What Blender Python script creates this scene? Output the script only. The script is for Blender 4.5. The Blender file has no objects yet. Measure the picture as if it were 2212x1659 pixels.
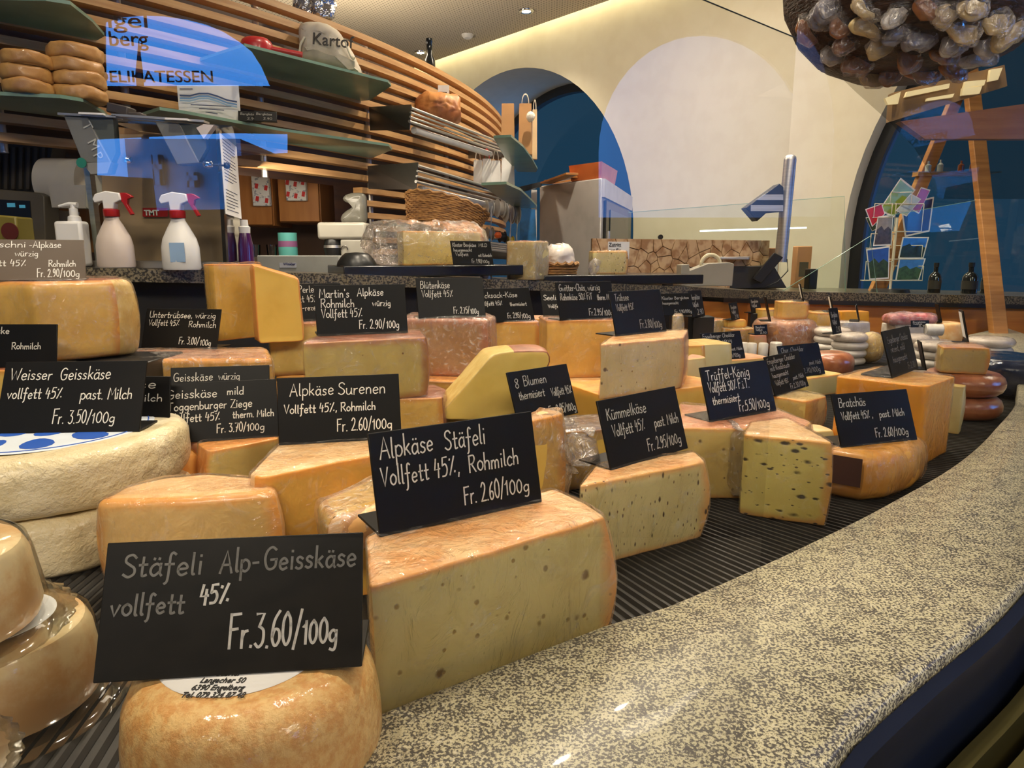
import bpy, bmesh, math, random
import numpy as np
from mathutils import Vector, Matrix, noise as mnoise
R = math.radians
rnd = random.Random(7)
S = bpy.context.scene
C = S.collection

# ------------------------------------------------------------------ camera, world, light
EYE = 0.30                       # height of the lens above the display deck (deck is z = 0, shop floor z = -0.95)
PITCH = R(10.5)
FL = 1500.0
cam = bpy.data.cameras.new('camera'); cam.sensor_width = 36; cam.lens = FL / 2212 * 36
cam.clip_start = 0.01; cam.clip_end = 100
camo = bpy.data.objects.new('camera', cam); C.objects.link(camo)
camo.location = (0, 0, EYE); camo.rotation_euler = (R(90) - PITCH, 0, 0)
S.camera = camo
S.view_settings.view_transform = 'Standard'; S.view_settings.look = 'None'
S.view_settings.exposure = 0.0; S.view_settings.gamma = 1; S.view_settings.use_curve_mapping = False

w = bpy.data.worlds.new('dusk_sky'); S.world = w; w.use_nodes = True
nt = w.node_tree; bg = nt.nodes['Background']
tc = nt.nodes.new('ShaderNodeTexCoord'); sp = nt.nodes.new('ShaderNodeSeparateXYZ')
mr = nt.nodes.new('ShaderNodeMapRange'); mr.inputs[1].default_value = -1; mr.inputs[2].default_value = 1
cr = nt.nodes.new('ShaderNodeValToRGB'); el = cr.color_ramp.elements
el[0].position = .30; el[0].color = (.7, 3.4, 10., 1)        # bright side of the evening sky
el[1].position = .78; el[1].color = (.010, .045, .085, 1)     # dark side over the hill
for pos, col in ((.40, (.6, 2.4, 6.5, 1)), (.50, (.34, .90, 2.6, 1)), (.61, (.12, .20, .42, 1))):
    e_ = el.new(pos); e_.color = col
nt.links.new(tc.outputs['Generated'], sp.inputs[0]); nt.links.new(sp.outputs['Y'], mr.inputs[0])
nt.links.new(mr.outputs[0], cr.inputs[0]); nt.links.new(cr.outputs[0], bg.inputs[0])

WARM = (1.0, 0.86, 0.66)
CEIL = 2.05
def spot(x, y, z, e, size=110, blend=.7, rad=.03, col=WARM, to=None):
    l = bpy.data.lights.new('spot_light', 'SPOT'); l.energy = e; l.spot_size = R(size); l.spot_blend = blend
    l.shadow_soft_size = rad; l.color = col
    o = bpy.data.objects.new('spot_light', l); C.objects.link(o); o.location = (x, y, z)
    if to is not None:
        o.rotation_euler = (Vector(to) - Vector((x, y, z))).to_track_quat('-Z', 'Y').to_euler()
    return o
def area(x, y, z, e, sx, sy, rz=0, col=WARM, to=None):
    l = bpy.data.lights.new('area_light', 'AREA'); l.shape = 'RECTANGLE'; l.size = sx; l.size_y = sy; l.energy = e; l.color = col
    o = bpy.data.objects.new('area_light', l); C.objects.link(o); o.location = (x, y, z); o.rotation_euler = (0, 0, rz)
    if to is not None:
        o.rotation_euler = (Vector(to) - Vector((x, y, z))).to_track_quat('-Z', 'Y').to_euler()
    return o
LAMPS = [(.29, 2.84), (.62, 3.82), (.104, 5.45), (-.80, 6.5)]
for (x, y) in LAMPS: spot(x, y, CEIL - .06, 28)
# ceiling spots above the cheese counter
for (x, y) in [(-.75, .75), (.05, 1.0), (.75, 1.7), (-.25, 1.7)]: spot(x, y, CEIL - .06, 62, 95)
spot(1.15, 1.75, CEIL - .06, 60, 42, to=(1.25, 2.45, .05))  # added spot that brightens the wooden panel at the back
# added fill lights at ceiling height: behind the camera and over the staff side
area(-.2, -1.6, CEIL - .02, 95, 1.6, .7, to=(-.1, -.6, 0))
area(1.6, -.9, CEIL - .02, 50, .6, 1.2, to=(.8, 0, 0))
area(-1.6, 3.6, CEIL - .02, 40, .8, .8)
area(1.2, 2.9, CEIL - .02, 20, 1.0, .4)
area(-.72, 2.35, .55, 2, .5, .08, to=(-.9, 3.0, .1))      # added fill under the slats, brightening the cabinet doors
# added unseen fill lights behind the slatted wall, lifting the ceiling
for (x, y) in [(-2.2, 3.3), (-1.2, 4.6)]: area(x, y, 1.25, 30, .8, .3, to=(x + .2, y, 3))

# ------------------------------------------------------------------ sight lines to places
cp, sp_ = math.cos(PITCH), math.sin(PITCH)
def ray(px, py):
    u = (px - 1106) / FL; v = (py - 829.5) / FL
    return Vector((u, cp - v * sp_, -(v * cp + sp_)))
def W(px, py, z):                # point on the horizontal plane z
    r = ray(px, py); return Vector((0, 0, EYE)) + r * ((z - EYE) / r.z)
def D(px, py, d):                # point at a given distance
    return Vector((0, 0, EYE)) + ray(px, py) * d

# ------------------------------------------------------------------ materials
MATS = {}
def newmat(n):
    m = bpy.data.materials.new(n); m.use_nodes = True
    t = m.node_tree; p = t.nodes['Principled BSDF']
    return m, t, p
def nd(t, k, **kw):
    n = t.nodes.new(k)
    for a, b in kw.items():
        if a.startswith('i_'): n.inputs[a[2:].replace('_', ' ')].default_value = b
        else: setattr(n, a, b)
    return n
def c4(c): return (c[0], c[1], c[2], 1)
def srgb(r, g, b):
    f = lambda v: ((v / 255) / 12.92) if v / 255 <= .04045 else ((v / 255 + .055) / 1.055) ** 2.4
    return (f(r), f(g), f(b))
def mixc(t, fac, a, b):
    m = nd(t, 'ShaderNodeMix', data_type='RGBA')
    for k, v in (('A', a), ('B', b)):
        if hasattr(v, 'links') or hasattr(v, 'node'): t.links.new(v, m.inputs[k])
        else: m.inputs[k].default_value = c4(v)
    if hasattr(fac, 'node'): t.links.new(fac, m.inputs['Factor'])
    else: m.inputs['Factor'].default_value = fac
    return m.outputs['Result']
def noi(t, scale, detail=4, rough=.55, vec=None, stretch=None, dist=0):
    n = nd(t, 'ShaderNodeTexNoise'); n.inputs['Scale'].default_value = scale; n.inputs['Detail'].default_value = detail
    n.inputs['Roughness'].default_value = rough; n.inputs['Distortion'].default_value = dist
    co = nd(t, 'ShaderNodeTexCoord').outputs['Object']
    if stretch:
        mp = nd(t, 'ShaderNodeMapping'); mp.inputs['Scale'].default_value = stretch; t.links.new(co, mp.inputs[0]); co = mp.outputs[0]
    t.links.new(co, n.inputs['Vector'])
    return n.outputs['Fac']
def ramp(t, v, lo, hi, a=0., b=1., smooth=True):
    m = nd(t, 'ShaderNodeMapRange'); m.interpolation_type = 'SMOOTHSTEP' if smooth else 'LINEAR'
    for i, q in enumerate((lo, hi, a, b)): m.inputs[i + 1].default_value = q
    t.links.new(v, m.inputs[0]); return m.outputs[0]
def bump(t, p, h, st, dist=.001, sock='Normal'):
    b = nd(t, 'ShaderNodeBump'); b.inputs['Strength'].default_value = st; b.inputs['Distance'].default_value = dist
    t.links.new(h, b.inputs['Height']); t.links.new(b.outputs[0], p.inputs[sock]); return b
def mth(t, op, a, b=None):
    m = nd(t, 'ShaderNodeMath', operation=op)
    for i, v in enumerate((a, b)):
        if v is None: continue
        if hasattr(v, 'node'): t.links.new(v, m.inputs[i])
        else: m.inputs[i].default_value = v
    return m.outputs[0]

def mat(name, col, rough=.5, metal=0., col2=None, nscale=8, stretch=None, bs=0., bscale=60, bdist=.001, coat=0., spec=.5, emit=None, es=0, lo=.4, hi=.65, det=4):
    if name in MATS: return MATS[name]
    m, t, p = newmat(name)
    p.inputs['Base Color'].default_value = c4(col); p.inputs['Roughness'].default_value = rough; p.inputs['Metallic'].default_value = metal
    p.inputs['Coat Weight'].default_value = coat; p.inputs['Coat Roughness'].default_value = .12; p.inputs['Specular IOR Level'].default_value = spec
    if col2 is None: col2 = tuple(c * .86 for c in col)
    f = ramp(t, noi(t, nscale, det, stretch=stretch), lo, hi)
    t.links.new(mixc(t, f, col, col2), p.inputs['Base Color'])
    if bs: bump(t, p, noi(t, bscale, 3, stretch=stretch), bs, bdist)
    if emit: p.inputs['Emission Color'].default_value = c4(emit); p.inputs['Emission Strength'].default_value = es
    MATS[name] = m; return m

def paste(name, col, border, bw=.012, holes=None, hcol=(.2, .13, .05), col2=None, rough=.42, wrapped=True):
    if name in MATS: return MATS[name]
    m, t, p = newmat(name)
    if col2 is None: col2 = (col[0] * .88, col[1] * .84, col[2] * .7)
    base = mixc(t, ramp(t, noi(t, 14, 4), .38, .68), col, col2)
    at = nd(t, 'ShaderNodeAttribute', attribute_name='rd')
    rdn = mth(t, 'ADD', at.outputs['Fac'], mth(t, 'MULTIPLY', mth(t, 'SUBTRACT', noi(t, 60, 3), .5), bw * .7))
    f = ramp(t, rdn, 0, bw, 1, 0)
    base = mixc(t, mth(t, 'MULTIPLY', f, .9), base, border)
    hts = []
    for h in (holes or []):
        # (scale, size, keep, stretch)
        sc, sz, keep, stv = h[:4]; hc = h[4] if len(h) > 4 else hcol
        v = nd(t, 'ShaderNodeTexVoronoi', feature='F1'); v.inputs['Scale'].default_value = sc
        co = nd(t, 'ShaderNodeTexCoord').outputs['Object']
        if stv:
            mp = nd(t, 'ShaderNodeMapping'); mp.inputs['Scale'].default_value = stv; mp.inputs['Rotation'].default_value = (.3, .5, .2)
            t.links.new(co, mp.inputs[0]); co = mp.outputs[0]
        t.links.new(co, v.inputs['Vector'])
        rr = nd(t, 'ShaderNodeSeparateColor'); t.links.new(v.outputs['Color'], rr.inputs[0])
        size = mth(t, 'MULTIPLY', rr.outputs[1], sz)
        size = mth(t, 'ADD', size, sz * .25)
        dd = mth(t, 'ADD', v.outputs['Distance'], mth(t, 'MULTIPLY', mth(t, 'SUBTRACT', noi(t, 160, 2), .5), sz * .8))
        on = mth(t, 'MULTIPLY', mth(t, 'LESS_THAN', dd, size), mth(t, 'LESS_THAN', rr.outputs[0], keep))
        soft = mth(t, 'MULTIPLY', ramp(t, mth(t, 'DIVIDE', dd, size), .5, 1.15, 1, 0), mth(t, 'LESS_THAN', rr.outputs[0], keep))
        base = mixc(t, mth(t, 'MULTIPLY', soft, .95), base, hc); hts.append(soft)
    t.links.new(base, p.inputs['Base Color'])
    p.inputs['Roughness'].default_value = rough
    p.inputs['Subsurface Weight'].default_value = .12; p.inputs['Subsurface Radius'].default_value = (1, .55, .2); p.inputs['Subsurface Scale'].default_value = .006
    if wrapped:
        p.inputs['Coat Weight'].default_value = .35; p.inputs['Coat Roughness'].default_value = .14
        bump(t, p, noi(t, 26, 4, .6, stretch=(1, 1, .35), dist=1.2), .5, .0025, 'Coat Normal')
    h = mth(t, 'MULTIPLY', noi(t, 130, 3), .35)
    for s_ in hts: h = mth(t, 'SUBTRACT', h, mth(t, 'MULTIPLY', s_, 1.2))
    bump(t, p, h, .45, .0012)
    MATS[name] = m; return m

def rind(name, col, col2, bs=.5, scale=70, rough=.5, coat=.3, nscale=30, det=6, lo=.38, hi=.62, weave=False, bd=.0012):
    if name in MATS: return MATS[name]
    m, t, p = newmat(name)
    f = ramp(t, noi(t, nscale, det, .65), lo, hi)
    base = mixc(t, f, col, col2)
    f2 = ramp(t, noi(t, 6, 2), .4, .7, 0, .45)
    base = mixc(t, f2, base, tuple(c * .8 for c in col2))
    t.links.new(base, p.inputs['Base Color']); p.inputs['Roughness'].default_value = rough
    p.inputs['Coat Weight'].default_value = coat; p.inputs['Coat Roughness'].default_value = .1
    h = noi(t, scale, 5, .65)
    if weave:
        wv = nd(t, 'ShaderNodeTexWave'); wv.inputs['Scale'].default_value = 160; wv.inputs['Distortion'].default_value = 1.5
        t.links.new(nd(t, 'ShaderNodeTexCoord').outputs['Object'], wv.inputs['Vector'])
        h = mth(t, 'ADD', h, mth(t, 'MULTIPLY', wv.outputs['Fac'], .5))
    bump(t, p, h, bs, bd)
    bump(t, p, noi(t, 30, 4, .6, dist=1.5), .6, .003, 'Coat Normal')
    MATS[name] = m; return m

def film(name='cling_film', tint=(1, .97, .96), amt=1.0, scale=40, thick=.10):
    if name in MATS: return MATS[name]
    m = bpy.data.materials.new(name); m.use_nodes = True; t = m.node_tree; t.nodes.clear()
    out = nd(t, 'ShaderNodeOutputMaterial'); tr = nd(t, 'ShaderNodeBsdfTransparent'); tr.inputs[0].default_value = c4(tint)
    gl = nd(t, 'ShaderNodeBsdfGlossy'); gl.inputs['Roughness'].default_value = .09; gl.inputs['Color'].default_value = (1, 1, 1, 1)
    df = nd(t, 'ShaderNodeBsdfDiffuse'); df.inputs['Color'].default_value = (.92, .87, .80, 1)
    b = nd(t, 'ShaderNodeBump'); b.inputs['Strength'].default_value = 1; b.inputs['Distance'].default_value = .006
    t.links.new(noi(t, scale, 4, .6, dist=2.0, stretch=(1, 1, .5)), b.inputs['Height'])
    t.links.new(b.outputs[0], gl.inputs['Normal'])
    fr = nd(t, 'ShaderNodeFresnel'); fr.inputs['IOR'].default_value = 1.5; t.links.new(b.outputs[0], fr.inputs['Normal'])
    m1 = nd(t, 'ShaderNodeMixShader'); m2 = nd(t, 'ShaderNodeMixShader')
    fac = ramp(t, noi(t, scale * .7, 4, .7, dist=2.5), .5, .78, thick * .15, thick * 2.2)
    t.links.new(fac, m1.inputs[0]); t.links.new(tr.outputs[0], m1.inputs[1]); t.links.new(df.outputs[0], m1.inputs[2])
    t.links.new(mth(t, 'MINIMUM', mth(t, 'MULTIPLY', fr.outputs[0], amt), .42 * amt), m2.inputs[0]); t.links.new(m1.outputs[0], m2.inputs[1]); t.links.new(gl.outputs[0], m2.inputs[2])
    t.links.new(m2.outputs[0], out.inputs[0]); MATS[name] = m; return m

def glass(name, tint=(.93, .97, .95), ior=1.5, rough=0.0, k=1.0):
    if name in MATS: return MATS[name]
    m = bpy.data.materials.new(name); m.use_nodes = True; t = m.node_tree; t.nodes.clear()
    out = nd(t, 'ShaderNodeOutputMaterial'); tr = nd(t, 'ShaderNodeBsdfTransparent'); tr.inputs[0].default_value = c4(tint)
    gl = nd(t, 'ShaderNodeBsdfGlossy'); gl.inputs['Roughness'].default_value = rough
    fr = nd(t, 'ShaderNodeFresnel'); fr.inputs['IOR'].default_value = ior
    m2 = nd(t, 'ShaderNodeMixShader'); t.links.new(mth(t, 'MULTIPLY', fr.outputs[0], k), m2.inputs[0]); t.links.new(tr.outputs[0], m2.inputs[1]); t.links.new(gl.outputs[0], m2.inputs[2])
    t.links.new(m2.outputs[0], out.inputs[0]); MATS[name] = m; return m

def woodmat(name, c1, c2, scale=5, stretch=(1, 1, 14), rough=.45, coat=.15):
    return mat(name, c1, rough, col2=c2, nscale=scale, stretch=stretch, bs=.15, bscale=scale * 3, coat=coat, lo=.3, hi=.7)
BLACK = mat('black_acrylic', (.009, .009, .009), .38, spec=.13, col2=(.012, .011, .010))
CREAMP = mat('cream_card', srgb(214, 206, 186), .6)
STEEL = mat('brushed_steel', (.62, .60, .57), .42, 1, nscale=5, stretch=(1, 1, 30), bs=.1, bscale=30)
DSTEEL = mat('dark_steel', (.18, .17, .16), .35, 1)
CHROME = mat('chrome', (.8, .8, .8), .08, 1)
WHITEP = mat('white_plastic', (.78, .76, .73), .35)
WHITE = mat('white_paper', (.82, .80, .77), .6)
BLKP = mat('black_plastic', (.012, .012, .012), .35)
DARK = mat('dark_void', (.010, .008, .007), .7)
OAK = woodmat('oak_slat', srgb(192, 150, 98), srgb(168, 122, 74), 6, (1, 1, 12))
CAB = woodmat('beech_cabinet', srgb(190, 128, 62), srgb(170, 108, 48), 3, (8, 8, .8))
PANELW = woodmat('orange_wood_panel', srgb(206, 132, 48), srgb(178, 104, 30), 3, (.7, .7, 10))
FROST = mat('frosted_green_glass', srgb(112, 140, 122), .35, col2=srgb(100, 128, 112), coat=.5)
GREYP = mat('grey_plastic', srgb(150, 145, 132), .4)

# ------------------------------------------------------------------ mesh helpers
class MB:
    def __init__(s): s.v = []; s.f = []; s.m = []
    def add(s, vs, fs, mi=0):
        o = len(s.v); s.v += [Vector(v) for v in vs]; s.f += [[i + o for i in f] for f in fs]; s.m += [mi] * len(fs); return s
    def box(s, c, d, rz=0, mi=0, M=None):
        c = Vector(c); x, y, z = d[0] / 2, d[1] / 2, d[2] / 2
        vs = [Vector((i, j, k)) for k in (-z, z) for j in (-y, y) for i in (-x, x)]
        if M is None: M = Matrix.Rotation(rz, 3, 'Z')
        vs = [M @ v + c for v in vs]
        return s.add(vs, [(0, 2, 3, 1), (4, 5, 7, 6), (0, 1, 5, 4), (2, 6, 7, 3), (0, 4, 6, 2), (1, 3, 7, 5)], mi)
    def hexa(s, b, t, mi=0):      # bottom and top quads
        return s.add(list(b) + list(t), [(3, 2, 1, 0), (4, 5, 6, 7), (0, 1, 5, 4), (1, 2, 6, 5), (2, 3, 7, 6), (3, 0, 4, 7)], mi)
    def cyl(s, a, b, r0, r1=None, n=16, mi=0, cap=True):
        a = Vector(a); b = Vector(b); r1 = r0 if r1 is None else r1
        q = (b - a).to_track_quat('Z', 'Y')
        ring = lambda p, r: [p + q @ Vector((r * math.cos(2 * math.pi * i / n), r * math.sin(2 * math.pi * i / n), 0)) for i in range(n)]
        fs = [(i, (i + 1) % n, n + (i + 1) % n, n + i) for i in range(n)]
        if cap: fs += [tuple(range(n - 1, -1, -1)), tuple(range(n, 2 * n))]
        return s.add(ring(a, r0) + ring(b, r1), fs, mi)
    def tube(s, pts, r, n=8, mi=0):
        pts = [Vector(p) for p in pts]; o = len(s.v); rs = r if isinstance(r, (list, tuple)) else [r] * len(pts)
        for k, p in enumerate(pts):
            d = (pts[min(k + 1, len(pts) - 1)] - pts[max(k - 1, 0)]).normalized()
            q = d.to_track_quat('Z', 'Y')
            s.v += [p + q @ Vector((rs[k] * math.cos(2 * math.pi * i / n), rs[k] * math.sin(2 * math.pi * i / n), 0)) for i in range(n)]
        for k in range(len(pts) - 1):
            for i in range(n):
                s.f.append([o + k * n + i, o + k * n + (i + 1) % n, o + (k + 1) * n + (i + 1) % n, o + (k + 1) * n + i]); s.m.append(mi)
        s.f += [[o + i for i in range(n - 1, -1, -1)], [o + (len(pts) - 1) * n + i for i in range(n)]]; s.m += [mi, mi]
        return s
    def lathe(s, prof, c=(0, 0, 0), n=32, mi=0, sx=1, sy=1, M=None, wob=None):
        c = Vector(c); o = len(s.v)
        for k, (r, z) in enumerate(prof):
            for i in range(n):
                a = 2 * math.pi * i / n; rr = r * (wob(a, k) if wob else 1)
                p = Vector((rr * math.cos(a) * sx, rr * math.sin(a) * sy, z))
                s.v.append((M @ p if M else p) + c)
        for k in range(len(prof) - 1):
            for i in range(n):
                s.f.append([o + k * n + i, o + k * n + (i + 1) % n, o + (k + 1) * n + (i + 1) % n, o + (k + 1) * n + i]); s.m.append(mi)
        if prof[0][0] > 1e-6: s.f.append([o + i for i in range(n - 1, -1, -1)]); s.m.append(mi)
        if prof[-1][0] > 1e-6: s.f.append([o + (len(prof) - 1) * n + i for i in range(n)]); s.m.append(mi)
        return s
    def prism(s, pts, vec, mi=0):
        n = len(pts); pts = [Vector(p) for p in pts]; vec = Vector(vec)
        return s.add(pts + [p + vec for p in pts], [tuple(range(n - 1, -1, -1)), tuple(range(n, 2 * n))] + [(i, (i + 1) % n, n + (i + 1) % n, n + i) for i in range(n)], mi)
def loc0(o):
    return Vector((0, 0, 0)) if o is None else (o.location.copy() + (loc0(o.parent) if o.parent else Vector((0, 0, 0))))
def build(name, mb, mats, parent=None, origin=None, bevel=0, seg=2, smooth=40, recalc=True, subd=0):
    mats = mats if isinstance(mats, (list, tuple)) else [mats]
    if origin is None:
        if parent is not None: origin = loc0(parent)
        else:
            n = len(mb.v); c = sum(mb.v, Vector((0, 0, 0))) / n; origin = Vector((c.x, c.y, min(v.z for v in mb.v)))
    origin = Vector(origin)
    me = bpy.data.meshes.new(name); me.from_pydata([tuple(v - origin) for v in mb.v], [], mb.f)
    for m in mats: me.materials.append(m)
    for p, mi in zip(me.polygons, mb.m): p.material_index = mi
    if recalc:
        bm = bmesh.new(); bm.from_mesh(me); bmesh.ops.remove_doubles(bm, verts=bm.verts, dist=1e-6)
        bmesh.ops.recalc_face_normals(bm, faces=bm.faces); bm.to_mesh(me); bm.free()
    if smooth:
        me.polygons.foreach_set('use_smooth', [True] * len(me.polygons)); me.set_sharp_from_angle(angle=R(smooth))
    o = bpy.data.objects.new(name, me); C.objects.link(o)
    o.location = origin - (loc0(parent) if parent else Vector((0, 0, 0)))
    if parent: o.parent = parent
    if bevel:
        b = o.modifiers.new('bevel', 'BEVEL'); b.width = bevel; b.segments = seg; b.limit_method = 'ANGLE'; b.angle_limit = R(30); b.use_clamp_overlap = True
    if subd:
        b = o.modifiers.new('sub', 'SUBSURF'); b.levels = subd; b.render_levels = subd
    return o
def tag(o, label, cat, group=None, kind=None):
    if label: o['label'] = label
    if cat: o['category'] = cat
    if group: o['group'] = group
    if kind: o['kind'] = kind
    return o
def thing(name, label, cat, loc, group=None):
    o = bpy.data.objects.new(name, None); C.objects.link(o); o.location = loc; o.empty_display_size = .02
    return tag(o, label, cat, group)
def struct(o): o['kind'] = 'structure'; return o
def copytree(src, loc, label=None, rz=None):
    r = src.copy(); C.objects.link(r); r.location = loc
    if rz is not None: r.rotation_euler = (0, 0, rz)
    if label: r['label'] = label
    for ch in list(src.children):
        c = ch.copy(); C.objects.link(c); c.parent = r
        for g in list(ch.children):
            d = g.copy(); C.objects.link(d); d.parent = c
    return r
def printed(body, size, mat_, M, parent, name='lettering', ex=.0004, align='LEFT', shear=0, bold=0):
    cu = bpy.data.curves.new('tmp', 'FONT'); cu.body = body; cu.size = size; cu.extrude = ex; cu.align_x = align; cu.shear = shear; cu.offset = bold
    to = bpy.data.objects.new('tmp', cu); C.objects.link(to)
    bpy.context.view_layer.update()
    me = bpy.data.meshes.new_from_object(to.evaluated_get(bpy.context.evaluated_depsgraph_get()))
    C.objects.unlink(to); bpy.data.objects.remove(to)
    me.transform(Matrix.Translation(-loc0(parent)) @ M)
    me.materials.clear(); me.materials.append(mat_)
    o = bpy.data.objects.new(name, me); C.objects.link(o); o.parent = parent
    return o
def frame(o, x, y, z=None):      # 4x4 from origin and axes
    x = Vector(x).normalized(); y = Vector(y).normalized(); z = x.cross(y).normalized(); y = z.cross(x)
    return Matrix(((x.x, y.x, z.x, o[0]), (x.y, y.y, z.y, o[1]), (x.z, y.z, z.z, o[2]), (0, 0, 0, 1)))

# ------------------------------------------------------------------ cheese bodies
def outline(pts, step, closed_round):
    """pts: (x, y, tag); tag of the edge leaving the point. -> list of (x, y, isrind)"""
    out = []; n = len(pts)
    for i in range(n):
        a = pts[i]; b = pts[(i + 1) % n]; L = math.hypot(b[0] - a[0], b[1] - a[1]); k = max(2, int(L / step))
        for j in range(k):
            f = j / k; out.append([a[0] + (b[0] - a[0]) * f, a[1] + (b[1] - a[1]) * f, 1.0 if a[2] == 'r' else 0.0])
    for _ in range(closed_round):
        m = len(out); new = []
        for i in range(m):
            p, q, r_ = out[i - 1], out[i], out[(i + 1) % m]
            new.append([q[0] * .5 + (p[0] + r_[0]) * .25, q[1] * .5 + (p[1] + r_[1]) * .25, q[2]])
        out = new
    return out
def body(name, pts, h, mats, parent=None, M=None, loc=(0, 0, 0), step=.006, rf=.004, bulge=.004, amp=.0010, rnds=1, inflate=0, seed=0, capkind=0, waist=0, nz=9, fscale=1.0):
    """layered prism; pts local, CCW. mats = [paste, rind, top]. capkind 0: rind top"""
    area2 = sum(pts[i][0] * pts[(i + 1) % len(pts)][1] - pts[(i + 1) % len(pts)][0] * pts[i][1] for i in range(len(pts)))
    if area2 < 0:
        q = pts[::-1]; n = len(q); pts = [(q[i][0], q[i][1], q[(i + 1) % n][2]) for i in range(n)]
    ol = outline(pts, step, rnds); n = len(ol)
    cx = sum(p[0] for p in ol) / n; cy = sum(p[1] for p in ol) / n
    nor = []
    for i in range(n):
        a = ol[i - 1]; b = ol[(i + 1) % n]; dx, dy = b[0] - a[0], b[1] - a[1]; L = math.hypot(dx, dy) or 1
        nor.append((dy / L, -dx / L))
    # distance to the nearest rind run
    per = [0]
    for i in range(n): per.append(per[-1] + math.hypot(ol[(i + 1) % n][0] - ol[i][0], ol[(i + 1) % n][1] - ol[i][1]))
    T = per[-1]; rk = [per[i] for i in range(n) if ol[i][2] > .5]
    dr = [min([min(abs(per[i] - q), T - abs(per[i] - q)) for q in rk] or [9]) for i in range(n)]
    if rf < .0055: rf *= .5
    rf = min(rf, h * .4); lev = []
    for k in range(4):
        a = k / 3 * math.pi / 2; lev.append((rf * (1 - math.sin(a)), rf * (1 - math.cos(a))))
    for k in range(1, nz): lev.append((0, rf + (h - 2 * rf) * k / nz))
    for k in range(4):
        a = (3 - k) / 3 * math.pi / 2; lev.append((rf * (1 - math.sin(a)), h - rf * (1 - math.cos(a))))
    V = []; F = []; MI = []; rd = []
    sv = Vector((seed * 3.17 + 11, seed * 1.3, seed * .7))
    for (ins, z) in lev:
        for i in range(n):
            x, y, tg = ol[i]; nx, ny = nor[i]; zz = z / h
            bl = bulge * math.sin(math.pi * zz) if tg > .5 else 0
            bl -= waist * math.sin(math.pi * zz)
            off = -ins + bl + inflate
            p = Vector((x + nx * off, y + ny * off, z))
            nn = mnoise.noise_vector(p * 22 * fscale + sv) * amp + mnoise.noise_vector(p * 70 * fscale + sv) * amp * .5
            V.append(p + nn); rd.append(min(z, h - z, dr[i]))
    nl = len(lev)
    for k in range(nl - 1):
        for i in range(n):
            j = (i + 1) % n; F.append((k * n + i, k * n + j, (k + 1) * n + j, (k + 1) * n + i))
            MI.append(1 if (ol[i][2] > .5 and ol[j][2] > .5) else 0)
    # caps: rings towards the centre
    for top in (0, 1):
        base = (nl - 1) * n if top else 0; prev = base; zc = h + inflate if top else -inflate * 0
        for f in (.96, .8, .6, .4, .2):
            o = len(V)
            for i in range(n):
                b = V[base + i]
                p = Vector((cx + (b.x - cx) * f, cy + (b.y - cy) * f, zc))
                nn = mnoise.noise(p * 30 * fscale + sv) * amp * .9
                V.append(p + Vector((0, 0, nn if top else 0))); rd.append(0 if capkind == 0 else .05)
            for i in range(n):
                j = (i + 1) % n
                F.append((prev + i, prev + j, o + j, o + i) if top else (prev + j, prev + i, o + i, o + j)); MI.append(2 if top else 1)
            prev = o
        o = len(V); V.append(Vector((cx, cy, zc))); rd.append(0 if capkind == 0 else .05)
        for i in range(n):
            j = (i + 1) % n; F.append((prev + i, prev + j, o) if top else (prev + j, prev + i, o)); MI.append(2 if top else 1)
    if M is not None: V = [M @ v for v in V]
    me = bpy.data.meshes.new(name); me.from_pydata([tuple(v) for v in V], [], F)
    for m in mats: me.materials.append(m)
    me.polygons.foreach_set('material_index', MI); me.polygons.foreach_set('use_smooth', [True] * len(F))
    a = me.attributes.new('rd', 'FLOAT', 'POINT'); a.data.foreach_set('value', rd)
    me.set_sharp_from_angle(angle=R(50))
    o = bpy.data.objects.new(name, me); C.objects.link(o)
    if parent: o.parent = parent
    else: o.location = loc
    return o

# ================================================================== THE SETTING
FLOOR = -0.95
WALLM = mat('warm_white_plaster', srgb(208, 201, 180), .85, col2=srgb(204, 196, 174), bs=.05, bscale=80)
GW = woodmat('dark_panel_wood', srgb(70, 42, 24), srgb(48, 28, 16), 3)
def holed(loops, mi=0):
    """triangulated planar face with holes; loops of (u, v)"""
    bm = bmesh.new(); es = []
    for lp in loops:
        vs = [bm.verts.new((p[0], 0, p[1])) for p in lp]
        for i in range(len(vs)): es.append(bm.edges.new((vs[i], vs[(i + 1) % len(vs)])))
    bmesh.ops.triangle_fill(bm, use_beauty=True, use_dissolve=False, edges=es)
    bm.verts.index_update(); vs = [v.co.copy() for v in bm.verts]; fs = [[v.index for v in f.verts] for f in bm.faces]; bm.free()
    return vs, fs
# floor
fl = MB(); fl.box((0, 3.5, FLOOR - .02), (14, 16, .04))
floor = struct(build('floor', fl, mat('stone_floor', srgb(120, 112, 100), .4, col2=srgb(100, 94, 84))))
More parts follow.
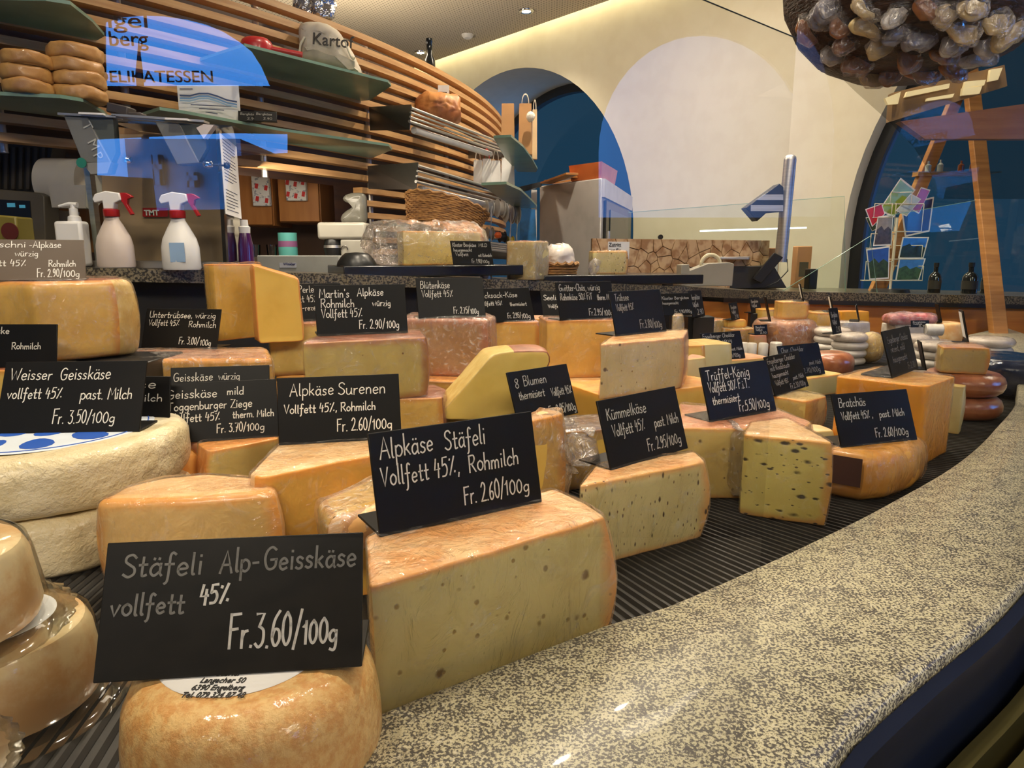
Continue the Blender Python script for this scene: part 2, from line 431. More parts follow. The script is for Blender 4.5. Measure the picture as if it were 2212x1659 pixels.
# --- arched back wall ---------------------------------------------------
A0 = Vector((-.667, 6.891, 0)); AU = Vector((.6703, -.7421, 0)); AN = Vector((.7421, .6703, 0))     # AN points out of the room
def wp(s, z, d=0): return A0 + AU * s + AN * d + Vector((0, 0, z))
def arch_loop(sc, zc, r, n=40, z0=FLOOR + .02):
    return [(sc - r, z0)] + [(sc + r * math.cos(a), zc + r * math.sin(a)) for a in [math.pi - math.pi * i / n for i in range(n + 1)]] + [(sc + r, z0)]
arches = [(0.94, .448, 1.373, .75, -.95), (5.433, .374, 1.614, .14, -.95)]
loops = [[(-6, FLOOR), (-6, 2.3), (7.2, 2.3), (7.2, FLOOR)]] + [arch_loop(a[0], a[1], a[2]) for a in arches]
vs, fs = holed(loops); m = MB(); m.add([wp(v.x, v.z) for v in vs], fs)
for (sc, zc, r, dep, _) in arches:
    lp = arch_loop(sc, zc, r); n = len(lp)
    m.add([wp(p[0], p[1]) for p in lp] + [wp(p[0], p[1], dep) for p in lp], [(i, (i + 1) % n, n + (i + 1) % n, n + i) for i in range(n)])
wall_back = struct(build('wall_back', m, WALLM, recalc=False, smooth=30))
for k, (sc, zc, r, dep, _) in enumerate(arches):
    lo_ = arch_loop(sc, zc, r + .02); li = arch_loop(sc, zc, r - (.075 if k == 0 else .065)); n = len(lo_)
    m = MB()
    for d0, d1 in ((dep - .03, dep + .04),):
        A = [wp(p[0], p[1], d0) for p in lo_]; B = [wp(p[0], p[1], d0) for p in li]; A2 = [wp(p[0], p[1], d1) for p in lo_]; B2 = [wp(p[0], p[1], d1) for p in li]
        fsx = []
        for i in range(n):
            j = (i + 1) % n
            fsx += [(i, j, n + j, n + i), (2 * n + i, 3 * n + i, 3 * n + j, 2 * n + j), (n + i, n + j, 3 * n + j, 3 * n + i), (i, 2 * n + i, 2 * n + j, j)]
        m.add(A + B + A2 + B2, fsx)
    win = struct(build('window_%d' % (k + 1), m, mat('black_window_frame', (.012, .013, .015), .4), smooth=30))
    p = MB(); p.add([wp(q[0], q[1], dep + .005) for q in li], [tuple(range(n))])
    build('window_pane', p, glass('window_glass', (.9, .95, .97)), win)
# daylight-dark blind boxes low in the first arch: sill
m = MB(); m.box(wp(.94, .02, .36), (2.7, .76, .05), rz=math.atan2(AU.y, AU.x)); struct(build('trim_1', m, mat('dark_sill', (.03, .03, .033), .4)))
# --- other walls --------------------------------------------------------
P0 = Vector((.16, .328, 0)); PN = Vector((-.656, .754, 0)).normalized()
def mirror(p): p = Vector(p); return p - PN * (2 * ((p - P0).dot(PN)))
YV = 2.95
def vp(px, py):                 # point of the street wall, as one sees it mirrored in the counter glass
    r = ray(px, py); t = YV / r.y; return (r.x * t, EYE + r.z * t)
def street(u, z, d=0): return mirror((u, YV + d, z))
win_a = [vp(*p) for p in [(226, 186), (224, 120), (224, 45), (262, 34), (310, 30), (350, 32), (400, 39), (445, 51), (480, 66), (515, 88), (545, 112), (566, 145), (584, 186)]]
win_b = [vp(*p) for p in [(205, 300), (490, 286), (622, 288), (622, 330), (500, 338), (486, 452), (335, 455), (326, 385), (205, 378)]]
ac = []
for i in range(25):
    a = math.pi - math.pi * i / 24
    ac.append(vp(1520 + 226 * math.cos(a), 330 - 256 * math.sin(a)))
win_c = [vp(1294, 470)] + ac + [vp(1746, 470)]
loops = [[(-5.5, FLOOR), (-5.5, 2.3), (2.9, 2.3), (2.9, FLOOR)], win_a, win_b, win_c]
vs, fs = holed(loops); m = MB(); m.add([street(v.x, v.z) for v in vs], fs)
for lp in loops[1:]:
    n = len(lp); m.add([street(p[0], p[1]) for p in lp] + [street(p[0], p[1], .02) for p in lp], [(i, (i + 1) % n, n + (i + 1) % n, n + i) for i in range(n)])
wall_right = struct(build('wall_right', m, mat('brown_street_wall', srgb(44, 36, 30), .8), recalc=False))
for k, lp in enumerate(loops[1:]):
    p = MB(); n = len(lp); p.add([street(q[0], q[1], .014) for q in lp] + [street(q[0], q[1], .018) for q in lp], [tuple(range(n))] + [tuple(range(2 * n - 1, n - 1, -1))] + [(i, (i + 1) % n, n + (i + 1) % n, n + i) for i in range(n)])
    struct(build('window_%d' % (k + 3), p, glass('street_glass', (.96, .98, 1.0) if k < 2 else (.96, .98, 1.0), k=.3)))
# lettering on the shop window, read from the street
LET = mat('window_letter_film', (.02, .03, .09), .5)
def win_text(body, px0, px1, py, size_px, name='window_lettering', label=None, bold=.0):
    a = vp(px0, py); b = vp(px1, py); root_o = street(a[0], a[1], .008)
    cu = bpy.data.curves.new('tmp', 'FONT'); cu.body = body; cu.size = 1; cu.extrude = 0.002; cu.offset = bold
    to = bpy.data.objects.new('tmp', cu); C.objects.link(to); bpy.context.view_layer.update()
    me = bpy.data.meshes.new_from_object(to.evaluated_get(bpy.context.evaluated_depsgraph_get())); C.objects.unlink(to); bpy.data.objects.remove(to)
    wdt = max(v.co.x for v in me.vertices); sx = (b[0] - a[0]) / wdt; sy = size_px / FL * YV
    for v in me.vertices:
        q = street(a[0] + v.co.x * sx, a[1] + v.co.y * sy, .006 + v.co.z); v.co = q - root_o
    me.materials.append(LET); o = bpy.data.objects.new(name, me); C.objects.link(o); o.location = root_o
    return tag(o, label, 'window lettering')
win_text('DELIKATESSEN', 206, 460, 177, 32, label='dark word DELIKATESSEN across the foot of the arched shop window')
win_text('berg', 234, 320, 98, 40, label='word berg in dark letters on the arched shop window', bold=.0)
win_text('Engel', 176, 318, 59, 40, label='upper word ending in el in dark letters on the arched shop window')
# outside: house front, church spire, fir
def out(u, z, d): return mirror((u, YV + d, z))
def vdp(px, py, d):
    r = ray(px, py); t = (YV + d) / r.y; return (r.x * t, EYE + r.z * t)
HW = mat('pale_house_plaster', (.62, .70, .80), .8)
hs = thing('house', 'pale house with mullioned windows seen reflected across the street', 'house', out(-3.5, FLOOR, 6))
m = MB(); a = vdp(270, 300, 6); b = vdp(520, 300, 6); c = vdp(270, 460, 6)
q = [out(a[0], a[1], 6), out(b[0], a[1], 6), out(b[0], c[1] - 2, 6), out(a[0], c[1] - 2, 6)]
q2 = [out(a[0], a[1], 10), out(b[0], a[1], 10), out(b[0], c[1] - 2, 10), out(a[0], c[1] - 2, 10)]
m.hexa(q, q2); build('wall', m, HW, hs)
for (x0, y0, x1, y1) in [(328, 335, 358, 400), (404, 372, 432, 405)]:
    fr = MB(); gl = MB(); p0 = vdp(x0, y0, 5.95); p1 = vdp(x1, y1, 5.95)
    fr.hexa([out(p0[0], p0[1], 5.97), out(p1[0], p0[1], 5.97), out(p1[0], p1[1], 5.97), out(p0[0], p1[1], 5.97)], [out(p0[0], p0[1], 5.94), out(p1[0], p0[1], 5.94), out(p1[0], p1[1], 5.94), out(p0[0], p1[1], 5.94)])
    wf = build('house_window', fr, mat('dark_pane', (.03, .035, .05), .2), hs)
    xm = (p0[0] + p1[0]) / 2
    for (u0, u1, z0, z1) in [(xm - .03, xm + .03, p1[1], p0[1]), (p0[0], p1[0], p0[1] * .6 + p1[1] * .4 - .03, p0[1] * .6 + p1[1] * .4 + .03)]:
        gl.hexa([out(u0, z0, 5.93), out(u1, z0, 5.93), out(u1, z1, 5.93), out(u0, z1, 5.93)], [out(u0, z0, 5.90), out(u1, z0, 5.90), out(u1, z1, 5.90), out(u0, z1, 5.90)])
    build('mullion', gl, HW, wf)
m = MB(); a = vdp(301, 80, 14); b = vdp(296, 160, 14); c = vdp(308, 160, 14)
apex = out(a[0], a[1], 14); m.add([apex] + [out(u, b[1], d) for u, d in ((b[0], 13.95), (c[0], 13.95), (c[0], 14.05), (b[0], 14.05))], [(0, 1, 2), (0, 2, 3), (0, 3, 4), (0, 4, 1), (4, 3, 2, 1)])
m2 = [out(u, z, d) for z in (b[1], b[1] - 3) for u, d in ((b[0], 13.95), (c[0], 13.95), (c[0], 14.05), (b[0], 14.05))]
m.hexa(m2[:4], m2[4:]); tag(build('church_spire', m, mat('spire_slate', (.05, .05, .06), .7)), 'thin dark church spire rising against the blue evening sky', 'spire')
# closing walls
m = MB(); e = street(-5.5, 0); m.add([Vector((e.x + .2, e.y, z)) if i in (0, 3) else Vector((-7, e.y, z)) for i, z in enumerate((FLOOR, FLOOR, 2.3, 2.3))], [(0, 1, 2, 3)]); struct(build('wall_front', m, mat('front_wall_paint', srgb(150, 120, 90), .85), recalc=False))
m = MB(); m.add([(-4.6, e.y, FLOOR), (-4.6, 11.4, FLOOR), (-4.6, 11.4, 2.3), (-4.6, e.y, 2.3)], [(0, 1, 2, 3)]); struct(build('wall_left', m, mat('left_wall_paint', srgb(150, 120, 90), .85), recalc=False))
# --- ceiling ------------------------------------------------------------
cm_, t, p = newmat('perforated_ceiling')
vo = nd(t, 'ShaderNodeTexVoronoi', feature='F1'); vo.inputs['Scale'].default_value = 38; vo.inputs['Randomness'].default_value = 0
mp = nd(t, 'ShaderNodeMapping'); mp.inputs['Rotation'].default_value = (0, 0, R(48)); t.links.new(nd(t, 'ShaderNodeTexCoord').outputs['Object'], mp.inputs[0]); t.links.new(mp.outputs[0], vo.inputs['Vector'])
t.links.new(mixc(t, ramp(t, vo.outputs['Distance'], .16, .22, 1, 0), srgb(196, 182, 158), srgb(78, 70, 60)), p.inputs['Base Color']); p.inputs['Roughness'].default_value = .8
m = MB()
G = .10                          # light gap between ceiling and arched wall
c1 = wp(-6, 0, -G); c2 = wp(7.2, 0, -G); lowr = Vector((c2.x, e.y - .3, 0)); lowl = Vector((c1.x, e.y - .3, 0))
loop = [c1, c2, Vector((c2.x + .8, c2.y, 0)), Vector((c2.x + .8, e.y - .3, 0)), lowl]
m.prism([Vector((q.x, q.y, CEIL)) for q in loop], (0, 0, .05)); struct(build('ceiling', m, cm_, smooth=0))
m = MB(); m.prism([Vector((q.x, q.y, 2.29)) for q in [wp(-6, 0, 0), wp(7.2, 0, 0)] + loop[2:]], (0, 0, .03)); struct(build('trim_2', m, WALLM))
for k in range(4):
    s0 = -.6 + 1.9 * k + .9; q = wp(s0, 0, -G * .55)
    area(q.x, q.y, 2.16, 6, 1.85, .05, rz=math.atan2(AU.y, AU.x), col=(1, .86, .50))
# ceiling lamps
def lamp(x, y, label, es=60):
    t = thing('ceiling_lamp', label, 'ceiling lamp', (x, y, CEIL - .012), 'round lamps in the perforated ceiling')
    m = MB(); m.lathe([(.032, .012), (.032, .002), (.036, 0), (.052, 0), (.055, .004), (.055, .012)], (x, y, CEIL - .012)); build('trim_ring', m, CHROME, t)
    m = MB(); m.lathe([(.0, .004), (.030, .004), (.030, .008)], (x, y, CEIL - .012)); build('lens', m, mat('lamp_lens%d' % es, (1, 1, 1), .5, emit=(1, .86, .66), es=es), t)
lamp(*LAMPS[2], 'bright ceiling lamp near the middle of the picture top'); lamp(*LAMPS[3], 'ceiling lamp low over the far end of the slatted wall')
lamp(*LAMPS[0], 'nearest ceiling lamp, mirrored low in the granite edge', 2500); lamp(*LAMPS[1], 'ceiling lamp further in, mirrored higher in the granite edge', 2500)
m = MB(); q = W(1010, 75, CEIL); m.lathe([(.0, -.03), (.03, -.028), (.045, -.012), (.05, 0)], q, mi=0); tag(build('smoke_detector', m, WHITEP), 'small round white detector on the ceiling between two lamps', 'smoke detector')

# --- display deck -------------------------------------------------------
inner = [(-.55, .11), (-.40, .17), (-.26, .245), (-.1365, .322), (-.083, .365), (-.031, .401), (.080, .4756), (.103, .4845), (.189, .546), (.296, .628), (.397, .710), (.577, .868), (.753, 1.052), (.98, 1.32), (1.28, 1.78), (1.55, 2.35)]
outer = [(-.30, -.10), (-.12, .07), (.02, .195), (.157, .315), (.188, .346), (.267, .409), (.353, .474), (.422, .533), (.60, .69), (.80, .895), (1.05, 1.19), (1.30, 1.52), (1.60, 2.0), (1.85, 2.6)]
def resamp(pts, n):
    pts = [Vector((p[0], p[1], 0)) for p in pts]; L = [0]
    for a, b in zip(pts, pts[1:]): L.append(L[-1] + (b - a).length)
    out_ = []
    for i in range(n):
        s = L[-1] * i / (n - 1); k = max(j for j in range(len(L)) if L[j] <= s + 1e-9); k = min(k, len(pts) - 2)
        f = (s - L[k]) / (L[k + 1] - L[k])
        # catmull-rom
        p0 = pts[max(k - 1, 0)]; p1 = pts[k]; p2 = pts[k + 1]; p3 = pts[min(k + 2, len(pts) - 1)]
        out_.append(.5 * ((2 * p1) + (p2 - p0) * f + (2 * p0 - 5 * p1 + 4 * p2 - p3) * f * f + (3 * p1 - p0 - 3 * p2 + p3) * f ** 3))
    return out_
NI = 90
IN = resamp(inner, NI); OUT = resamp(outer, NI)
MID = [a.lerp(b, .3) for a, b in zip(IN, OUT)]
def rail(paths_z, name, mt, parent=None, **k):     # sweep of several 3-D polylines forming a closed section
    m = MB(); n = len(paths_z[0]); k_ = len(paths_z)
    V = [p for path in paths_z for p in path]
    F = []
    for a in range(k_):
        b = (a + 1) % k_
        for i in range(n - 1): F.append((a * n + i, a * n + i + 1, b * n + i + 1, b * n + i))
    F += [tuple(a * n for a in range(k_)), tuple(a * n + n - 1 for a in reversed(range(k_)))]
    m.add(V, F); return build(name, m, mt, parent, **k)
def zz(path, z): return [Vector((p.x, p.y, z)) for p in path]
def offs(path, d):
    o = []
    for i, p in enumerate(path):
        t_ = (path[min(i + 1, len(path) - 1)] - path[max(i - 1, 0)]).normalized(); o.append(p + Vector((t_.y, -t_.x, 0)) * d)
    return o
# ribbed black mats fanning out from the bend of the counter
FC = Vector((-.44, 1.6, 0))
def rmax(a):
    d = Vector((math.cos(a), math.sin(a), 0)); best = 2.3
    for p, q in zip(MID, MID[1:]):
        e_ = q - p; den = d.x * e_.y - d.y * e_.x
        if abs(den) < 1e-9: continue
        w_ = p - FC; t_ = (w_.x * e_.y - w_.y * e_.x) / den; s_ = (w_.x * d.y - w_.y * d.x) / den
        if t_ > 0 and -.01 <= s_ <= 1.01: best = min(best, t_)
    return best
m = MB(); st = .0016; a = R(-128); prof = [(-.0, 0), (.42, 0), (.5, 1), (.78, 1), (.86, 0)]; RW = .0085
cols = []
while a < R(22):
    for (f, hgt) in prof[:-1]:
        cols.append((a + f * RW, hgt * .0045 - .0045))
    a += RW
o0 = 0
V = []; F = []
for (aa, z) in cols:
    d = Vector((math.cos(aa), math.sin(aa), 0)); rm = rmax(aa)
    for r_ in (.40, rm): V.append(FC + d * r_ + Vector((0, 0, z)))
for i in range(len(cols) - 1): F.append((2 * i, 2 * i + 1, 2 * i + 3, 2 * i + 2))
m.add(V, F)
tag(build('ribbed_mat', m, mat('black_ribbed_mat', (.016, .015, .014), .55, col2=(.026, .024, .021), nscale=30), None, recalc=False, smooth=0), 'black ribbed rubber matting fanning out under the cheeses', 'mat')
m = MB(); m.prism([(-1.9, .3, -.012), (-.9, .12, -.012), (-.44, .5, -.012), (1.5, 2.2, -.012), (1.7, 2.62, -.012), (-1.9, 2.62, -.012)], (0, 0, .006)); tag(build('base_plate', m, DARK), 'black metal base plate at the back of the cheese counter', 'base plate')
# granite
gm, t, p = newmat('speckled_granite')
n1 = noi(t, 520, 3, .6); n2 = noi(t, 800, 2, .5); n3 = noi(t, 60, 3, .5)
f1 = ramp(t, mth(t, 'ADD', n1, mth(t, 'MULTIPLY', mth(t, 'SUBTRACT', n3, .5), .25)), .44, .56)
b_ = mixc(t, f1, srgb(78, 75, 72), srgb(194, 187, 156))
b_ = mixc(t, ramp(t, n2, .58, .66, 0, .75), b_, srgb(60, 57, 56)); b_ = mixc(t, ramp(t, noi(t, 360, 2), .60, .68, 0, .6), b_, srgb(210, 204, 182))
t.links.new(b_, p.inputs['Base Color']); p.inputs['Roughness'].default_value = .38; p.inputs['Coat Weight'].default_value = .22; p.inputs['Coat Roughness'].default_value = .05
gz = .035
gra = rail([zz(IN, gz - .003), zz(offs(IN, .003), gz), zz(offs(OUT, -.003), gz), zz(OUT, gz - .003), zz(OUT, .004), zz(IN, .0)], 'granite_worktop', gm, None, smooth=50); tag(gra, 'light speckled granite rim curving along the front of the cheese counter', 'worktop')
deck = thing('display_counter', 'dark counter base with metal rails below the granite rim', 'counter front', (.5, .2, FLOOR))
OLV = mat('olive_metal_rail', srgb(112, 104, 62), .3, .8); 
rail([zz(offs(OUT, .002), .027), zz(offs(OUT, .010), .024), zz(offs(OUT, .012), -.05), zz(offs(OUT, .002), -.05)], 'glass_channel', mat('blue_black_channel', (.010, .014, .03), .2), deck, smooth=30)
rail([zz(offs(OUT, .020), -.022), zz(offs(OUT, .030), -.022), zz(offs(OUT, .030), -.06), zz(offs(OUT, .020), -.06)], 'metal_rail', OLV, deck, smooth=30)
rail([zz(offs(OUT, .040), -.032), zz(offs(OUT, .047), -.032), zz(offs(OUT, .047), -.07), zz(offs(OUT, .040), -.07)], 'metal_rail', OLV, deck, smooth=30)
rail([zz(offs(OUT, .0), -.055), zz(offs(OUT, .055), -.055), zz(offs(OUT, .055), FLOOR), zz(offs(OUT, 0), FLOOR)], 'front_panel', mat('dark_front_panel', (.012, .010, .010), .3), deck, smooth=30)
# --- rear ledge ---------------------------------------------------------
q = [(-330, 569, 1.30), (-60, 574, 1.42), (300, 580, 1.55), (700, 591, 1.80), (1190, 607, 2.10), (1500, 620, 2.22), (1620, 628, 2.58), (2160, 639, 2.55), (2420, 645, 2.5)]
fr = [D(a, b, c) for a, b, c in q]
dirs = [Vector((-.75, .66, 0))] * 3 + [Vector((-.6, .8, 0)), Vector((-.4, .92, 0)),  Vector((0, 1, 0)), Vector((.05, 1, 0)), Vector((.1, 1, 0)), Vector((.1, 1, 0))]
fr2 = []; bk = []
for i in range(len(fr) - 1):
    for k in range(8):
        f = k / 8; fr2.append(fr[i].lerp(fr[i + 1], f)); bk.append(fr[i].lerp(fr[i + 1], f) + dirs[i].lerp(dirs[i + 1], f).normalized() * .42)
def ledge_z(x, y):
    return min(fr2, key=lambda p: (p.x - x) ** 2 + (p.y - y) ** 2).z
gm2 = mat('dark_speckled_granite', srgb(120, 110, 88), .3, col2=srgb(40, 38, 34), nscale=210, lo=.44, hi=.56, coat=.3)
dn = lambda P, d: [Vector((p.x, p.y, p.z - d)) for p in P]
back = thing('staff_counter', 'raised staff counter behind the cheese with a long granite top', 'counter', (0, 2.3, FLOOR))
rail([fr2, bk, dn(bk, .03), dn(fr2, .03)], 'granite_top', gm2, back, smooth=40)
rec = [a.lerp(b, .18) for a, b in zip(fr2, bk)]
nA = 40
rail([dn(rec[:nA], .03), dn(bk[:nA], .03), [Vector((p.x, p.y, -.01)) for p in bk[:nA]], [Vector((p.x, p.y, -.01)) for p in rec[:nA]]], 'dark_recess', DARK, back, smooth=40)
rc2 = [a.lerp(b, .05) for a, b in zip(fr2, bk)]
rail([dn(rc2[nA:], .046), dn(bk[nA:], .046), [Vector((p.x, p.y, -.01)) for p in bk[nA:]], [Vector((p.x, p.y, -.01)) for p in rc2[nA:]]], 'wood_front', PANELW, back, smooth=40)
rail([dn(fr2[44:60], .030), dn(bk[44:60], .030), dn(bk[44:60], .046), dn(fr2[44:60], .046)], 'black_strip', BLKP, back, smooth=40)
rail([[Vector((p.x, p.y, -.012)) for p in fr2], [Vector((p.x, p.y, -.012)) for p in bk], [Vector((p.x, p.y, FLOOR)) for p in bk], [Vector((p.x, p.y, FLOOR)) for p in fr2]], 'plinth', GW, back, smooth=40)
# --- counter glass ------------------------------------------------------
GV = glass('counter_glass', (.985, .99, .985), 1.5, k=2.0)
gt = thing('counter_glass', 'clear upright glass pane along the outer granite edge', 'glass pane', (.02, .19, .035))
T = Vector((.754, .656, 0)).normalized(); g0 = P0 - T * .75; g1 = Vector((.108, .283, 0)); 
m = MB(); z0, z1 = gz, .381
m.add([g0 + Vector((0, 0, z0)), g1 + Vector((0, 0, z0)), g1 + Vector((0, 0, z1)), g0 + Vector((0, 0, z1))], [(0, 1, 2, 3)])
build('pane', m, GV, gt, recalc=False, smooth=0)
m = MB(); m.tube([g0 + Vector((0, 0, z1)), g1 + Vector((0, 0, z1)), ], .00022, 6); build('polished_edge', m, mat('glass_edge', (.03, .04, .05), .3), gt)
path = [g1] + [p for p in offs(OUT, -.003) if p.x > .165 and p.x < 1.3]
m = MB(); n = len(path)
m.add([Vector((p.x, p.y, z0)) for p in path] + [Vector((p.x, p.y, .384 + min(.3, .8 * (p.x - g1.x)))) for p in path], [(i, i + 1, n + i + 1, n + i) for i in range(n - 1)])
gt2 = tag(build('counter_glass', m, glass('bent_counter_glass', (.985, .99, .985), 1.5, k=.8), None, recalc=False, smooth=40), 'second clear glass pane following the bend of the granite edge', 'glass pane')

# ================================================================== HANDWRITING
GL = {
'A': (.62, '0,0 .3,1 .6,0;.1,.36 .5,.36'), 'B': (.52, '.02,0 .02,1;~.02,.97 .34,1 .44,.8 .3,.56 .06,.53;~.06,.53 .4,.52 .52,.27 .34,.02 .02,0'),
'C': (.55, '~.52,.85 .34,1 .1,.8 .02,.45 .15,.08 .36,0 .54,.15'), 'E': (.48, '.46,.98 .02,.98 .02,0 .46,.02;.02,.52 .38,.52'),
'F': (.48, '.02,0 .02,1;.0,.98 .5,1;.02,.54 .38,.56'), 'G': (.62, '~.55,.88 .34,1 .1,.82 .02,.45 .15,.06 .38,0 .56,.15 .58,.42;.32,.42 .62,.44'),
'J': (.4, '~.35,1 .35,.3 .25,.02 .05,.05 0,.2'), 'K': (.55, '.04,0 .04,1;.5,.98 .06,.45;.18,.55 .55,0'), 'L': (.45, '.03,1 .03,0 .44,0'),
'M': (.72, '.02,0 .1,1 .36,.35 .62,1 .72,0'), 'P': (.5, '.03,0 .03,1;~.03,.98 .36,1 .48,.78 .34,.52 .04,.48'), 'D': (.55, '.03,0 .03,1;~.03,1 .4,.9 .53,.5 .38,.08 .03,0'),
'I': (.12, '.06,1 .06,0'), 'R': (.56, '.04,0 .04,1;~.0,.96 .38,1 .48,.76 .32,.52 .05,.48;.2,.5 .56,0'), 'S': (.5, '~.48,.86 .32,1 .1,.92 .07,.7 .26,.54 .45,.38 .46,.14 .24,0 .02,.12'),
'T': (.6, '0,.98 .6,1;.3,1 .3,0'), 'U': (.55, '~.03,1 .03,.3 .15,.02 .38,.04 .5,.3 .5,1;.5,.5 .52,0'), 'V': (.55, '0,1 .27,0 .55,1'), 'W': (.85, '0,1 .2,0 .42,.8 .64,0 .85,1'),
'Z': (.5, '.02,.98 .48,.98 0,0 .5,0'), 'O': (.6, '~.3,1 .05,.75 .05,.25 .3,0 .55,.25 .55,.75 .3,1'),
'a': (.45, '~.4,.42 .24,.52 .05,.38 .03,.14 .18,0 .38,.16;.41,.52 .4,.1 .47,0'), 'b': (.45, '.03,1 .03,.02;~.03,.35 .2,.5 .4,.4 .42,.15 .25,0 .03,.06'), 'c': (.4, '~.38,.42 .22,.52 .04,.34 .04,.12 .2,0 .38,.08'),
'd': (.46, '~.4,.4 .22,.5 .04,.34 .04,.12 .2,0 .4,.14;.42,1 .42,0'), 'e': (.42, '~.04,.26 .38,.3 .34,.46 .2,.52 .05,.38 .04,.14 .18,0 .38,.08'), 'f': (.38, '~.38,.92 .26,1 .17,.85 .17,.4 .15,-.2 .05,-.34;.0,.5 .34,.5'),
'g': (.46, '~.4,.42 .22,.52 .04,.36 .05,.14 .2,.04 .4,.18;~.41,.5 .41,-.1 .3,-.34 .08,-.3'), 'h': (.45, '.03,1 .03,0;~.03,.3 .18,.5 .36,.46 .4,.25 .4,0'), 'i': (.14, '.07,.5 .07,0;.07,.74 .07,.78'),
'k': (.42, '.04,1 .04,0;.36,.5 .06,.22;.14,.3 .4,0'), 'l': (.16, '~.06,1 .06,.2 .09,.02 .15,.02'), 'm': (.68, '.03,.5 .03,0;~.03,.32 .16,.5 .3,.44 .33,.25 .33,0;~.33,.32 .46,.5 .6,.44 .63,.25 .63,0'),
'n': (.44, '.03,.5 .03,0;~.03,.3 .18,.5 .34,.45 .39,.25 .39,0'), 'o': (.44, '~.22,.52 .04,.38 .04,.14 .22,0 .4,.14 .4,.38 .22,.52'), 'p': (.45, '.03,.5 .03,-.38;~.03,.38 .2,.52 .4,.4 .42,.16 .25,0 .03,.08'),
'r': (.32, '.04,.5 .04,0;~.04,.28 .14,.46 .3,.5'), 's': (.36, '~.33,.44 .18,.52 .06,.42 .12,.3 .28,.22 .3,.08 .15,0 .02,.06'), 't': (.32, '~.14,.85 .14,.1 .2,0 .32,.04;.0,.5 .32,.52'),
'u': (.46, '~.03,.5 .03,.15 .14,0 .3,.05 .38,.25;.4,.5 .4,.08 .46,0'), 'v': (.4, '0,.5 .18,0 .4,.52'), 'w': (.6, '0,.5 .14,0 .3,.4 .44,0 .6,.52'), 'z': (.38, '.02,.5 .36,.5 .02,0 .38,0'),
'y': (.42, '.02,.5 .2,.05;.4,.5 .1,-.36'),
'0': (.46, '~.23,1 .05,.75 .04,.25 .23,0 .42,.25 .41,.75 .23,1'), '1': (.24, '.0,.72 .16,1 .16,0'), '2': (.46, '~.04,.78 .2,1 .4,.85 .34,.5 .02,.02;.02,.02 .46,.04'), '3': (.44, '.04,.97 .4,.98 .18,.6;~.18,.6 .4,.48 .4,.15 .2,0 .02,.1'),
'4': (.46, '.14,1 .02,.42 .44,.46;.34,.75 .3,0'), '5': (.44, '.42,.98 .1,.96 .06,.56;~.06,.56 .3,.62 .42,.35 .3,.06 .04,.02'), '6': (.44, '~.36,.98 .12,.7 .04,.25 .2,0 .4,.16 .36,.42 .16,.46 .05,.25'), '7': (.44, '.02,.97 .44,.98 .16,0;.14,.5 .36,.52'),
'8': (.44, '~.24,.54 .06,.72 .1,.93 .26,1 .4,.9 .38,.7 .1,.38 .04,.18 .2,0 .4,.12 .4,.32 .24,.54'), '9': (.44, '~.38,.8 .22,1 .06,.8 .1,.52 .28,.5 .38,.8 .38,.3 .16,0'),
'.': (.14, '.06,.0 .07,.03'), ',': (.14, '.08,.06 .03,-.14'), '-': (.36, '.04,.34 .32,.36'), '/': (.38, '.02,-.1 .38,1.04'), "'": (.12, '.07,1 .05,.8'), '%': (.62, '.08,0 .5,1;.1,.82 .12,.88;.5,.12 .52,.18'), ' ': (.36, ''),
}
for a_, b_ in (('ä', 'a'), ('ö', 'o'), ('ü', 'u')):
    GL[a_] = (GL[b_][0], GL[b_][1] + ';.12,.72 .13,.76;.32,.72 .33,.76')
def spline(pts, k=5):
    o = []
    for i in range(len(pts) - 1):
        p0 = pts[max(i - 1, 0)]; p1 = pts[i]; p2 = pts[i + 1]; p3 = pts[min(i + 2, len(pts) - 1)]
        for j in range(k):
            f = j / k; o.append(tuple(.5 * (2 * b + (c - a) * f + (2 * a - 5 * b + 4 * c - d) * f * f + (3 * b - a - 3 * c + d) * f ** 3) for a, b, c, d in zip(p0, p1, p2, p3)))
    o.append(pts[-1]); return o
def strokes(text):
    x = 0; out_ = []
    for ch in text:
        wd, st_ = GL.get(ch, GL['-']); jy = rnd.uniform(-.03, .03); js = rnd.uniform(.94, 1.06)
        for s_ in st_.split(';'):
            if not s_: continue
            sm = s_[0] == '~'; pts = [tuple(float(v) for v in q.split(',')) for q in s_.lstrip('~').split()]
            if sm: pts = spline(pts)
            out_.append([(x + px * js + py * .05, py * js + jy) for px, py in pts])
        x += wd + (.13 if ch != ' ' else 0)
    return out_, x
def write(m, text, x0, x1, y, cap, wd, M):
    """lettering between x0 and x1 (metres on the panel), baseline y"""
    st_, L = strokes(text); sx = (x1 - x0) / max(L, .1)
    for s_ in st_:
        pts = [(x0 + p[0] * sx, y + p[1] * cap) for p in s_]
        n = len(pts); vs = []; hw = wd / 2
        for i, p in enumerate(pts):
            a = pts[max(i - 1, 0)]; b = pts[min(i + 1, n - 1)]; dx, dy = b[0] - a[0], b[1] - a[1]; l_ = math.hypot(dx, dy) or 1
            nx, ny = -dy / l_ * hw, dx / l_ * hw; ex = 0
            if i == 0: p = (p[0] - dx / l_ * hw * .7, p[1] - dy / l_ * hw * .7)
            if i == n - 1: p = (p[0] + dx / l_ * hw * .7, p[1] + dy / l_ * hw * .7)
            vs += [M @ Vector((p[0] + nx, p[1] + ny, 0)), M @ Vector((p[0] - nx, p[1] - ny, 0))]
        m.add(vs, [(2 * i, 2 * i + 1, 2 * i + 3, 2 * i + 2) for i in range(n - 1)])
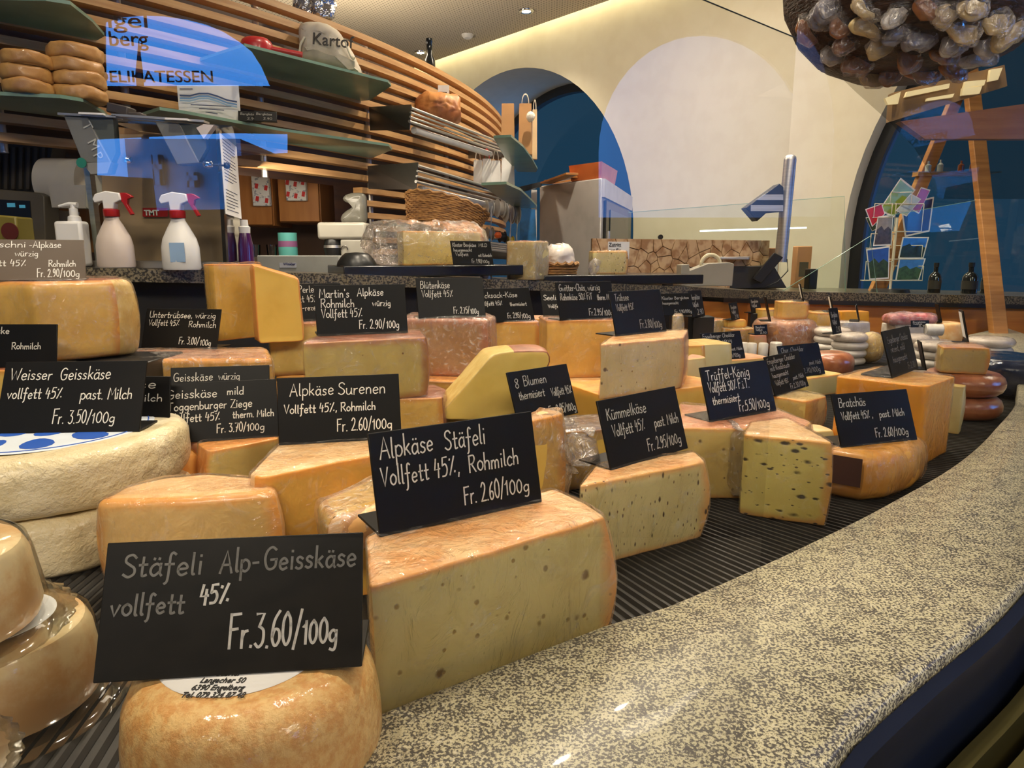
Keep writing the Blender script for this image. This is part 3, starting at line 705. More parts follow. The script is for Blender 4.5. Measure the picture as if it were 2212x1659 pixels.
def chalk(v):
    return mat('chalk_%d' % v, srgb(v, v * .98, v * .93), .7, col2=srgb(v * .72, v * .71, v * .66), nscale=260, lo=.45, hi=.85)
SIGNS = {
'S1':(-0.2107,0.3155,0.088,0.11,0.46,0.133,0.069),'S2':(-0.0912,0.4521,0.108,0.55,0.23,0.135,0.072),'S3':(-0.2490,0.7174,0.100,0.23,0.27,0.130,0.072),
'S4':(-0.5348,0.6952,0.118,0.07,0.45,0.145,0.078),'S5':(-0.5120,0.7700,0.090,-0.02,0.23,0.120,0.075),'S6':(-0.4743,0.9397,0.078,0.20,0.32,0.132,0.070),
'S7':(-0.4073,0.7828,0.083,0.28,0.32,0.129,0.071),'S8':(-0.7477,0.9597,0.265,0.47,0.55,0.142,0.067),'S9':(-0.7350,0.9180,0.152,0.01,0.22,0.124,0.058),
'S10':(-0.6346,1.1792,0.145,-0.16,0.35,0.140,0.069),'S11':(-0.4313,1.2870,0.177,0.58,0.26,0.126,0.072),'S12':(-0.2740,0.9722,0.188,0.34,0.23,0.129,0.072),
'S13':(-0.1657,1.2345,0.189,0.31,0.31,0.124,0.074),'S14':(-0.0620,1.3863,0.166,0.52,0.37,0.127,0.072),'S15':(0.0701,1.5308,0.160,0.22,0.49,0.134,0.069),
'S16':(0.0884,1.2702,0.182,0.47,0.29,0.124,0.072),'S17':(0.1639,1.0857,0.174,0.68,0.26,0.124,0.072),'S18':(0.3693,1.7451,0.150,0.38,0.36,0.107,0.058),
'S19':(0.0091,0.8891,0.078,0.74,0.34,0.116,0.073),'S20':(0.1006,0.6756,0.085,0.70,0.31,0.129,0.072),'S21':(0.2522,0.8581,0.091,0.55,0.33,0.128,0.071),
'S22':(0.4760,1.6883,0.043,0.49,0.34,0.135,0.071),'S23':(0.4616,1.1919,0.057,0.77,0.37,0.138,0.071),'S24':(0.5726,1.4365,0.044,0.52,0.35,0.133,0.071),
'S25':(0.4145,0.8439,0.062,0.31,0.38,0.123,0.068),'S26':(0.5717,1.0269,0.118,0.78,0.30,0.128,0.072),'S27':(-0.1605,1.9330,0.2725,0.54,0.27,0.127,0.069)}
def price_sign(x, y, z, yaw, lean, wd, ht, label, lines, v=225, pen=.0011, foot=.045, mt=None, group='black chalk price signs in the cheese counter'):
    t = thing('price_sign', label, 'price sign', (x, y, z), group)
    u = Vector((math.cos(yaw), math.sin(yaw), 0)); n = Vector((-math.sin(yaw), math.cos(yaw), 0)); up = (Vector((0, 0, math.cos(lean))) + n * math.sin(lean)); b = Vector((x, y, z + .0005))
    nn = u.cross(up)             # towards the reader
    th = .0024; m = MB(); cr = .003
    pl = [b, b + u * wd, b + u * wd + up * ht, b + up * ht]
    m.prism([p for p in pl], -nn * th); build('panel', m, mt or BLACK, t, bevel=.0006)
    m = MB(); f0 = b - nn * th * .3; m.prism([f0, f0 + u * wd, f0 + u * wd + n * foot, f0 + n * foot], (0, 0, .0020)); build('foot', m, mt or BLACK, t, bevel=.0005)
    if lines:
        m = MB(); M = frame(b + nn * .0004, u, up)
        for (tx, a, c, yy, cap) in lines: write(m, tx, a * wd, c * wd, yy * ht, cap * ht, pen, M)
        build('handwriting', m, chalk(v), t, recalc=False, smooth=0)
    return t
def sg(k, label, lines, **kw): return price_sign(*SIGNS[k], label, lines, **kw)
# (text, x from, x to, baseline, capital height) as fractions of the panel
sg('S1', 'large front sign reading Stäfeli Alp-Geisskäse, Fr. 3.60', [('Stäfeli', .07, .38, .74, .17), ('Alp-', .44, .60, .74, .17), ('Geisskäse', .61, .98, .745, .17), ('vollfett', .04, .32, .46, .15)], v=120, pen=.0013)
_s = [o for o in bpy.data.objects if o.get('label', '').startswith('large front sign')][0]
x, y, z, yaw, lean, wd, ht = SIGNS['S1']; u = Vector((math.cos(yaw), math.sin(yaw), 0)); n = Vector((-math.sin(yaw), math.cos(yaw), 0)); up = Vector((0, 0, math.cos(lean))) + n * math.sin(lean)
m = MB(); M = frame(Vector((x, y, z)) + u.cross(up) * .0005, u, up)
for (tx, a, c, yy, cap) in [('45%', .37, .49, .52, .14), ('Fr.3.60/', .49, .77, .19, .24), ('100g', .77, .91, .20, .17)]: write(m, tx, a * wd, c * wd, yy * ht, cap * ht, .0014, M)
build('handwriting', m, chalk(215), _s, recalc=False, smooth=0)
sg('S2', 'sign Alpkäse Stäfeli, Fr. 2.60, on the big holed wedge', [('Alpkäse', .05, .36, .74, .20), ('Stäfeli', .42, .68, .73, .20), ('Vollfett 45%,', .04, .50, .47, .19), ('Rohmilch', .55, .88, .46, .18), ('Fr. 2.60/', .50, .76, .14, .19), ('100g', .76, .93, .15, .15)], v=205)
sg('S3', 'sign Alpkäse Surenen, Fr. 2.60, on a pale orange wedge', [('Alpkäse', .10, .46, .72, .18), ('Surenen', .49, .89, .71, .18), ('Vollfett 45%, Rohmilch', .05, .80, .46, .13), ('Fr. 2.60/', .47, .76, .16, .19), ('100g', .76, .93, .16, .15)], v=235)
sg('S4', 'sign Weisser Geisskäse, Fr. 3.50, on the white wheels', [('Weisser', .05, .35, .74, .16), ('Geisskäse', .40, .76, .74, .17), ('vollfett 45%', .05, .44, .48, .15), ('past. Milch', .56, .93, .46, .15), ('Fr. 3.50/', .39, .66, .13, .19), ('100g', .66, .83, .13, .15)], v=235)
sg('S5', 'half hidden sign ending in käse behind the Weisser Geisskäse sign', [('Geisskäse', .1, .88, .82, .14), ('Milch', .66, .94, .62, .11), ('100g', .72, .9, .06, .12)], v=230)
sg('S6', 'sign Geisskäse würzig behind the Geisskäse mild sign', [('Geisskäse', .03, .43, .72, .17), ('würzig', .48, .70, .72, .16), ('Toggenburger Ziege', .03, .72, .46, .16), ('Fr. 3.70/100g', .5, .95, .1, .15)], v=215)
sg('S7', 'sign Geisskäse mild, Toggenburger Ziege, Fr. 3.70', [('Geisskäse', .05, .48, .74, .15), ('mild', .56, .71, .76, .13), ('Toggenburger Ziege', .05, .78, .54, .14), ('Vollfett 45%', .07, .50, .34, .14), ('therm. Milch', .60, .97, .36, .12), ('Fr. 3.70/', .46, .72, .13, .15), ('100g', .72, .88, .13, .12)], v=225)
sg('S8', 'brownish sign Urnerschni Alpkäse, Fr. 2.90, on the big left block', [('Urnerschni', .02, .50, .80, .15), ('-Alpkäse', .52, .80, .79, .16), ('würzig', .40, .60, .58, .15), ('Vollfett 45%', .05, .50, .34, .15), ('Rohmilch', .68, .92, .32, .15), ('Fr. 2.90/', .58, .80, .07, .20), ('100g', .80, .95, .07, .15)], v=225, mt=mat('brown_black_acrylic', srgb(84, 68, 52), .4))
sg('S9', 'half hidden sign with the word Rohmilch at the left picture edge', [('Ziegenecke', .02, .50, .78, .15), ('Rohmilch', .52, .84, .42, .15)], v=225)
sg('S10', 'sign Untertrübsee würzig, Fr. 3.00, on a wrapped slab', [('Untertrübsee, würzig', .06, .95, .76, .16), ('Vollfett 45%', .06, .48, .56, .15), ('Rohmilch', .60, .97, .53, .15), ('Fr. 3.00/', .50, .77, .10, .18), ('100g', .78, .93, .08, .14)], v=220)
sg('S11', 'sign Berg Perle half behind the sign Martin\'s Alpkäse', [('Berg', .05, .28, .76, .18), ('Perle', .34, .58, .76, .18), ('Vollfett 45%', .07, .62, .50, .18), ('würzig-rezent', .1, .66, .28, .16)], v=215)
sg('S12', 'sign Martin\'s Alpkäse, Rohmilch, Fr. 2.90', [("Martin's", .05, .38, .75, .17), ('Alpkäse', .46, .76, .77, .16), ('Rohmilch', .06, .43, .55, .16), ('würzig', .62, .83, .56, .13), ('Vollfett 45%', .06, .51, .35, .17), ('Fr. 2.90/', .46, .75, .11, .18), ('100g', .76, .91, .11, .15)], v=232)
sg('S13', 'sign Blütenkäse, Fr. 2.75, on a pinkish wrapped block', [('Blütenkäse', .06, .50, .74, .18), ('Vollfett 45%', .07, .54, .52, .17), ('Fr. 2.75/', .52, .76, .10, .16), ('100g', .77, .90, .08, .13)], v=200)
sg('S14', 'sign Rucksack-Käse, Fr. 2.95', [('Rucksack-Käse', .02, .76, .72, .16), ('Vollfett 45%', .04, .45, .50, .12), ('thermisiert', .58, .90, .46, .11), ('Fr. 2.95/', .5, .75, .10, .16), ('100g', .76, .93, .08, .13)], v=190)
sg('S15', 'sign Seelisberger half hidden behind the Gwitter-Chäs sign', [('Seelisberger', .04, .62, .68, .18), ('Vollfett 45%', .1, .5, .40, .12)], v=215)
sg('S16', 'sign Gwitter-Chäs würzig, Fr. 2.95', [('Gwitter-Chäs, würzig', .05, .78, .76, .18), ('Rahmkäse 50% FiT', .05, .62, .52, .17), ('therm. M', .70, .92, .5, .15), ('Fr.2.95/', .52, .78, .10, .17), ('100g', .79, .95, .08, .14)], v=175)
sg('S17', 'sign priced Fr. 3.80 on a tall speckled block', [('Trübsee', .08, .35, .78, .16), ('Vollfett 45%', .08, .42, .56, .15), ('Fr.3.80/', .48, .76, .13, .19), ('100g', .76, .92, .11, .14)], v=150)
sg('S18', 'small chalk sign behind the Fr. 3.80 sign', [('Kloster Bergkäse', .15, .92, .72, .14), ('hausgemacht', .15, .6, .5, .12), ('Fr. 1.90/100g', .45, .94, .1, .14)], v=150)
sg('S19', 'sign 8 Blumen, Fr. 2.95', [('8', .08, .15, .68, .17), ('Blumen', .22, .60, .70, .18), ('thermisiert', .10, .52, .46, .16), ('Vollfett 45%', .62, .98, .42, .15), ('Fr. 2.95/', .52, .82, .08, .17), ('100g', .82, .98, .08, .14)], v=180)
sg('S20', 'sign Kümmelkäse, Fr. 2.95', [('Kümmelkäse', .07, .56, .70, .17), ('Vollfett 45%', .10, .50, .45, .16), ('past. Milch', .62, .95, .44, .15), ('Fr. 2.95/', .48, .76, .12, .18), ('100g', .76, .93, .12, .15)], v=185)
sg('S21', 'sign Trüffel-König, Fr. 5.50', [('Trüffel-König', .06, .70, .74, .19), ('Vollfett 50% F.i.T.', .06, .66, .52, .18), ('thermisiert', .08, .48, .30, .15), ('Fr.5.50/', .44, .72, .10, .20), ('100g', .72, .91, .10, .15)], v=232)
sg('S22', 'sign Engelberger Cheddar geschmackvoll würzig, Fr. 2.70', [('Engelberger Cheddar', .04, .84, .80, .15), ('geschmack. würzig', .06, .74, .62, .14), ('hausgemacht', .06, .50, .42, .12), ('Vollfett 45%', .06, .46, .24, .12), ('past. Milch', .66, .96, .30, .11), ('Fr.2.70/100g', .44, .88, .06, .13)], v=170)
sg('S23', 'sign Engelberger Cheddar mit Knoblauch, Fr. 2.30', [('Engelberger Cheddar', .04, .84, .80, .14), ('mit Knoblauch', .06, .62, .62, .13), ('hausgemacht', .06, .52, .44, .12), ('Vollfett 45%', .08, .46, .24, .12), ('past. Milch', .60, .93, .27, .11), ('Fr.2.30/100g', .46, .92, .06, .13)], v=165)
sg('S24', 'dark sign behind the Knoblauch Cheddar sign, Fr. 2.70', [('Chur. Cheddar', .06, .6, .78, .15), ('past. Milch', .66, .95, .34, .12), ('2.70/100g', .48, .9, .10, .15)], v=140)
sg('S25', 'sign Bratchäs, Fr. 2.60', [('Bratchäs', .07, .42, .74, .17), ('Vollfett 45% ,', .07, .48, .50, .15), ('past. Milch', .56, .90, .49, .14), ('Fr. 2.60/', .46, .73, .12, .17), ('100g', .73, .90, .12, .13)], v=195)
sg('S26', 'sign standing on the tall orange cheddar block', [('Engelberger Cheddar', .10, .86, .72, .15), ('rezent, mild', .14, .66, .52, .14), ('hausgemacht', .14, .66, .30, .13), ('Fr.2.70/', .62, .92, .07, .14)], v=130)
sg('S27', 'sign Kloster Bergkäse mild, Fr. 1.90, on the raised black tray', [('Kloster Bergkäse', .04, .62, .76, .16), ('MILD', .68, .90, .76, .14), ('hausgemacht', .05, .50, .56, .13), ('Vollfett', .08, .40, .38, .13), ('mit Rohmilch', .64, .98, .34, .13), ('Fr. 1.90/', .46, .72, .08, .17), ('100g', .72, .90, .08, .12)], v=165)

# ================================================================== CHEESES
O_ = srgb
P_YEL = paste('paste_ivory_yellow', O_(224, 202, 124), O_(234, 164, 76), .007, holes=[(60, .16, .25, None, O_(140, 108, 34))])
P_BIG = paste('paste_holed', O_(222, 208, 136), O_(234, 166, 84), .006, holes=[(42, .15, .75, None, O_(132, 96, 26)), (90, .2, .6, None, O_(160, 130, 54))])
P_BEI = paste('paste_beige', O_(236, 206, 140), O_(234, 166, 76), .014, holes=[(40, .1, .12, (1, .5, 2), O_(170, 120, 60))])
P_ORG = paste('paste_orange_yellow', O_(226, 184, 88), O_(238, 166, 66), .012)
P_KUM = paste('paste_caraway', O_(226, 214, 152), O_(232, 176, 98), .008, holes=[(95, .22, .8, (1.6, 1.6, .7), O_(70, 44, 24)), (150, .2, .8, (1.5, 1.5, .7), O_(110, 76, 36))])
P_TRU = paste('paste_truffle', O_(232, 220, 130), O_(224, 166, 80), .009, holes=[(52, .34, .85, (1, 1, 2.2), O_(46, 36, 30)), (110, .24, .7, (1, 1, 2), O_(70, 58, 40))])
P_TR2 = paste('paste_pepper', O_(230, 208, 132), O_(230, 172, 92), .007, holes=[(80, .22, .75, (1, .6, 1), O_(90, 56, 28))])
P_SPK = paste('paste_speckled', O_(234, 216, 164), O_(230, 176, 112), .008, holes=[(58, .18, .75, None, O_(110, 84, 44)), (120, .16, .6, None, O_(150, 120, 70))])
P_GLD = paste('paste_golden', O_(234, 196, 104), O_(206, 140, 60), .010)
P_MAR = paste('paste_martin', O_(222, 200, 118), O_(178, 118, 62), .013, holes=[(80, .12, .2, None, O_(150, 110, 44))])
P_OCH = paste('paste_ochre', O_(214, 176, 80), O_(150, 100, 40), .010)
P_BRI = paste('paste_bright_yellow', O_(238, 204, 108), O_(214, 160, 70), .006, holes=[(50, .08, .15, None, O_(200, 160, 60))])
P_CHD = paste('paste_cheddar', O_(250, 182, 48), O_(246, 170, 44), .004, col2=O_(242, 166, 36))
P_PAL = paste('paste_pale', O_(222, 206, 150), O_(214, 186, 120), .006)
P_BLU = paste('paste_pink_yellow', O_(196, 158, 108), O_(196, 130, 96), .02, holes=[(30, .2, .3, None, O_(186, 112, 84))])
R_PEA = rind('rind_peach', O_(242, 206, 150), O_(232, 174, 106), .45)
R_PK2 = rind('rind_pale_peach', O_(246, 216, 166), O_(234, 190, 128), .3, 40)
R_ORG = rind('rind_orange', O_(238, 176, 92), O_(222, 148, 64), .35)
R_WEV = rind('rind_woven', O_(244, 202, 130), O_(226, 164, 90), .7, 420, rough=.35, coat=.7, nscale=160)
R_BRN = rind('rind_brown', O_(172, 108, 74), O_(134, 78, 48), .5)
R_DRK = rind('rind_dark_crust', O_(120, 84, 48), O_(84, 56, 32), .6)
R_YEL = rind('rind_yellow_wax', O_(232, 176, 74), O_(220, 156, 56), .15, 20, coat=.6)
R_RED = rind('rind_red_brown', O_(186, 118, 78), O_(156, 88, 54), .2, 30, rough=.3, coat=.7)
R_RYE = rind('rind_rye', O_(204, 142, 84), O_(172, 108, 60), .5, 40, coat=.6)
R_WHT = rind('rind_white_mould', O_(236, 222, 188), O_(218, 200, 156), 1.0, 26, coat=.3, rough=.45, nscale=14, bd=.008)
R_WH2 = rind('rind_white_disc', O_(226, 220, 208), O_(206, 198, 186), .25, 40, coat=.5, rough=.4)
R_GRP = rind('rind_pale_yellow', O_(222, 196, 120), O_(206, 172, 92), .3, coat=.4)
R_PNK = rind('rind_pink', O_(224, 178, 140), O_(204, 144, 108), .4, 50, coat=.5)
FILM = film('cling_film', amt=1.0, thick=.10)
FILMH = film('crumpled_film', tint=(.99, .97, .97), amt=1.6, scale=60, thick=.30)
CH = 'cheese'
def cheese(name, label, pts, z0, z1, mats, wrap=None, group=None, film_amp=.003, **kw):
    """pts: world (x, y, tag)"""
    cx = sum(p[0] for p in pts) / len(pts); cy = sum(p[1] for p in pts) / len(pts)
    lp = [(p[0] - cx, p[1] - cy, p[2]) for p in pts]
    o = body(name, lp, z1 - z0, mats, loc=(cx, cy, z0), **kw); tag(o, label, CH, group)
    if wrap:
        k2 = dict(kw); k2.update(inflate=.0014, amp=film_amp, seed=kw.get('seed', 0) + 5)
        f = body('plastic_wrap', lp, z1 - z0 + .0015, [wrap] * 3, parent=o, **k2)
    return o
def tp(lst, z):                  # outline of a top face on plane z
    return [(W(a, b, z).x, W(a, b, z).y, t_) for a, b, t_ in lst]
def blk(cx, d, wd, dp, yaw, z, shape='box'):
    """outline centred on the sight line cx at depth d"""
    c = D(cx, 552, d); u = Vector((math.cos(yaw), math.sin(yaw))); n = Vector((-u.y, u.x))
    if shape == 'box': q = [(-.5, -.5, 'c'), (.5, -.5, 'r'), (.54, .1, 'r'), (.46, .5, 'c'), (-.5, .5, 'c')]
    if shape == 'wedge': q = [(-.5, -.5, 'c'), (.5, -.2, 'r'), (.56, .15, 'r'), (.42, .5, 'c')]
    if shape == 'rind': q = [(-.5, -.5, 'r'), (0, -.56, 'r'), (.5, -.5, 'c'), (.4, .5, 'c'), (-.4, .5, 'c')]
    return [(c.x + u.x * a * wd + n.x * b * dp, c.y + u.y * a * wd + n.y * b * dp, t_) for a, b, t_ in q]
def disc(cx, cy, r, n=28): return [(cx + r * math.cos(2 * math.pi * i / n), cy + r * math.sin(2 * math.pi * i / n), 'r') for i in range(n)]
# front goat cheese wheel
fw = W(505, 1440, .088)
wheel = cheese('round_cheese', 'small golden cheese wheel with a round address label in the front corner', disc(-.141, .345, .0615), 0, .087, [P_YEL, R_WEV, R_WEV], rf=.016, bulge=.006, amp=.0008, step=.008, seed=1, nz=12)
lab = MB(); lab.lathe([(.0, .0878), (.043, .0878), (.044, .0872)], (-.147, .350, .0), n=48); lo = build('paper_label', lab, WHITE, wheel); lo['label'] = 'round white paper label with a printed address'
PR = mat('print_black', (.02, .02, .022), .6)
for i, (tx, sz, yy) in enumerate([('Gabriel', .0062, .3268), ('Langacher 50', .0062, .3208), ('6390 Engelberg', .0062, .3148 ), ('Tel. 079 324 87 48', .0060, .3090)]):
    printed(tx, sz, PR, Matrix.Translation((-.1465, yy - .004 , .0881)) @ Matrix.Diagonal((.68, 1, 1, 1)), wheel, 'printed_line', ex=.0002, align='CENTER', shear=.15)
# the big holed wedge
cheese('cheese_wedge', 'big pale wedge with small holes and peach rind, largest cheese in the front row', tp([(801, 1270, 'c'), (1310, 1117, 'r'), (1262, 1085, 'r'), (1196, 1056, 'c'), (791, 1158, 'c')], .108), 0, .108, [P_BIG, R_PEA, R_PEA], wrap=FILM, rf=.0035, bulge=.010, seed=2, step=.005, film_amp=.001)
cheese('half_wheel', 'beige half wheel behind the front Stäfeli Alp-Geisskäse sign', tp([(204, 1083, 'c'), (400, 1079, 'c'), (597, 1062, 'r'), (594, 1045, 'r'), (550, 1029, 'r'), (450, 1022, 'r'), (350, 1030, 'r'), (270, 1050, 'r')], .09), 0, .09, [P_BEI, R_PEA, rind('rind_beige', O_(240, 204, 148), O_(226, 182, 120), .3)], rf=.007, bulge=.006, seed=3, wrap=FILM, film_amp=.001)
# white wheels
ww = []
for k in range(2):
    t = cheese('white_mould_cheese', ['lower of two large white wheels stacked at the left', 'upper large white wheel with blue and white label'][k], disc(-.50, .722, .136, 40), .059 * k, .059 * (k + 1) - .0005, [R_WHT] * 3, rf=.012, bulge=.004, amp=.0030, seed=4 + k, step=.008, group='large white wheels stacked at the left'); ww.append(t)
m = MB(); m.lathe([(0, .1186), (.104, .1186), (.105, .1180)], (-.50, .722, 0), n=64); o = build('cheese_label', m, mat('label_white_blue', (.70, .76, .82), .45), ww[1])
m = MB(); BL = mat('label_blue', srgb(40, 92, 190), .45)
for (nb, r0_, r1_, wa_) in ((10, .052, .094, .62), (5, .012, .042, .7)):
    for k in range(nb):
        a0 = 2 * math.pi * (k + .3) / nb; hw_ = math.pi / nb * wa_; rm_ = (r0_ + r1_) / 2; rr2 = (r1_ - r0_) / 2
        m.prism([(-.50 + (rm_ + rr2 * math.cos(q_)) * math.cos(a0 + hw_ * math.sin(q_)), .722 + (rm_ + rr2 * math.cos(q_)) * math.sin(a0 + hw_ * math.sin(q_)), .1187) for q_ in [2 * math.pi * i_ / 14 for i_ in range(14)]], (0, 0, .0003))
build('printed_pattern', m, BL, ww[1], smooth=0)
m = MB(); m.tube([(-.50 + .099 * math.cos(2 * math.pi * i / 64), .722 + .099 * math.sin(2 * math.pi * i / 64), .1187) for i in range(65)], .0007, 5); build('printed_ring', m, BL, ww[1])
# middle-left group
o = body('orange_cheese', [(p[0], p[1], 'r') for p in disc(0, 0, .034, 18)], .05, [R_ORG] * 3, loc=(-.405, .80, .0), rf=.01, bulge=.004, amp=.0015, seed=8); o.scale = (1, 1, 1.5); tag(o, 'small orange rinded cheese between the white wheels and the goat slab', CH)
cheese('cheese_wedge', 'narrow pinkish wedge standing left of the goat slab', [(-.386, .80, 'r'), (-.366, .795, 'c'), (-.355, .86, 'c'), (-.38, .87, 'r')], 0, .083, [P_PAL, R_PNK, R_PNK], rf=.003, seed=9)
cheese('cheese_slab', 'goat slab with orange rind under the Geisskäse mild sign', tp([(450, 976, 'c'), (602, 947, 'c'), (590, 932, 'r'), (425, 957, 'r')], .083), 0, .083, [P_YEL, R_ORG, R_ORG], rf=.003, seed=10, wrap=FILM, film_amp=.001)
cheese('cheese_wedge', 'wide wedge with pale top and orange side under the Surenen sign', tp([(537, 1026, 'r'), (562, 1032, 'c'), (800, 985, 'c'), (905, 968, 'r'), (900, 946, 'c'), (612, 951, 'r')], .10), 0, .10, [P_ORG, R_PK2, R_PK2], rf=.004, seed=11, wrap=FILM, film_amp=.0015, nz=12)
o = cheese('wrapped_cheese_piece', 'yellow cling-wrapped piece lying left of the big holed wedge', tp([(684, 1085, 'c'), (706, 1130, 'r'), (770, 1118, 'r'), (842, 1092, 'c'), (842, 1012, 'c')], .092), .060, .094, [P_BRI, R_PEA, paste('paste_lemon', O_(232, 206, 96), O_(220, 180, 80), .002)], rf=.008, seed=12, wrap=FILMH, film_amp=.004)
cheese('cheese_block', 'low orange block under the yellow wrapped piece', tp([(735, 1160, 'c'), (835, 1145, 'c'), (842, 1060, 'c'), (730, 1080, 'c')], .059), 0, .059, [P_ORG, R_ORG, R_ORG], rf=.003, seed=13)
o = cheese('wrapped_cheese_piece', 'tall film-wrapped wedge half hidden behind the Alpkäse Stäfeli sign', blk(1150, .70, .070, .05, .5, 0, 'wedge'), 0, .134, [P_ORG, R_PEA, R_PEA], rf=.004, seed=14, wrap=FILMH, film_amp=.006)
o = body('crumpled_wrap', [(p[0], p[1], 'r') for p in disc(0, 0, .011, 14)], .050, [FILMH] * 3, parent=o, M=Matrix.Translation((.030, .0, .070)) @ Matrix.Rotation(.3, 4, 'Y'), rf=.02, amp=.008, bulge=.012)
cheese('cheese_block', 'ochre block with a dark crust under the 8 Blumen sign', tp([(1150, 940, 'c'), (1318, 926, 'c'), (1312, 896, 'r'), (1160, 906, 'r')], .078), 0, .078, [P_OCH, R_DRK, R_DRK], rf=.003, seed=15, wrap=FILMH, film_amp=.002)
cheese('cheese_block', 'pale caraway block under the Kümmelkäse sign', tp([(1251, 1052, 'c'), (1524, 998, 'r'), (1500, 975, 'c'), (1288, 1004, 'c')], .085), 0, .085, [P_KUM, R_PK2, R_PEA], rf=.004, seed=16, wrap=FILM, film_amp=.001, bulge=.008)
cheese('cheese_block', 'speckled block under the Trüffel-König sign', tp([(1470, 925, 'c'), (1735, 925, 'r'), (1754, 912, 'r'), (1680, 884, 'c'), (1468, 872, 'c')], .091), 0, .091, [P_TR2, R_PEA, rind('rind_rosy', O_(230, 170, 128), O_(214, 146, 104), .4)], rf=.004, seed=17, wrap=FILM)
o = cheese('cheese_wedge', 'truffle wedge with dark flecks standing alone on the ribbed mat', tp([(1606, 938, 'c'), (1801, 958, 'r'), (1745, 925, 'r'), (1700, 903, 'c'), (1622, 912, 'c')], .097), 0, .097, [P_TRU, R_PEA, R_PK2], rf=.004, seed=18, wrap=FILM, film_amp=.001)
q = W(1606, 930, .09)
body('crumpled_wrap', [(-.006, -.03, 'r'), (.006, -.03, 'r'), (.006, .035, 'r'), (-.006, .035, 'r')], .085, [FILMH] * 3, parent=o, M=Matrix.Translation(Vector((q.x - o.location.x - .004, q.y - o.location.y + .015, .008))), rf=.01, amp=.005, bulge=.004)
# the wax covered quarter
br = cheese('wrapped_quarter_wheel', 'yellow waxed quarter wheel with a dark paper label under the Bratchäs sign', tp([(1788, 972, 'c'), (1868, 984, 'r'), (1925, 980, 'r'), (1975, 965, 'r'), (1998, 948, 'r'), (1975, 938, 'c'), (1800, 948, 'c')], .060), 0, .062, [paste('paste_amber', O_(216, 160, 72), O_(226, 170, 80), .006), R_YEL, R_YEL], rf=.012, bulge=.005, seed=19, wrap=FILM, nz=12)
a = W(1797, 973, .060); b = W(1866, 984, .060); m = MB(); nv = Vector((b.y - a.y, a.x - b.x, 0)).normalized() * .0045
m.prism([Vector((a.x, a.y, .020)) + nv, Vector((b.x, b.y, .020)) + nv, Vector((b.x, b.y, .056)) + nv * .8, Vector((a.x, a.y, .056)) + nv * .8], nv * .1); o = build('paper_label', m, mat('label_dark_brown', srgb(74, 50, 46), .4), br); o['label'] = 'plain dark brown label'
cheese('cheddar_block', 'tall bright orange cheddar block', tp([(1806, 813, 'c'), (2004, 836, 'c'), (2064, 814, 'c'), (1900, 792, 'c')], .118), 0, .118, [P_CHD, P_CHD, rind('cheddar_cloth', O_(248, 204, 112), O_(236, 172, 72), .3, coat=.5)], rf=.004, seed=20, wrap=FILM, film_amp=.0015, capkind=1)
cheese('cheese_wedge', 'pale greenish wedge standing right of the orange cheddar', blk(2066, 1.16, .032, .07, .9, 0), 0, .082, [P_PAL, R_GRP, R_GRP], rf=.003, seed=21)
c = D(2112, 552, 1.27)
for k in range(2): cheese('round_cheese', ['lower', 'upper'][k] + ' of two smooth reddish brown wheels at the right', disc(c.x, c.y, .066, 28), .0435 * k, .0435 * (k + 1) - .0005, [R_RED] * 3, rf=.018, bulge=.003, amp=.0006, seed=22 + k, group='reddish brown wheels at the right')
cheese('cheese_wedge', 'yellow wrapped wedge lying on the reddish wheels', [(c.x - .062, c.y - .03, 'c'), (c.x + .01, c.y - .05, 'r'), (c.x + .03, c.y + .02, 'c'), (c.x - .05, c.y + .01, 'c')], .0872, .135, [P_YEL, R_PNK, R_PNK], rf=.003, seed=24, wrap=FILM)
c2_ = D(2205, 552, 1.50)
cheese('dark_wrapped_wheel', 'dark blue glossy wrapped wheel at the right picture edge', disc(c2_.x, c2_.y, .10, 30), 0, .082, [rind('blue_foil', (.012, .02, .05), (.03, .04, .07), .6, 40, rough=.15, coat=.8)] * 3, rf=.02, amp=.002, seed=25)
# middle rows
cheese('cheese_block', 'tall speckled block under the Fr. 3.80 sign', tp([(1296, 745, 'c'), (1477, 729, 'r'), (1486, 713, 'c'), (1332, 720, 'c')], .174), .094, .174, [P_SPK, R_PNK, R_PEA], rf=.004, seed=26, wrap=FILM, film_amp=.0015, waist=.001)
cheese('cheese_slab', 'broad orange-brown slab beneath the tall speckled block', blk(1400, 1.10, .23, .12, .45, 0), 0, .0935, [P_ORG, R_ORG, R_ORG], rf=.004, seed=27)
cheese('cheese_block', 'golden block under the Gwitter-Chäs sign', blk(1262, 1.30, .155, .085, .12, 0), .075, .182, [P_GLD, R_BRN, R_BRN], rf=.003, seed=28, wrap=FILM, film_amp=.001)
cheese('cheese_slab', 'flat orange slab beneath the golden block', blk(1268, 1.27, .19, .14, .12, 0), 0, .0745, [P_ORG, R_PEA, R_PEA], rf=.004, seed=29)
cheese('cheese_block', 'greenish yellow block under the Martin\'s Alpkäse sign', tp([(653, 742, 'c'), (921, 728, 'r'), (906, 713, 'c'), (688, 724, 'c')], .188), .104, .188, [P_MAR, R_BRN, R_BRN], rf=.004, seed=30, wrap=FILM, film_amp=.001)
cheese('cheese_slab', 'yellow slab beneath the Martin\'s Alpkäse block', blk(800, .975, .19, .10, .14, 0), 0, .1035, [P_GLD, R_BRN, R_BRN], rf=.004, seed=31, wrap=FILM, film_amp=.001)
cheese('cheese_block', 'brownish wrapped block under the Berg Perle sign', blk(672, 1.31, .165, .09, .3, 0), .08, .177, [P_MAR, R_BRN, R_BRN], rf=.004, seed=32, wrap=FILM)
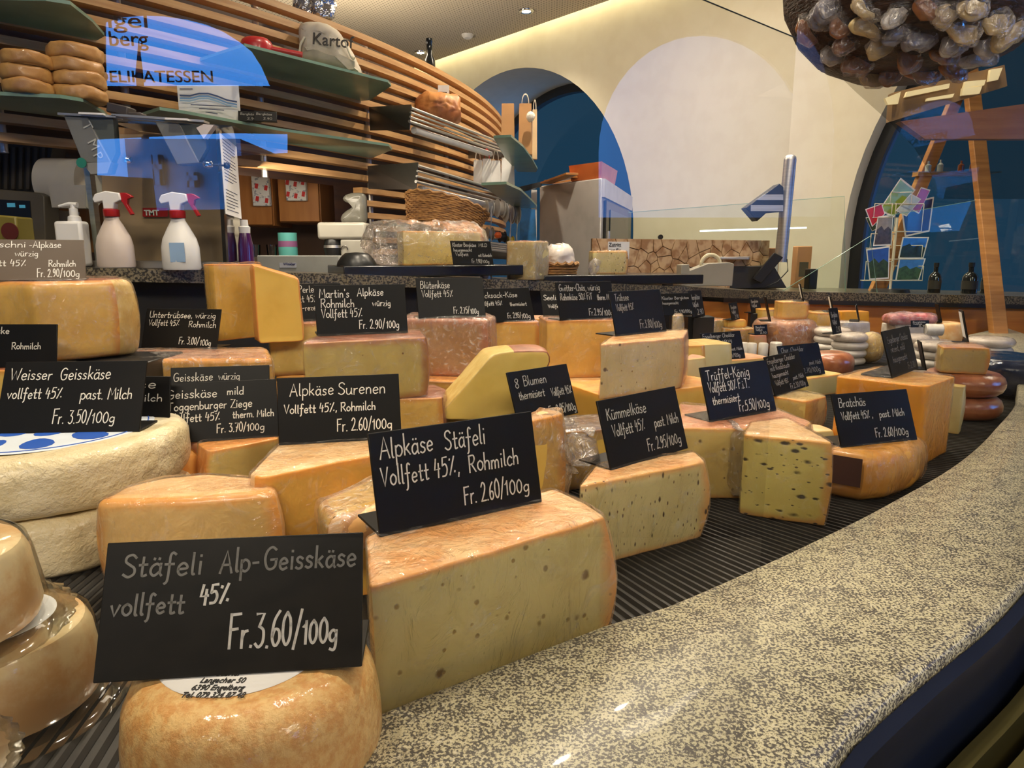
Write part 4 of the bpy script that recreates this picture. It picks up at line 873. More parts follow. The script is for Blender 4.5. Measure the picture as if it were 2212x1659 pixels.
cheese('cheese_slab', 'hidden slab beneath the Berg Perle block', blk(672, 1.31, .15, .09, .3, 0), 0, .0795, [P_ORG, R_ORG, R_ORG], rf=.004, seed=33)
cheese('cheese_block', 'pinkish wrapped block under the Blütenkäse sign', blk(962, 1.26, .165, .10, -.10, 0), .086, .189, [P_BLU, R_PNK, R_BRN], rf=.006, seed=34, wrap=FILMH, film_amp=.002)
cheese('cheese_slab', 'amber slab beneath the pinkish wrapped block', blk(965, 1.22, .19, .13, -.05, 0), 0, .0855, [P_OCH, R_BRN, R_ORG], rf=.004, seed=35, wrap=FILM)
cheese('cheese_block', 'small golden block under the Rucksack-Käse sign', blk(1098, 1.43, .115, .08, .15, 0), .07, .166, [P_GLD, R_BRN, R_BRN], rf=.003, seed=36, wrap=FILM, film_amp=.001)
cheese('cheese_slab', 'slab beneath the small golden block', blk(1105, 1.43, .13, .10, .15, 0), 0, .0695, [P_OCH, R_ORG, R_ORG], rf=.003, seed=37)
cheese('cheese_slab', 'low pink slab behind the golden block under the Seelisberger sign', blk(1195, 1.58, .16, .10, .1, 0), 0, .16, [P_ORG, R_PNK, R_PNK], rf=.003, seed=38)
# tilted bright wedge: face polygon in an upright plane
pl = [(940, 908), (948, 893), (1063, 766), (1100, 761), (1190, 763), (1197, 790), (1150, 850), (1115, 905), (1050, 915)]
dW = .995; p3 = [D(a, b, dW / 1) for a, b in pl]; org = Vector((sum(p.x for p in p3) / len(p3), dW, min(p.z for p in p3)))
ax = Vector((1, .25, 0)).normalized(); azn = Vector((-.25, 1, 0)).normalized()
pts = [((p.x - org.x), (p.z - org.z), 'r' if i in (3, 4, 5) else 'c') for i, p in enumerate(p3)]
Mx = Matrix(((ax.x, 0, azn.x), (ax.y, 0, azn.y), (0, 1, 0))).to_4x4()
o = body('bright_yellow_wedge', pts, .07, [R_GRP, R_BRN, P_BRI], M=Mx @ Matrix.Scale(-1, 4, (0, 0, 1)) @ Matrix.Translation((0, 0, -.07)), loc=(org.x, org.y, org.z), rf=.004, step=.007, amp=.0008, seed=40, capkind=1)
tag(o, 'bright yellow cut wedge lying tilted in the middle of the counter', CH)
cheese('cheese_block', 'hidden block under the bright yellow wedge', blk(1045, 1.05, .14, .07, .2, 0), 0, min(p.z for p in p3) - .002, [P_OCH, R_ORG, R_ORG], rf=.003, seed=41)
# left rear
def boxc(px, d, dirx, L, Tk):    # corner at sight line, side direction angle, lengths
    c = D(px, 552, d); a = Vector((math.cos(dirx), math.sin(dirx))); b = Vector((-a.y, a.x))
    return [(c.x, c.y, 'c'), (c.x + a.x * L, c.y + a.y * L, 'r'), (c.x + a.x * L + b.x * Tk, c.y + a.y * L + b.y * Tk, 'c'), (c.x + b.x * Tk, c.y + b.y * Tk, 'c')]
sl = cheese('wrapped_cheese_slab', 'wide cling-wrapped slab under the Untertrübsee sign', tp([(222, 778, 'c'), (588, 774, 'c'), (578, 752, 'c'), (240, 755, 'r')], .145), .085, .145, [P_ORG, R_PNK, R_PNK], rf=.007, seed=42, wrap=FILMH, film_amp=.003)
cheese('cheese_slab', 'lower slab beneath the wide wrapped slab', blk(405, 1.10, .27, .14, 0, 0), 0, .0845, [P_OCH, R_ORG, R_ORG], rf=.004, seed=43)
P_Y3 = paste('paste_sunny', O_(226, 186, 86), O_(214, 140, 70), .005)
cheese('standing_cheese_wedge', 'narrow yellow wedge standing on end, left of a pair', boxc(459, 1.24, .95, .10, .035), .1455, .284, [P_Y3, R_ORG, R_ORG], rf=.003, seed=44, wrap=FILM)
o = body('standing_cheese_wedge', [(0, 0, 'c'), (.078, 0, 'r'), (.074, .112, 'r'), (0, .137, 'r')], .042, [P_Y3, P_Y3, P_Y3], capkind=1, M=Matrix(((math.cos(.45), 0, -math.sin(.45)), (math.sin(.45), 0, math.cos(.45)), (0, 1, 0))).to_4x4(), loc=(D(546, 552, 1.20).x, D(546, 552, 1.20).y, .1465), rf=.003, amp=.001, seed=45)
tag(o, 'yellow wedge standing on end with a sloping top, right of a pair', CH)
cA = W(92, 786, .15); cB = W(274, 770, .15)
cheese('cheese_block', 'large yellow wrapped block at the upper left of the counter', [(cA.x - .16, cA.y + .02, 'c'), (cA.x, cA.y, 'c'), (cB.x - .01, cB.y, 'r'), (cB.x, cB.y + .03, 'r'), (cB.x - .06, cB.y + .12, 'c'), (cA.x - .16, cA.y + .14, 'c')], .150, .264, [P_GLD, R_GRP, R_BRN], rf=.010, seed=46, wrap=FILM, film_amp=.0015, bulge=.008)
m = MB(); m.box((cA.x - .02, cA.y + .08, .074), (.30, .13, .148)); tag(build('display_riser', m, BLKP, bevel=.002), 'black display riser under the large yellow block', 'riser')
cheese('cheese_block', 'dim yellow block under the left Rohmilch sign', [(-.78, .900, 'c'), (-.60, .900, 'r'), (-.60, .965, 'c'), (-.78, .965, 'c')], 0, .1515, [P_GLD, R_BRN, R_BRN], rf=.004, seed=47)
cheese('cheese_block', 'block beneath the Geisskäse würzig sign', [(-.48, .93, 'c'), (-.34, .96, 'r'), (-.35, 1.02, 'c'), (-.49, .99, 'c')], 0, .0778, [P_YEL, R_ORG, R_ORG], rf=.003, seed=48)
cheese('cheese_block', 'block beneath the half hidden käse sign', [(-.505, .868, 'c'), (-.44, .868, 'r'), (-.44, .90, 'c'), (-.505, .90, 'c')], 0, .0895, [P_YEL, R_ORG, R_ORG], rf=.003, seed=49)

# ================================================================== PLASTIC CUPS, LEFT CORNER
CLR = glass('clear_plastic', (.97, .97, .94), 1.46, .06, .7)
FC_ = rind('fresh_cheese', O_(238, 220, 178), O_(220, 180, 130), .4, 20, rough=.4)
def cup(x, y, z, label, up=True, lab=True, grp='clear plastic cups of soft cheese'):
    t = thing('cheese_cup', label, 'cheese cup', (x, y, z), grp)
    wob = lambda a, k: 1 + (.014 * math.sin(37 * a) + .010 * math.sin(61 * a + 1) if k in (0, 1, 2) else 0)
    prof = [(.0775, .0), (.0775, .0015), (.072, .003), (.069, .0075), (.067, .009), (.063, .011), (.058, .045), (.055, .056), (.050, .0605), (.044, .062), (0, .0622)]
    if not up: prof = [(.060, .052), (.060, .0535), (.055, .053), (.052, .050), (.047, .012), (.043, .003), (.0, .002)]
    m = MB(); m.lathe(prof, (x, y, z), n=96, wob=wob); build('plastic_shell', m, CLR, t, smooth=50, recalc=False)
    m = MB()
    if up: m.lathe([(.0, .004), (.058, .005), (.060, .012), (.056, .046), (.052, .055), (.0, .057)], (x, y, z), n=40)
    else: m.lathe([(.0, .005), (.040, .006), (.044, .02), (.047, .042), (0, .044)], (x, y, z), n=40)
    build('soft_cheese', m, FC_, t)
    if lab:
        m = MB(); m.lathe([(0, .0623), (.036, .0623), (.036, .0627), (0, .0627)], (x, y, z), n=48); l_ = build('lid_label', m, mat('label_grey_white', (.70, .74, .80), .4), t)
        m = MB(); m.lathe([(0, .0628), (.026, .0628), (.026, .0632), (0, .0632)], (x, y, z), n=48); build('blue_disc', m, mat('label_bright_blue', srgb(20, 70, 200), .4), l_)
    return t
cup(-.345, .425, 0, 'lower upturned plastic cup of soft cheese with a wavy rim')
cup(-.368, .405, .0625, 'upper upturned plastic cup of soft cheese with a blue disc on its base')
cup(-.302, .285, 0, 'upright plastic cup with a crimped rim in the bottom left corner', up=False, lab=False)

# ================================================================== FAR RIGHT OF THE COUNTER
def far(px, d): p = D(px, 552, d); return p.x, p.y
def fblock(name, label, px, d, wd, dp, yaw, z0, z1, mats, shape='box', wrap=None, seed=0, grp=None, **kw):
    return cheese(name, label, blk(px, d, wd, dp, yaw, z0, shape), z0, z1, mats, wrap=wrap, group=grp, step=.010, nz=5, rf=.004, seed=seed, **kw)
def fdisc(name, label, px, d, r, z0, z1, mt, seed=0, grp=None, rf=.01, wrap=None):
    x, y = far(px, d); return cheese(name, label, disc(x, y, r, 24), z0, z1, [mt] * 3, wrap=wrap, group=grp, step=.012, nz=4, rf=rf, amp=.001, seed=seed)
fblock('cheese_block', 'yellow block under the Knoblauch Cheddar sign', 1738, 1.19, .075, .085, .70, 0, .056, [P_YEL, R_GRP, R_GRP], seed=60, wrap=FILM)
fblock('cheese_block', 'pale block behind the Knoblauch Cheddar sign', 1762, 1.50, .12, .10, .5, 0, .043, [P_YEL, R_GRP, R_GRP], seed=61)
fblock('cheese_block', 'block under the Cheddar geschmackvoll sign', 1585, 1.76, .17, .13, .4, 0, .0425, [P_YEL, R_RED, R_PNK], seed=62)
fblock('cheese_wedge', 'pale wedge behind the Trüffel-König sign, next to the caraway block', 1498, 1.22, .06, .07, .3, 0, .12, [P_PAL, R_PEA, R_PNK], 'wedge', seed=63)
fdisc('small_round_cheese', 'small round beige cheese left of the Trüffel-König sign', 1522, 1.18, .022, 0, .052, R_GRP, seed=64)
fblock('cheese_block', 'tall pale block right of the speckled Fr. 3.80 block', 1520, 1.48, .10, .10, .3, 0, .115, [P_PAL, R_YEL, R_GRP], seed=65)
fblock('cheese_block', 'flat pale block with orange edge between Knoblauch and Bratchäs', 1775, 1.04, .06, .05, .1, 0, .034, [P_PAL, R_ORG, R_PK2], seed=66)
fblock('cheese_wedge', 'small film-wrapped wedge standing on the block behind the Fr. 3.80 sign', 1462, 1.42, .035, .05, .2, .1205, .178, [P_PAL, R_GRP, R_PNK], 'wedge', seed=67, wrap=FILMH)
fblock('cheese_block', 'block carrying the small film-wrapped wedge', 1462, 1.42, .10, .10, .2, 0, .120, [P_GLD, R_ORG, R_ORG], seed=68)
fblock('cheese_wedge', 'pale film-wrapped wedge at the left of the far counter', 1548, 2.16, .075, .08, .5, .03, .10, [P_PAL, R_GRP, R_ORG], 'wedge', seed=69, wrap=FILMH)
fblock('cheese_block', 'flat block beneath the pale film-wrapped wedge', 1552, 2.16, .12, .11, .3, 0, .0295, [P_YEL, R_ORG, R_ORG], seed=70)
fblock('cheese_block', 'wrapped golden block with a small chalk sign on it, far counter', 1600, 2.15, .095, .09, .3, 0, .075, [P_GLD, R_GRP, R_GRP], seed=71, wrap=FILMH)
fblock('cheese_piece', 'thin orange piece lying on the wrapped golden block', 1592, 2.17, .065, .05, .2, .0755, .10, [P_GLD, R_ORG, R_ORG], seed=72)
fblock('cheese_wedge', 'orange-yellow wedge against the wooden panel, leftmost there', 1668, 2.42, .09, .07, .2, 0, .115, [P_GLD, R_YEL, R_YEL], seed=73)
fblock('cheese_wedge', 'orange wedge against the wooden panel, second from the left there', 1752, 2.44, .06, .06, .2, 0, .105, [P_CHD, R_ORG, R_YEL], seed=74)
fblock('cheese_wedge', 'thin orange wedge against the wooden panel behind the white box', 1850, 2.44, .10, .06, 0, 0, .105, [P_CHD, R_ORG, R_ORG], seed=75)
rw = fdisc('rye_brown_wheel', 'brown film-wrapped wheel in the middle of the far counter', 1706, 2.13, .093, 0, .105, R_RYE, seed=76, rf=.022, wrap=FILMH)
fblock('cheese_block', 'square yellow block standing on the brown wrapped wheel', 1716, 2.12, .083, .06, .1, .107, .160, [P_GLD, R_YEL, R_GRP], seed=77, wrap=FILM)
fblock('cheese_block', 'pale amber block right of the square yellow block', 1789, 2.30, .083, .07, .1, 0, .112, [P_GLD, R_GRP, R_GRP], seed=78, wrap=FILM)
fblock('white_cheese_box', 'white wrapped rectangular cheese in front of the wooden panel', 1848, 2.22, .10, .07, .12, 0, .088, [R_WH2] * 3, seed=79, wrap=FILM)
for k, (px, d) in enumerate([(1618, 1.98), (1637, 1.97), (1662, 1.97), (1690, 1.99)]):
    x, y = far(px, d); m = MB(); r_ = .0135 if k < 3 else .017
    m.lathe([(0, 0), (r_ * .9, 0), (r_, .003), (r_, .047), (r_ * .85, .050), (0, .050)], (x, y, 0), n=24)
    tag(build('white_cheese_roll', m, R_WH2), ['leftmost of four upright white rolls', 'second of four upright white rolls', 'third of four upright white rolls', 'rightmost of four upright white rolls'][k], CH, 'upright white cheese rolls')
m = MB(); x, y = far(1640, 1.78); m.box((x, y, .002), (.30, .14, .004), rz=.2); tag(build('paper_sheet', m, WHITE), 'white paper sheet under the small white rolls', 'paper')
def stack(px, d, r, n, h, lab, mt=R_WH2, z0=0, sd=0):
    for k in range(n):
        jx = rnd.uniform(-3, 3)
        fdisc('soft_cheese_disc', '%s, %s' % (['bottom disc', 'second disc', 'third disc', 'fourth disc'][k] if n > 1 else 'single disc', lab), px + jx, d, r, z0 + k * h, z0 + (k + 1) * h - .0004, mt, seed=sd + k, grp='white soft cheese discs: ' + lab, rf=h * .32, wrap=FILM if k == n - 1 else None)
stack(1812, 2.02, .048, 4, .022, 'white stack behind the small folded sign', sd=80)
stack(1850, 1.90, .044, 4, .0215, 'white stack right of the small folded sign', sd=85)
fdisc('brown_wheel', 'glossy brown wheel in front of the white discs', 1815, 1.70, .050, 0, .062, R_RED, seed=90, rf=.02)
fdisc('wrapped_round_cheese', 'greenish yellow wrapped ball-like cheese between white stacks', 1900, 1.92, .030, 0, .088, R_GRP, seed=91, rf=.03, wrap=FILMH)
stack(1990, 1.84, .040, 4, .022, 'white stack right of the sign on the cheddar', sd=92)
stack(2050, 1.72, .052, 4, .021, 'white stack behind the small yellow wedge', sd=97)
stack(2163, 1.78, .050, 4, .022, 'white stack near the right end of the counter', sd=102)
x, y = far(1977, 2.20)
fblock('cheese_block', 'white block carrying the pink packages', 1980, 2.22, .14, .09, 0, 0, .080, [R_WH2] * 3, seed=107)
o = body('meat_package', [(-.07, -.03, 'r'), (.07, -.035, 'r'), (.075, .03, 'r'), (-.065, .035, 'r')], .035, [mat('pink_meat', srgb(226, 160, 158), .3, col2=srgb(190, 92, 98), nscale=40, coat=.6)] * 3, loc=(x, y, .081), rf=.012, amp=.005, seed=108, step=.01); tag(o, 'pinkish film-wrapped package on the far counter', 'package')
body('plastic_wrap', [(-.07, -.03, 'r'), (.07, -.035, 'r'), (.075, .03, 'r'), (-.065, .035, 'r')], .036, [FILMH] * 3, parent=o, inflate=.002, rf=.012, amp=.007, seed=109, step=.01)
x, y = far(2023, 2.12); m = MB(); m.cyl((x - .022, y - .02, .075), (x + .026, y - .03, .075), .018, .018, 20); 
x2, y2 = x, y
tag(build('white_cheese_roll', m, R_WH2, bevel=.003), 'white roll lying beside the pink package', CH)
fdisc('small_white_cheese', 'small disc under the lying white roll', 2023, 2.11, .03, 0, .056, R_WH2, seed=110)
fdisc('orange_round_cheese', 'pale orange round cheese right of the pink package', 2066, 2.24, .040, 0, .085, R_PEA, seed=111)
def tiny(px, d, z, yaw, label, wd=.065, ht=.055, lean=.25, back=False, lines=True, mt=None):
    x, y = far(px, d)
    t = price_sign(x, y, z, yaw, lean, wd, ht, label, [('Bergkäse', .1, .8, .65, .2), ('Vollfett', .1, .6, .38, .16), ('2.90', .4, .9, .08, .2)] if lines else None, v=150, pen=.0018, foot=.03, group='small price signs on the far counter')
    if back:
        u = Vector((math.cos(yaw), math.sin(yaw), 0)); n = Vector((-math.sin(yaw), math.cos(yaw), 0)); up = Vector((0, 0, math.cos(lean))) + n * math.sin(lean); b = Vector((x, y, z)) + u * wd * .15 + up * ht * .2 - u.cross(up) * .0035
        m = MB(); m.prism([b, b + u * wd * .7, b + u * wd * .7 + up * ht * .75, b + up * ht * .75], u.cross(up) * -.0006); o = build('white_sticker', m, WHITE, t); o['label'] = 'white sticker on the back'
    return t
tiny(1590, 2.12, .1005, .9, 'small chalk sign on the wrapped golden block')
tiny(1503, 1.9, .13, .8, 'small chalk sign at the left end of the far counter', wd=.07, ht=.075)
m = MB(); x, y = far(1512, 1.93); m.box((x + .02, y + .03, .0645), (.06, .06, .129)); tag(build('display_riser', m, BLKP, bevel=.002), 'small black riser under the leftmost far sign', 'riser')
tiny(1632, 2.40, .10, .7, 'small chalk sign in front of the wooden panel near its left end')
m = MB(); x, y = far(1645, 2.42); m.box((x, y, .0495), (.06, .03, .099)); tag(build('display_riser', m, BLKP, bevel=.002), 'small black riser in front of the wooden panel', 'riser')
tiny(1642, 2.03, .066, .4, 'tiny sign at the left of the brown wrapped wheel', wd=.05, ht=.03)
fblock('cheese_piece', 'small reddish piece under the tiny sign', 1648, 2.04, .045, .03, .3, 0, .0655, [P_BLU, R_RED, R_RED], seed=112)
tiny(1745, 2.10, .1605, 1.25, 'sign with a pale back on the square yellow block', back=True, lines=False)
tiny(1812, 2.28, .1125, 1.25, 'sign with a pale back on the pale amber block', back=True, lines=False)
tiny(1870, 2.20, .0885, 1.1, 'sign with a white sticker on the white wrapped cheese', wd=.075, back=True, lines=False)
tiny(1676, 2.03, .1055, 1.35, 'edge-on sign in front of the brown wrapped wheel', wd=.05, ht=.075, lines=False)
tiny(1815, 1.84, .0885, .75, 'small folded chalk sign among the white discs', wd=.055, ht=.072)
tiny(2052, 2.22, .0855, 1.2, 'dark sign on the pale orange round cheese', lines=False, ht=.06)
tiny(2118, 1.66, .0845, 1.15, 'sign with a pale back beside the rightmost white stack', wd=.06, ht=.085, back=True, lines=False)
fdisc('small_white_cheese', 'white disc under the sign with the pale back', 2124, 1.68, .026, 0, .084, R_WH2, seed=113)
tiny(2030, 1.26, .0875, 1.2, 'dark sign leaning by the small yellow wedge', wd=.04, ht=.055, lines=False)
tiny(1985, 2.10, .081, .1, 'flat dark sign below the pink package', wd=.06, ht=.022)

# ================================================================== TRAYS AND GOODS ON THE STAFF COUNTER
def ztop(px):                    # sight-line distance and height of the granite top just behind its front edge
    i = min(range(len(fr2)), key=lambda k: abs((lambda p: 1106 + FL * p.x / (p.y * cp - (p.z - EYE) * sp_))(fr2[k]) - px))
    return fr2[i], bk[i]
def onledge(px, f=.3, name=None):
    a, b = ztop(px); p = a.lerp(b, f); r = ray(px, 552); p = Vector((r.x / r.y * p.y, p.y, a.z)); return p
STONE = mat('black_stone_slab', (.012, .012, .013), .25, coat=.3)
def tray(p0, p1, dpt, z0, z1, label):
    t = thing('serving_slab', label, 'slab', (p0.x, p0.y, z0), 'raised black slabs on the staff counter')
    u = (p1 - p0); u.z = 0; u.normalize(); n = Vector((-u.y, u.x, 0)); L = (p1 - p0).length
    m = MB(); b = [Vector((q.x, q.y, z1 - .030)) for q in (p0, p0 + u * L, p0 + u * L + n * dpt, p0 + n * dpt)]; m.prism(b, (0, 0, .030)); build('slab', m, STONE, t, bevel=.003)
    for f in (.15, .82):
        q = p0 + u * L * f + n * .06; q.z = 0
        m = MB(); m.cyl(q + Vector((0, 0, z0)), q + Vector((0, 0, z1 - .030)), .018, .018, 16); build('foot', m, STEEL, t)
    return u, n
e1, e1b = ztop(745), ztop(1130)
d1 = W(742, 573, .272); d1r = W(1131, 587, .268)
p0 = D(742, 573, 1.84); p1 = D(1131, 586, 2.06)
u1, n1_ = tray(Vector((p0.x, p0.y, 0)), Vector((p1.x, p1.y, 0)), .24, .215, .272, 'long raised black slab carrying the film-covered cheese')
p0 = D(1175, 600, 2.10); p1 = D(1520, 604, 2.22)
u2, n2_ = tray(Vector((p0.x, p0.y, 0)), Vector((p1.x, p1.y, 0)), .26, .18, .240, 'second raised black slab left of the weighing scale')
Z1, Z2 = .2725, .2405
# cheese on the first slab
o = cheese('cheese_block', 'golden block under loose film on the long black slab', blk(950, 2.05, .235, .09, .35, 0), Z1, Z1 + .095, [P_YEL, R_ORG, R_ORG], seed=120, rf=.004, step=.008)
x, y = far(915, 2.03)
f = body('loose_film', [(-.17, -.05, 'r'), (-.05, -.075, 'r'), (.12, -.06, 'r'), (.19, -.02, 'r'), (.15, .07, 'r'), (-.12, .09, 'r')], .122, [FILMH] * 3, loc=(x, y, Z1), rf=.055, amp=.014, bulge=.006, seed=121, step=.012, nz=8, fscale=1.6, M=Matrix.Shear('XY', 4, (-.25, 0)) if False else None)
tag(f, 'big crumpled transparent film draped over the golden block', 'cling film')
x, y = far(770, 1.93)
m = MB(); m.lathe([(.0, 0), (.055, 0), (.052, .010), (.040, .026), (.030, .034), (.0, .036)], (x, y, Z1 - .0), n=32); tag(build('domed_cover', m, BLKP), 'black domed lid at the left end of the long slab', 'lid')
# goods right of it
p = onledge(1137, .12)
cb = [(p.x - .060, p.y - .005, 'c'), (p.x + .025, p.y - .05, 'c'), (p.x + .068, p.y + .02, 'r'), (p.x - .03, p.y + .06, 'r')]
cheese('cheese_block', 'wrapped pale block standing between the two black slabs', cb, p.z + .001, p.z + .112, [P_PAL, R_PNK, R_PNK], seed=123, wrap=FILMH, step=.008)
WICK = mat('wicker', srgb(176, 128, 72), .6, col2=srgb(120, 80, 40), nscale=30, stretch=(1, 1, 6), bs=.8, bscale=60, bdist=.003)
def basket(t, c, rx, ry, h, M=None, n=44, rows=9, flare=1.18):
    """woven side: staggered strands"""
    m = MB(); rr = []
    for k in range(rows + 1):
        f = k / rows; rr.append((1 + (flare - 1) * f, h * f))
    for k in range(rows):
        s_, z = rr[k]
        pts = []
        for i in range(n + 1):
            a = 2 * math.pi * i / n; w_ = 1 + .018 * (1 if (i + k) % 2 else -1)
            q = Vector((rx * s_ * w_ * math.cos(a), ry * s_ * w_ * math.sin(a), z + h / rows * .5)); pts.append((M @ q if M else q) + c)
        m.tube(pts, h / rows * .52, 5)
    build('woven_side', m, WICK, t, recalc=False)
    m = MB(); pts = []
    for i in range(n + 1):
        a = 2 * math.pi * i / n; q = Vector((rx * flare * math.cos(a), ry * flare * math.sin(a), h + .004 * math.sin(i * 2.2))); pts.append((M @ q if M else q) + c)
    m.tube(pts, h / rows * .75, 6); build('rim', m, WICK, t, recalc=False)
    m = MB(); pts = [Vector((rx * math.cos(2 * math.pi * i / 24), ry * math.sin(2 * math.pi * i / 24), .004)) for i in range(24)]
    m.prism([(M @ q if M else q) + c for q in pts], (0, 0, .004)); build('base', m, WICK, t)
p = onledge(1208, .32)
bk_ = thing('wicker_basket', 'small wicker basket holding a crumpled white bag', 'basket', (p.x, p.y, p.z + .001)); basket(bk_, Vector((p.x, p.y, p.z + .001)), .050, .045, .048, rows=6)
o = body('paper_bag', [(q[0], q[1], 'r') for q in disc(0, 0, .045, 20)], .098, [mat('crumpled_white_bag', srgb(226, 216, 206), .4, coat=.4, bs=.6, bscale=30, bdist=.004)] * 3, loc=(p.x, p.y, p.z + .012), rf=.03, amp=.008, seed=124, fscale=1.6); tag(o, 'crumpled white bag in the small wicker basket', 'bag')
cheese('cheese_block', 'pale speckled block on the second black slab', blk(1313, 2.28, .114, .07, .1, 0), Z2, Z2 + .072, [P_KUM, R_BRN, R_PEA], seed=125, step=.008, wrap=FILM)
x, y = far(1285, 2.20)
o = body('crumpled_film', [(q[0], q[1], 'r') for q in disc(0, 0, .018, 14)], .05, [FILMH] * 3, loc=(x, y, Z2), rf=.02, amp=.008, seed=126); tag(o, 'crumpled bit of film left of the pale block on the slab', 'cling film')
# log-slice box with staff-only note
LOG = mat('log_slice', srgb(206, 172, 130), .6, col2=srgb(160, 118, 78), nscale=28, det=2)
px0, px1 = 1277, 1655; dl = 2.42
a = D(px0, 600, 2.45); b = D(px1, 600, 2.80)
zt = D(1400, 517, 2.55).z; zb = ledge_z(b.x, b.y) + .001
t = thing('log_panel', 'screen faced with split log slices behind the scale', 'screen', ((a.x + b.x) / 2, (a.y + b.y) / 2, zb))
m = MB(); m.hexa([Vector((a.x, a.y, zb)), Vector((b.x, b.y, zb)), Vector((b.x, b.y + .03, zb)), Vector((a.x, a.y + .03, zb))], [Vector((a.x, a.y, zt)), Vector((b.x, b.y, zt)), Vector((b.x, b.y + .03, zt)), Vector((a.x, a.y + .03, zt))]); build('backing_board', m, mat('bark_brown', srgb(96, 66, 42), .8), t)
uu = (b - a); uu.z = 0; Lw = uu.length; uu.normalize(); nn_ = Vector((uu.y, -uu.x, 0)); hh = zt - zb
r2 = random.Random(5); seeds = []
tries = 0
while len(seeds) < 58 and tries < 5000:
    tries += 1; q = (r2.uniform(.01, Lw - .01), r2.uniform(.01, hh - .008))
    if all((q[0] - s_[0]) ** 2 + (q[1] - s_[1]) ** 2 > .023 ** 2 for s_ in seeds): seeds.append(q)
m = MB()
for i, s_ in enumerate(seeds):          # clipped voronoi cells
    poly = [(0, 0), (Lw, 0), (Lw, hh), (0, hh)]
    for j, q in enumerate(seeds):
        if i == j: continue
        mx_, my_ = (s_[0] + q[0]) / 2, (s_[1] + q[1]) / 2; nx, ny = q[0] - s_[0], q[1] - s_[1]; L_ = math.hypot(nx, ny); nx /= L_; ny /= L_; mx_ -= nx * .0016; my_ -= ny * .0016
        new = []
        for k in range(len(poly)):
            p_, q_ = poly[k], poly[(k + 1) % len(poly)]; dp_ = (p_[0] - mx_) * nx + (p_[1] - my_) * ny; dq = (q_[0] - mx_) * nx + (q_[1] - my_) * ny
            if dp_ <= 0: new.append(p_)
            if dp_ * dq < 0: f = dp_ / (dp_ - dq); new.append((p_[0] + (q_[0] - p_[0]) * f, p_[1] + (q_[1] - p_[1]) * f))
        poly = new
        if len(poly) < 3: break
    if len(poly) >= 3:
        m.prism([a + uu * q[0] + Vector((0, 0, zb - a.z + q[1])) for q in poly], nn_ * .006)
build('log_slices', m, LOG, t)
q0 = a + uu * (Lw * .065); m = MB()
na = a + uu * (Lw * .075) + nn_ * .008; nb = a + uu * (Lw * .185) + nn_ * .008; zn1 = zt - .010; zn0 = zn1 - .062
note = thing('paper_note', 'white note reading Zutritt nur für Personal on the log screen', 'note', (na.x, na.y, zn0))
m.prism([Vector((na.x, na.y, zn1)), Vector((nb.x, nb.y, zn1)), Vector((nb.x, nb.y, zn0)), Vector((na.x, na.y, zn0))], nn_ * -.001); build('paper', m, WHITE, note)
for i, tx in enumerate(['Zutritt', 'nur für', 'Personal']):
    printed(tx, .0185, PR, frame(Vector((na.x, na.y, zn1 - .017 - i * .019)) + uu * .003 + nn_ * .0008, uu, (0, 0, 1)), note, 'printed_line', ex=.0002, bold=.0003)
m = MB(); x = D(1427, 512, 2.62); m.cyl((x.x, x.y - .004, x.z), (x.x, x.y + .01, x.z), .009, .009, 16); m.cyl((x.x, x.y + .008, zt - .01), (x.x, x.y + .008, x.z), .003, .003, 8); tag(build('door_knob', m, BLKP), 'small dark round knob above the log screen', 'knob')
# tape dispenser
p = onledge(1530, .25); t = thing('tape_dispenser', 'beige tape dispenser with a roll of tape', 'tape dispenser', p)
q = [D(1468, 617, p.y / ray(1468, 552).y), None]
dd = p.y
def at(px, py, y): r = ray(px, py); return Vector((0, 0, EYE)) + r * (y / r.y)
pr = [at(1470, 618, dd), at(1472, 572, dd), at(1489, 571, dd), at(1490, 585, dd), at(1530, 569, dd), at(1576, 567, dd), at(1586, 570, dd), at(1582, 618, dd)]
m = MB(); m.prism(pr, (0, .07, 0)); build('housing', m, GREYP, t, bevel=.002)
m = MB(); c_ = at(1535, 571, dd + .035); 
pts = [c_ + Vector((.033 * math.cos(a_), 0, .033 * math.sin(a_))) for a_ in [2 * math.pi * i / 32 for i in range(33)]]
m.tube(pts, .0065, 8); build('tape_roll', m, mat('cream_tape', srgb(210, 200, 168), .4), t)
# scale
p = onledge(1660, .35); t = thing('weighing_scale', 'weighing scale with a tall steel column and an angular display head', 'scale', p); y0 = p.y
m = MB(); m.hexa([at(1560, 624, y0), at(1700, 622, y0), at(1700, 622, y0) + Vector((0, .12, 0)), at(1560, 624, y0) + Vector((0, .12, 0))], [at(1572, 575, y0), at(1672, 574, y0), at(1672, 574, y0) + Vector((0, .12, 0)), at(1572, 575, y0) + Vector((0, .12, 0))]); build('scale_body', m, mat('scale_black', (.02, .018, .017), .4), t, bevel=.003)
m = MB(); m.hexa([at(1470, 561, y0 - .03), at(1618, 561, y0 - .03), at(1628, 556, y0 + .2), at(1478, 556, y0 + .2)], [at(1470, 555, y0 - .03), at(1618, 555, y0 - .03), at(1628, 550, y0 + .2), at(1478, 550, y0 + .2)]); build('weighing_plate', m, STEEL, t, bevel=.002)
m = MB(); m.hexa([at(1626, 602, y0 - .04), at(1645, 612, y0 - .04), at(1642, 612, y0 + .02), at(1622, 602, y0 + .02)], [at(1672, 545, y0 - .04), at(1692, 556, y0 - .04), at(1692, 556, y0 + .02), at(1672, 545, y0 + .02)]); build('operator_display', m, BLKP, t, bevel=.003)
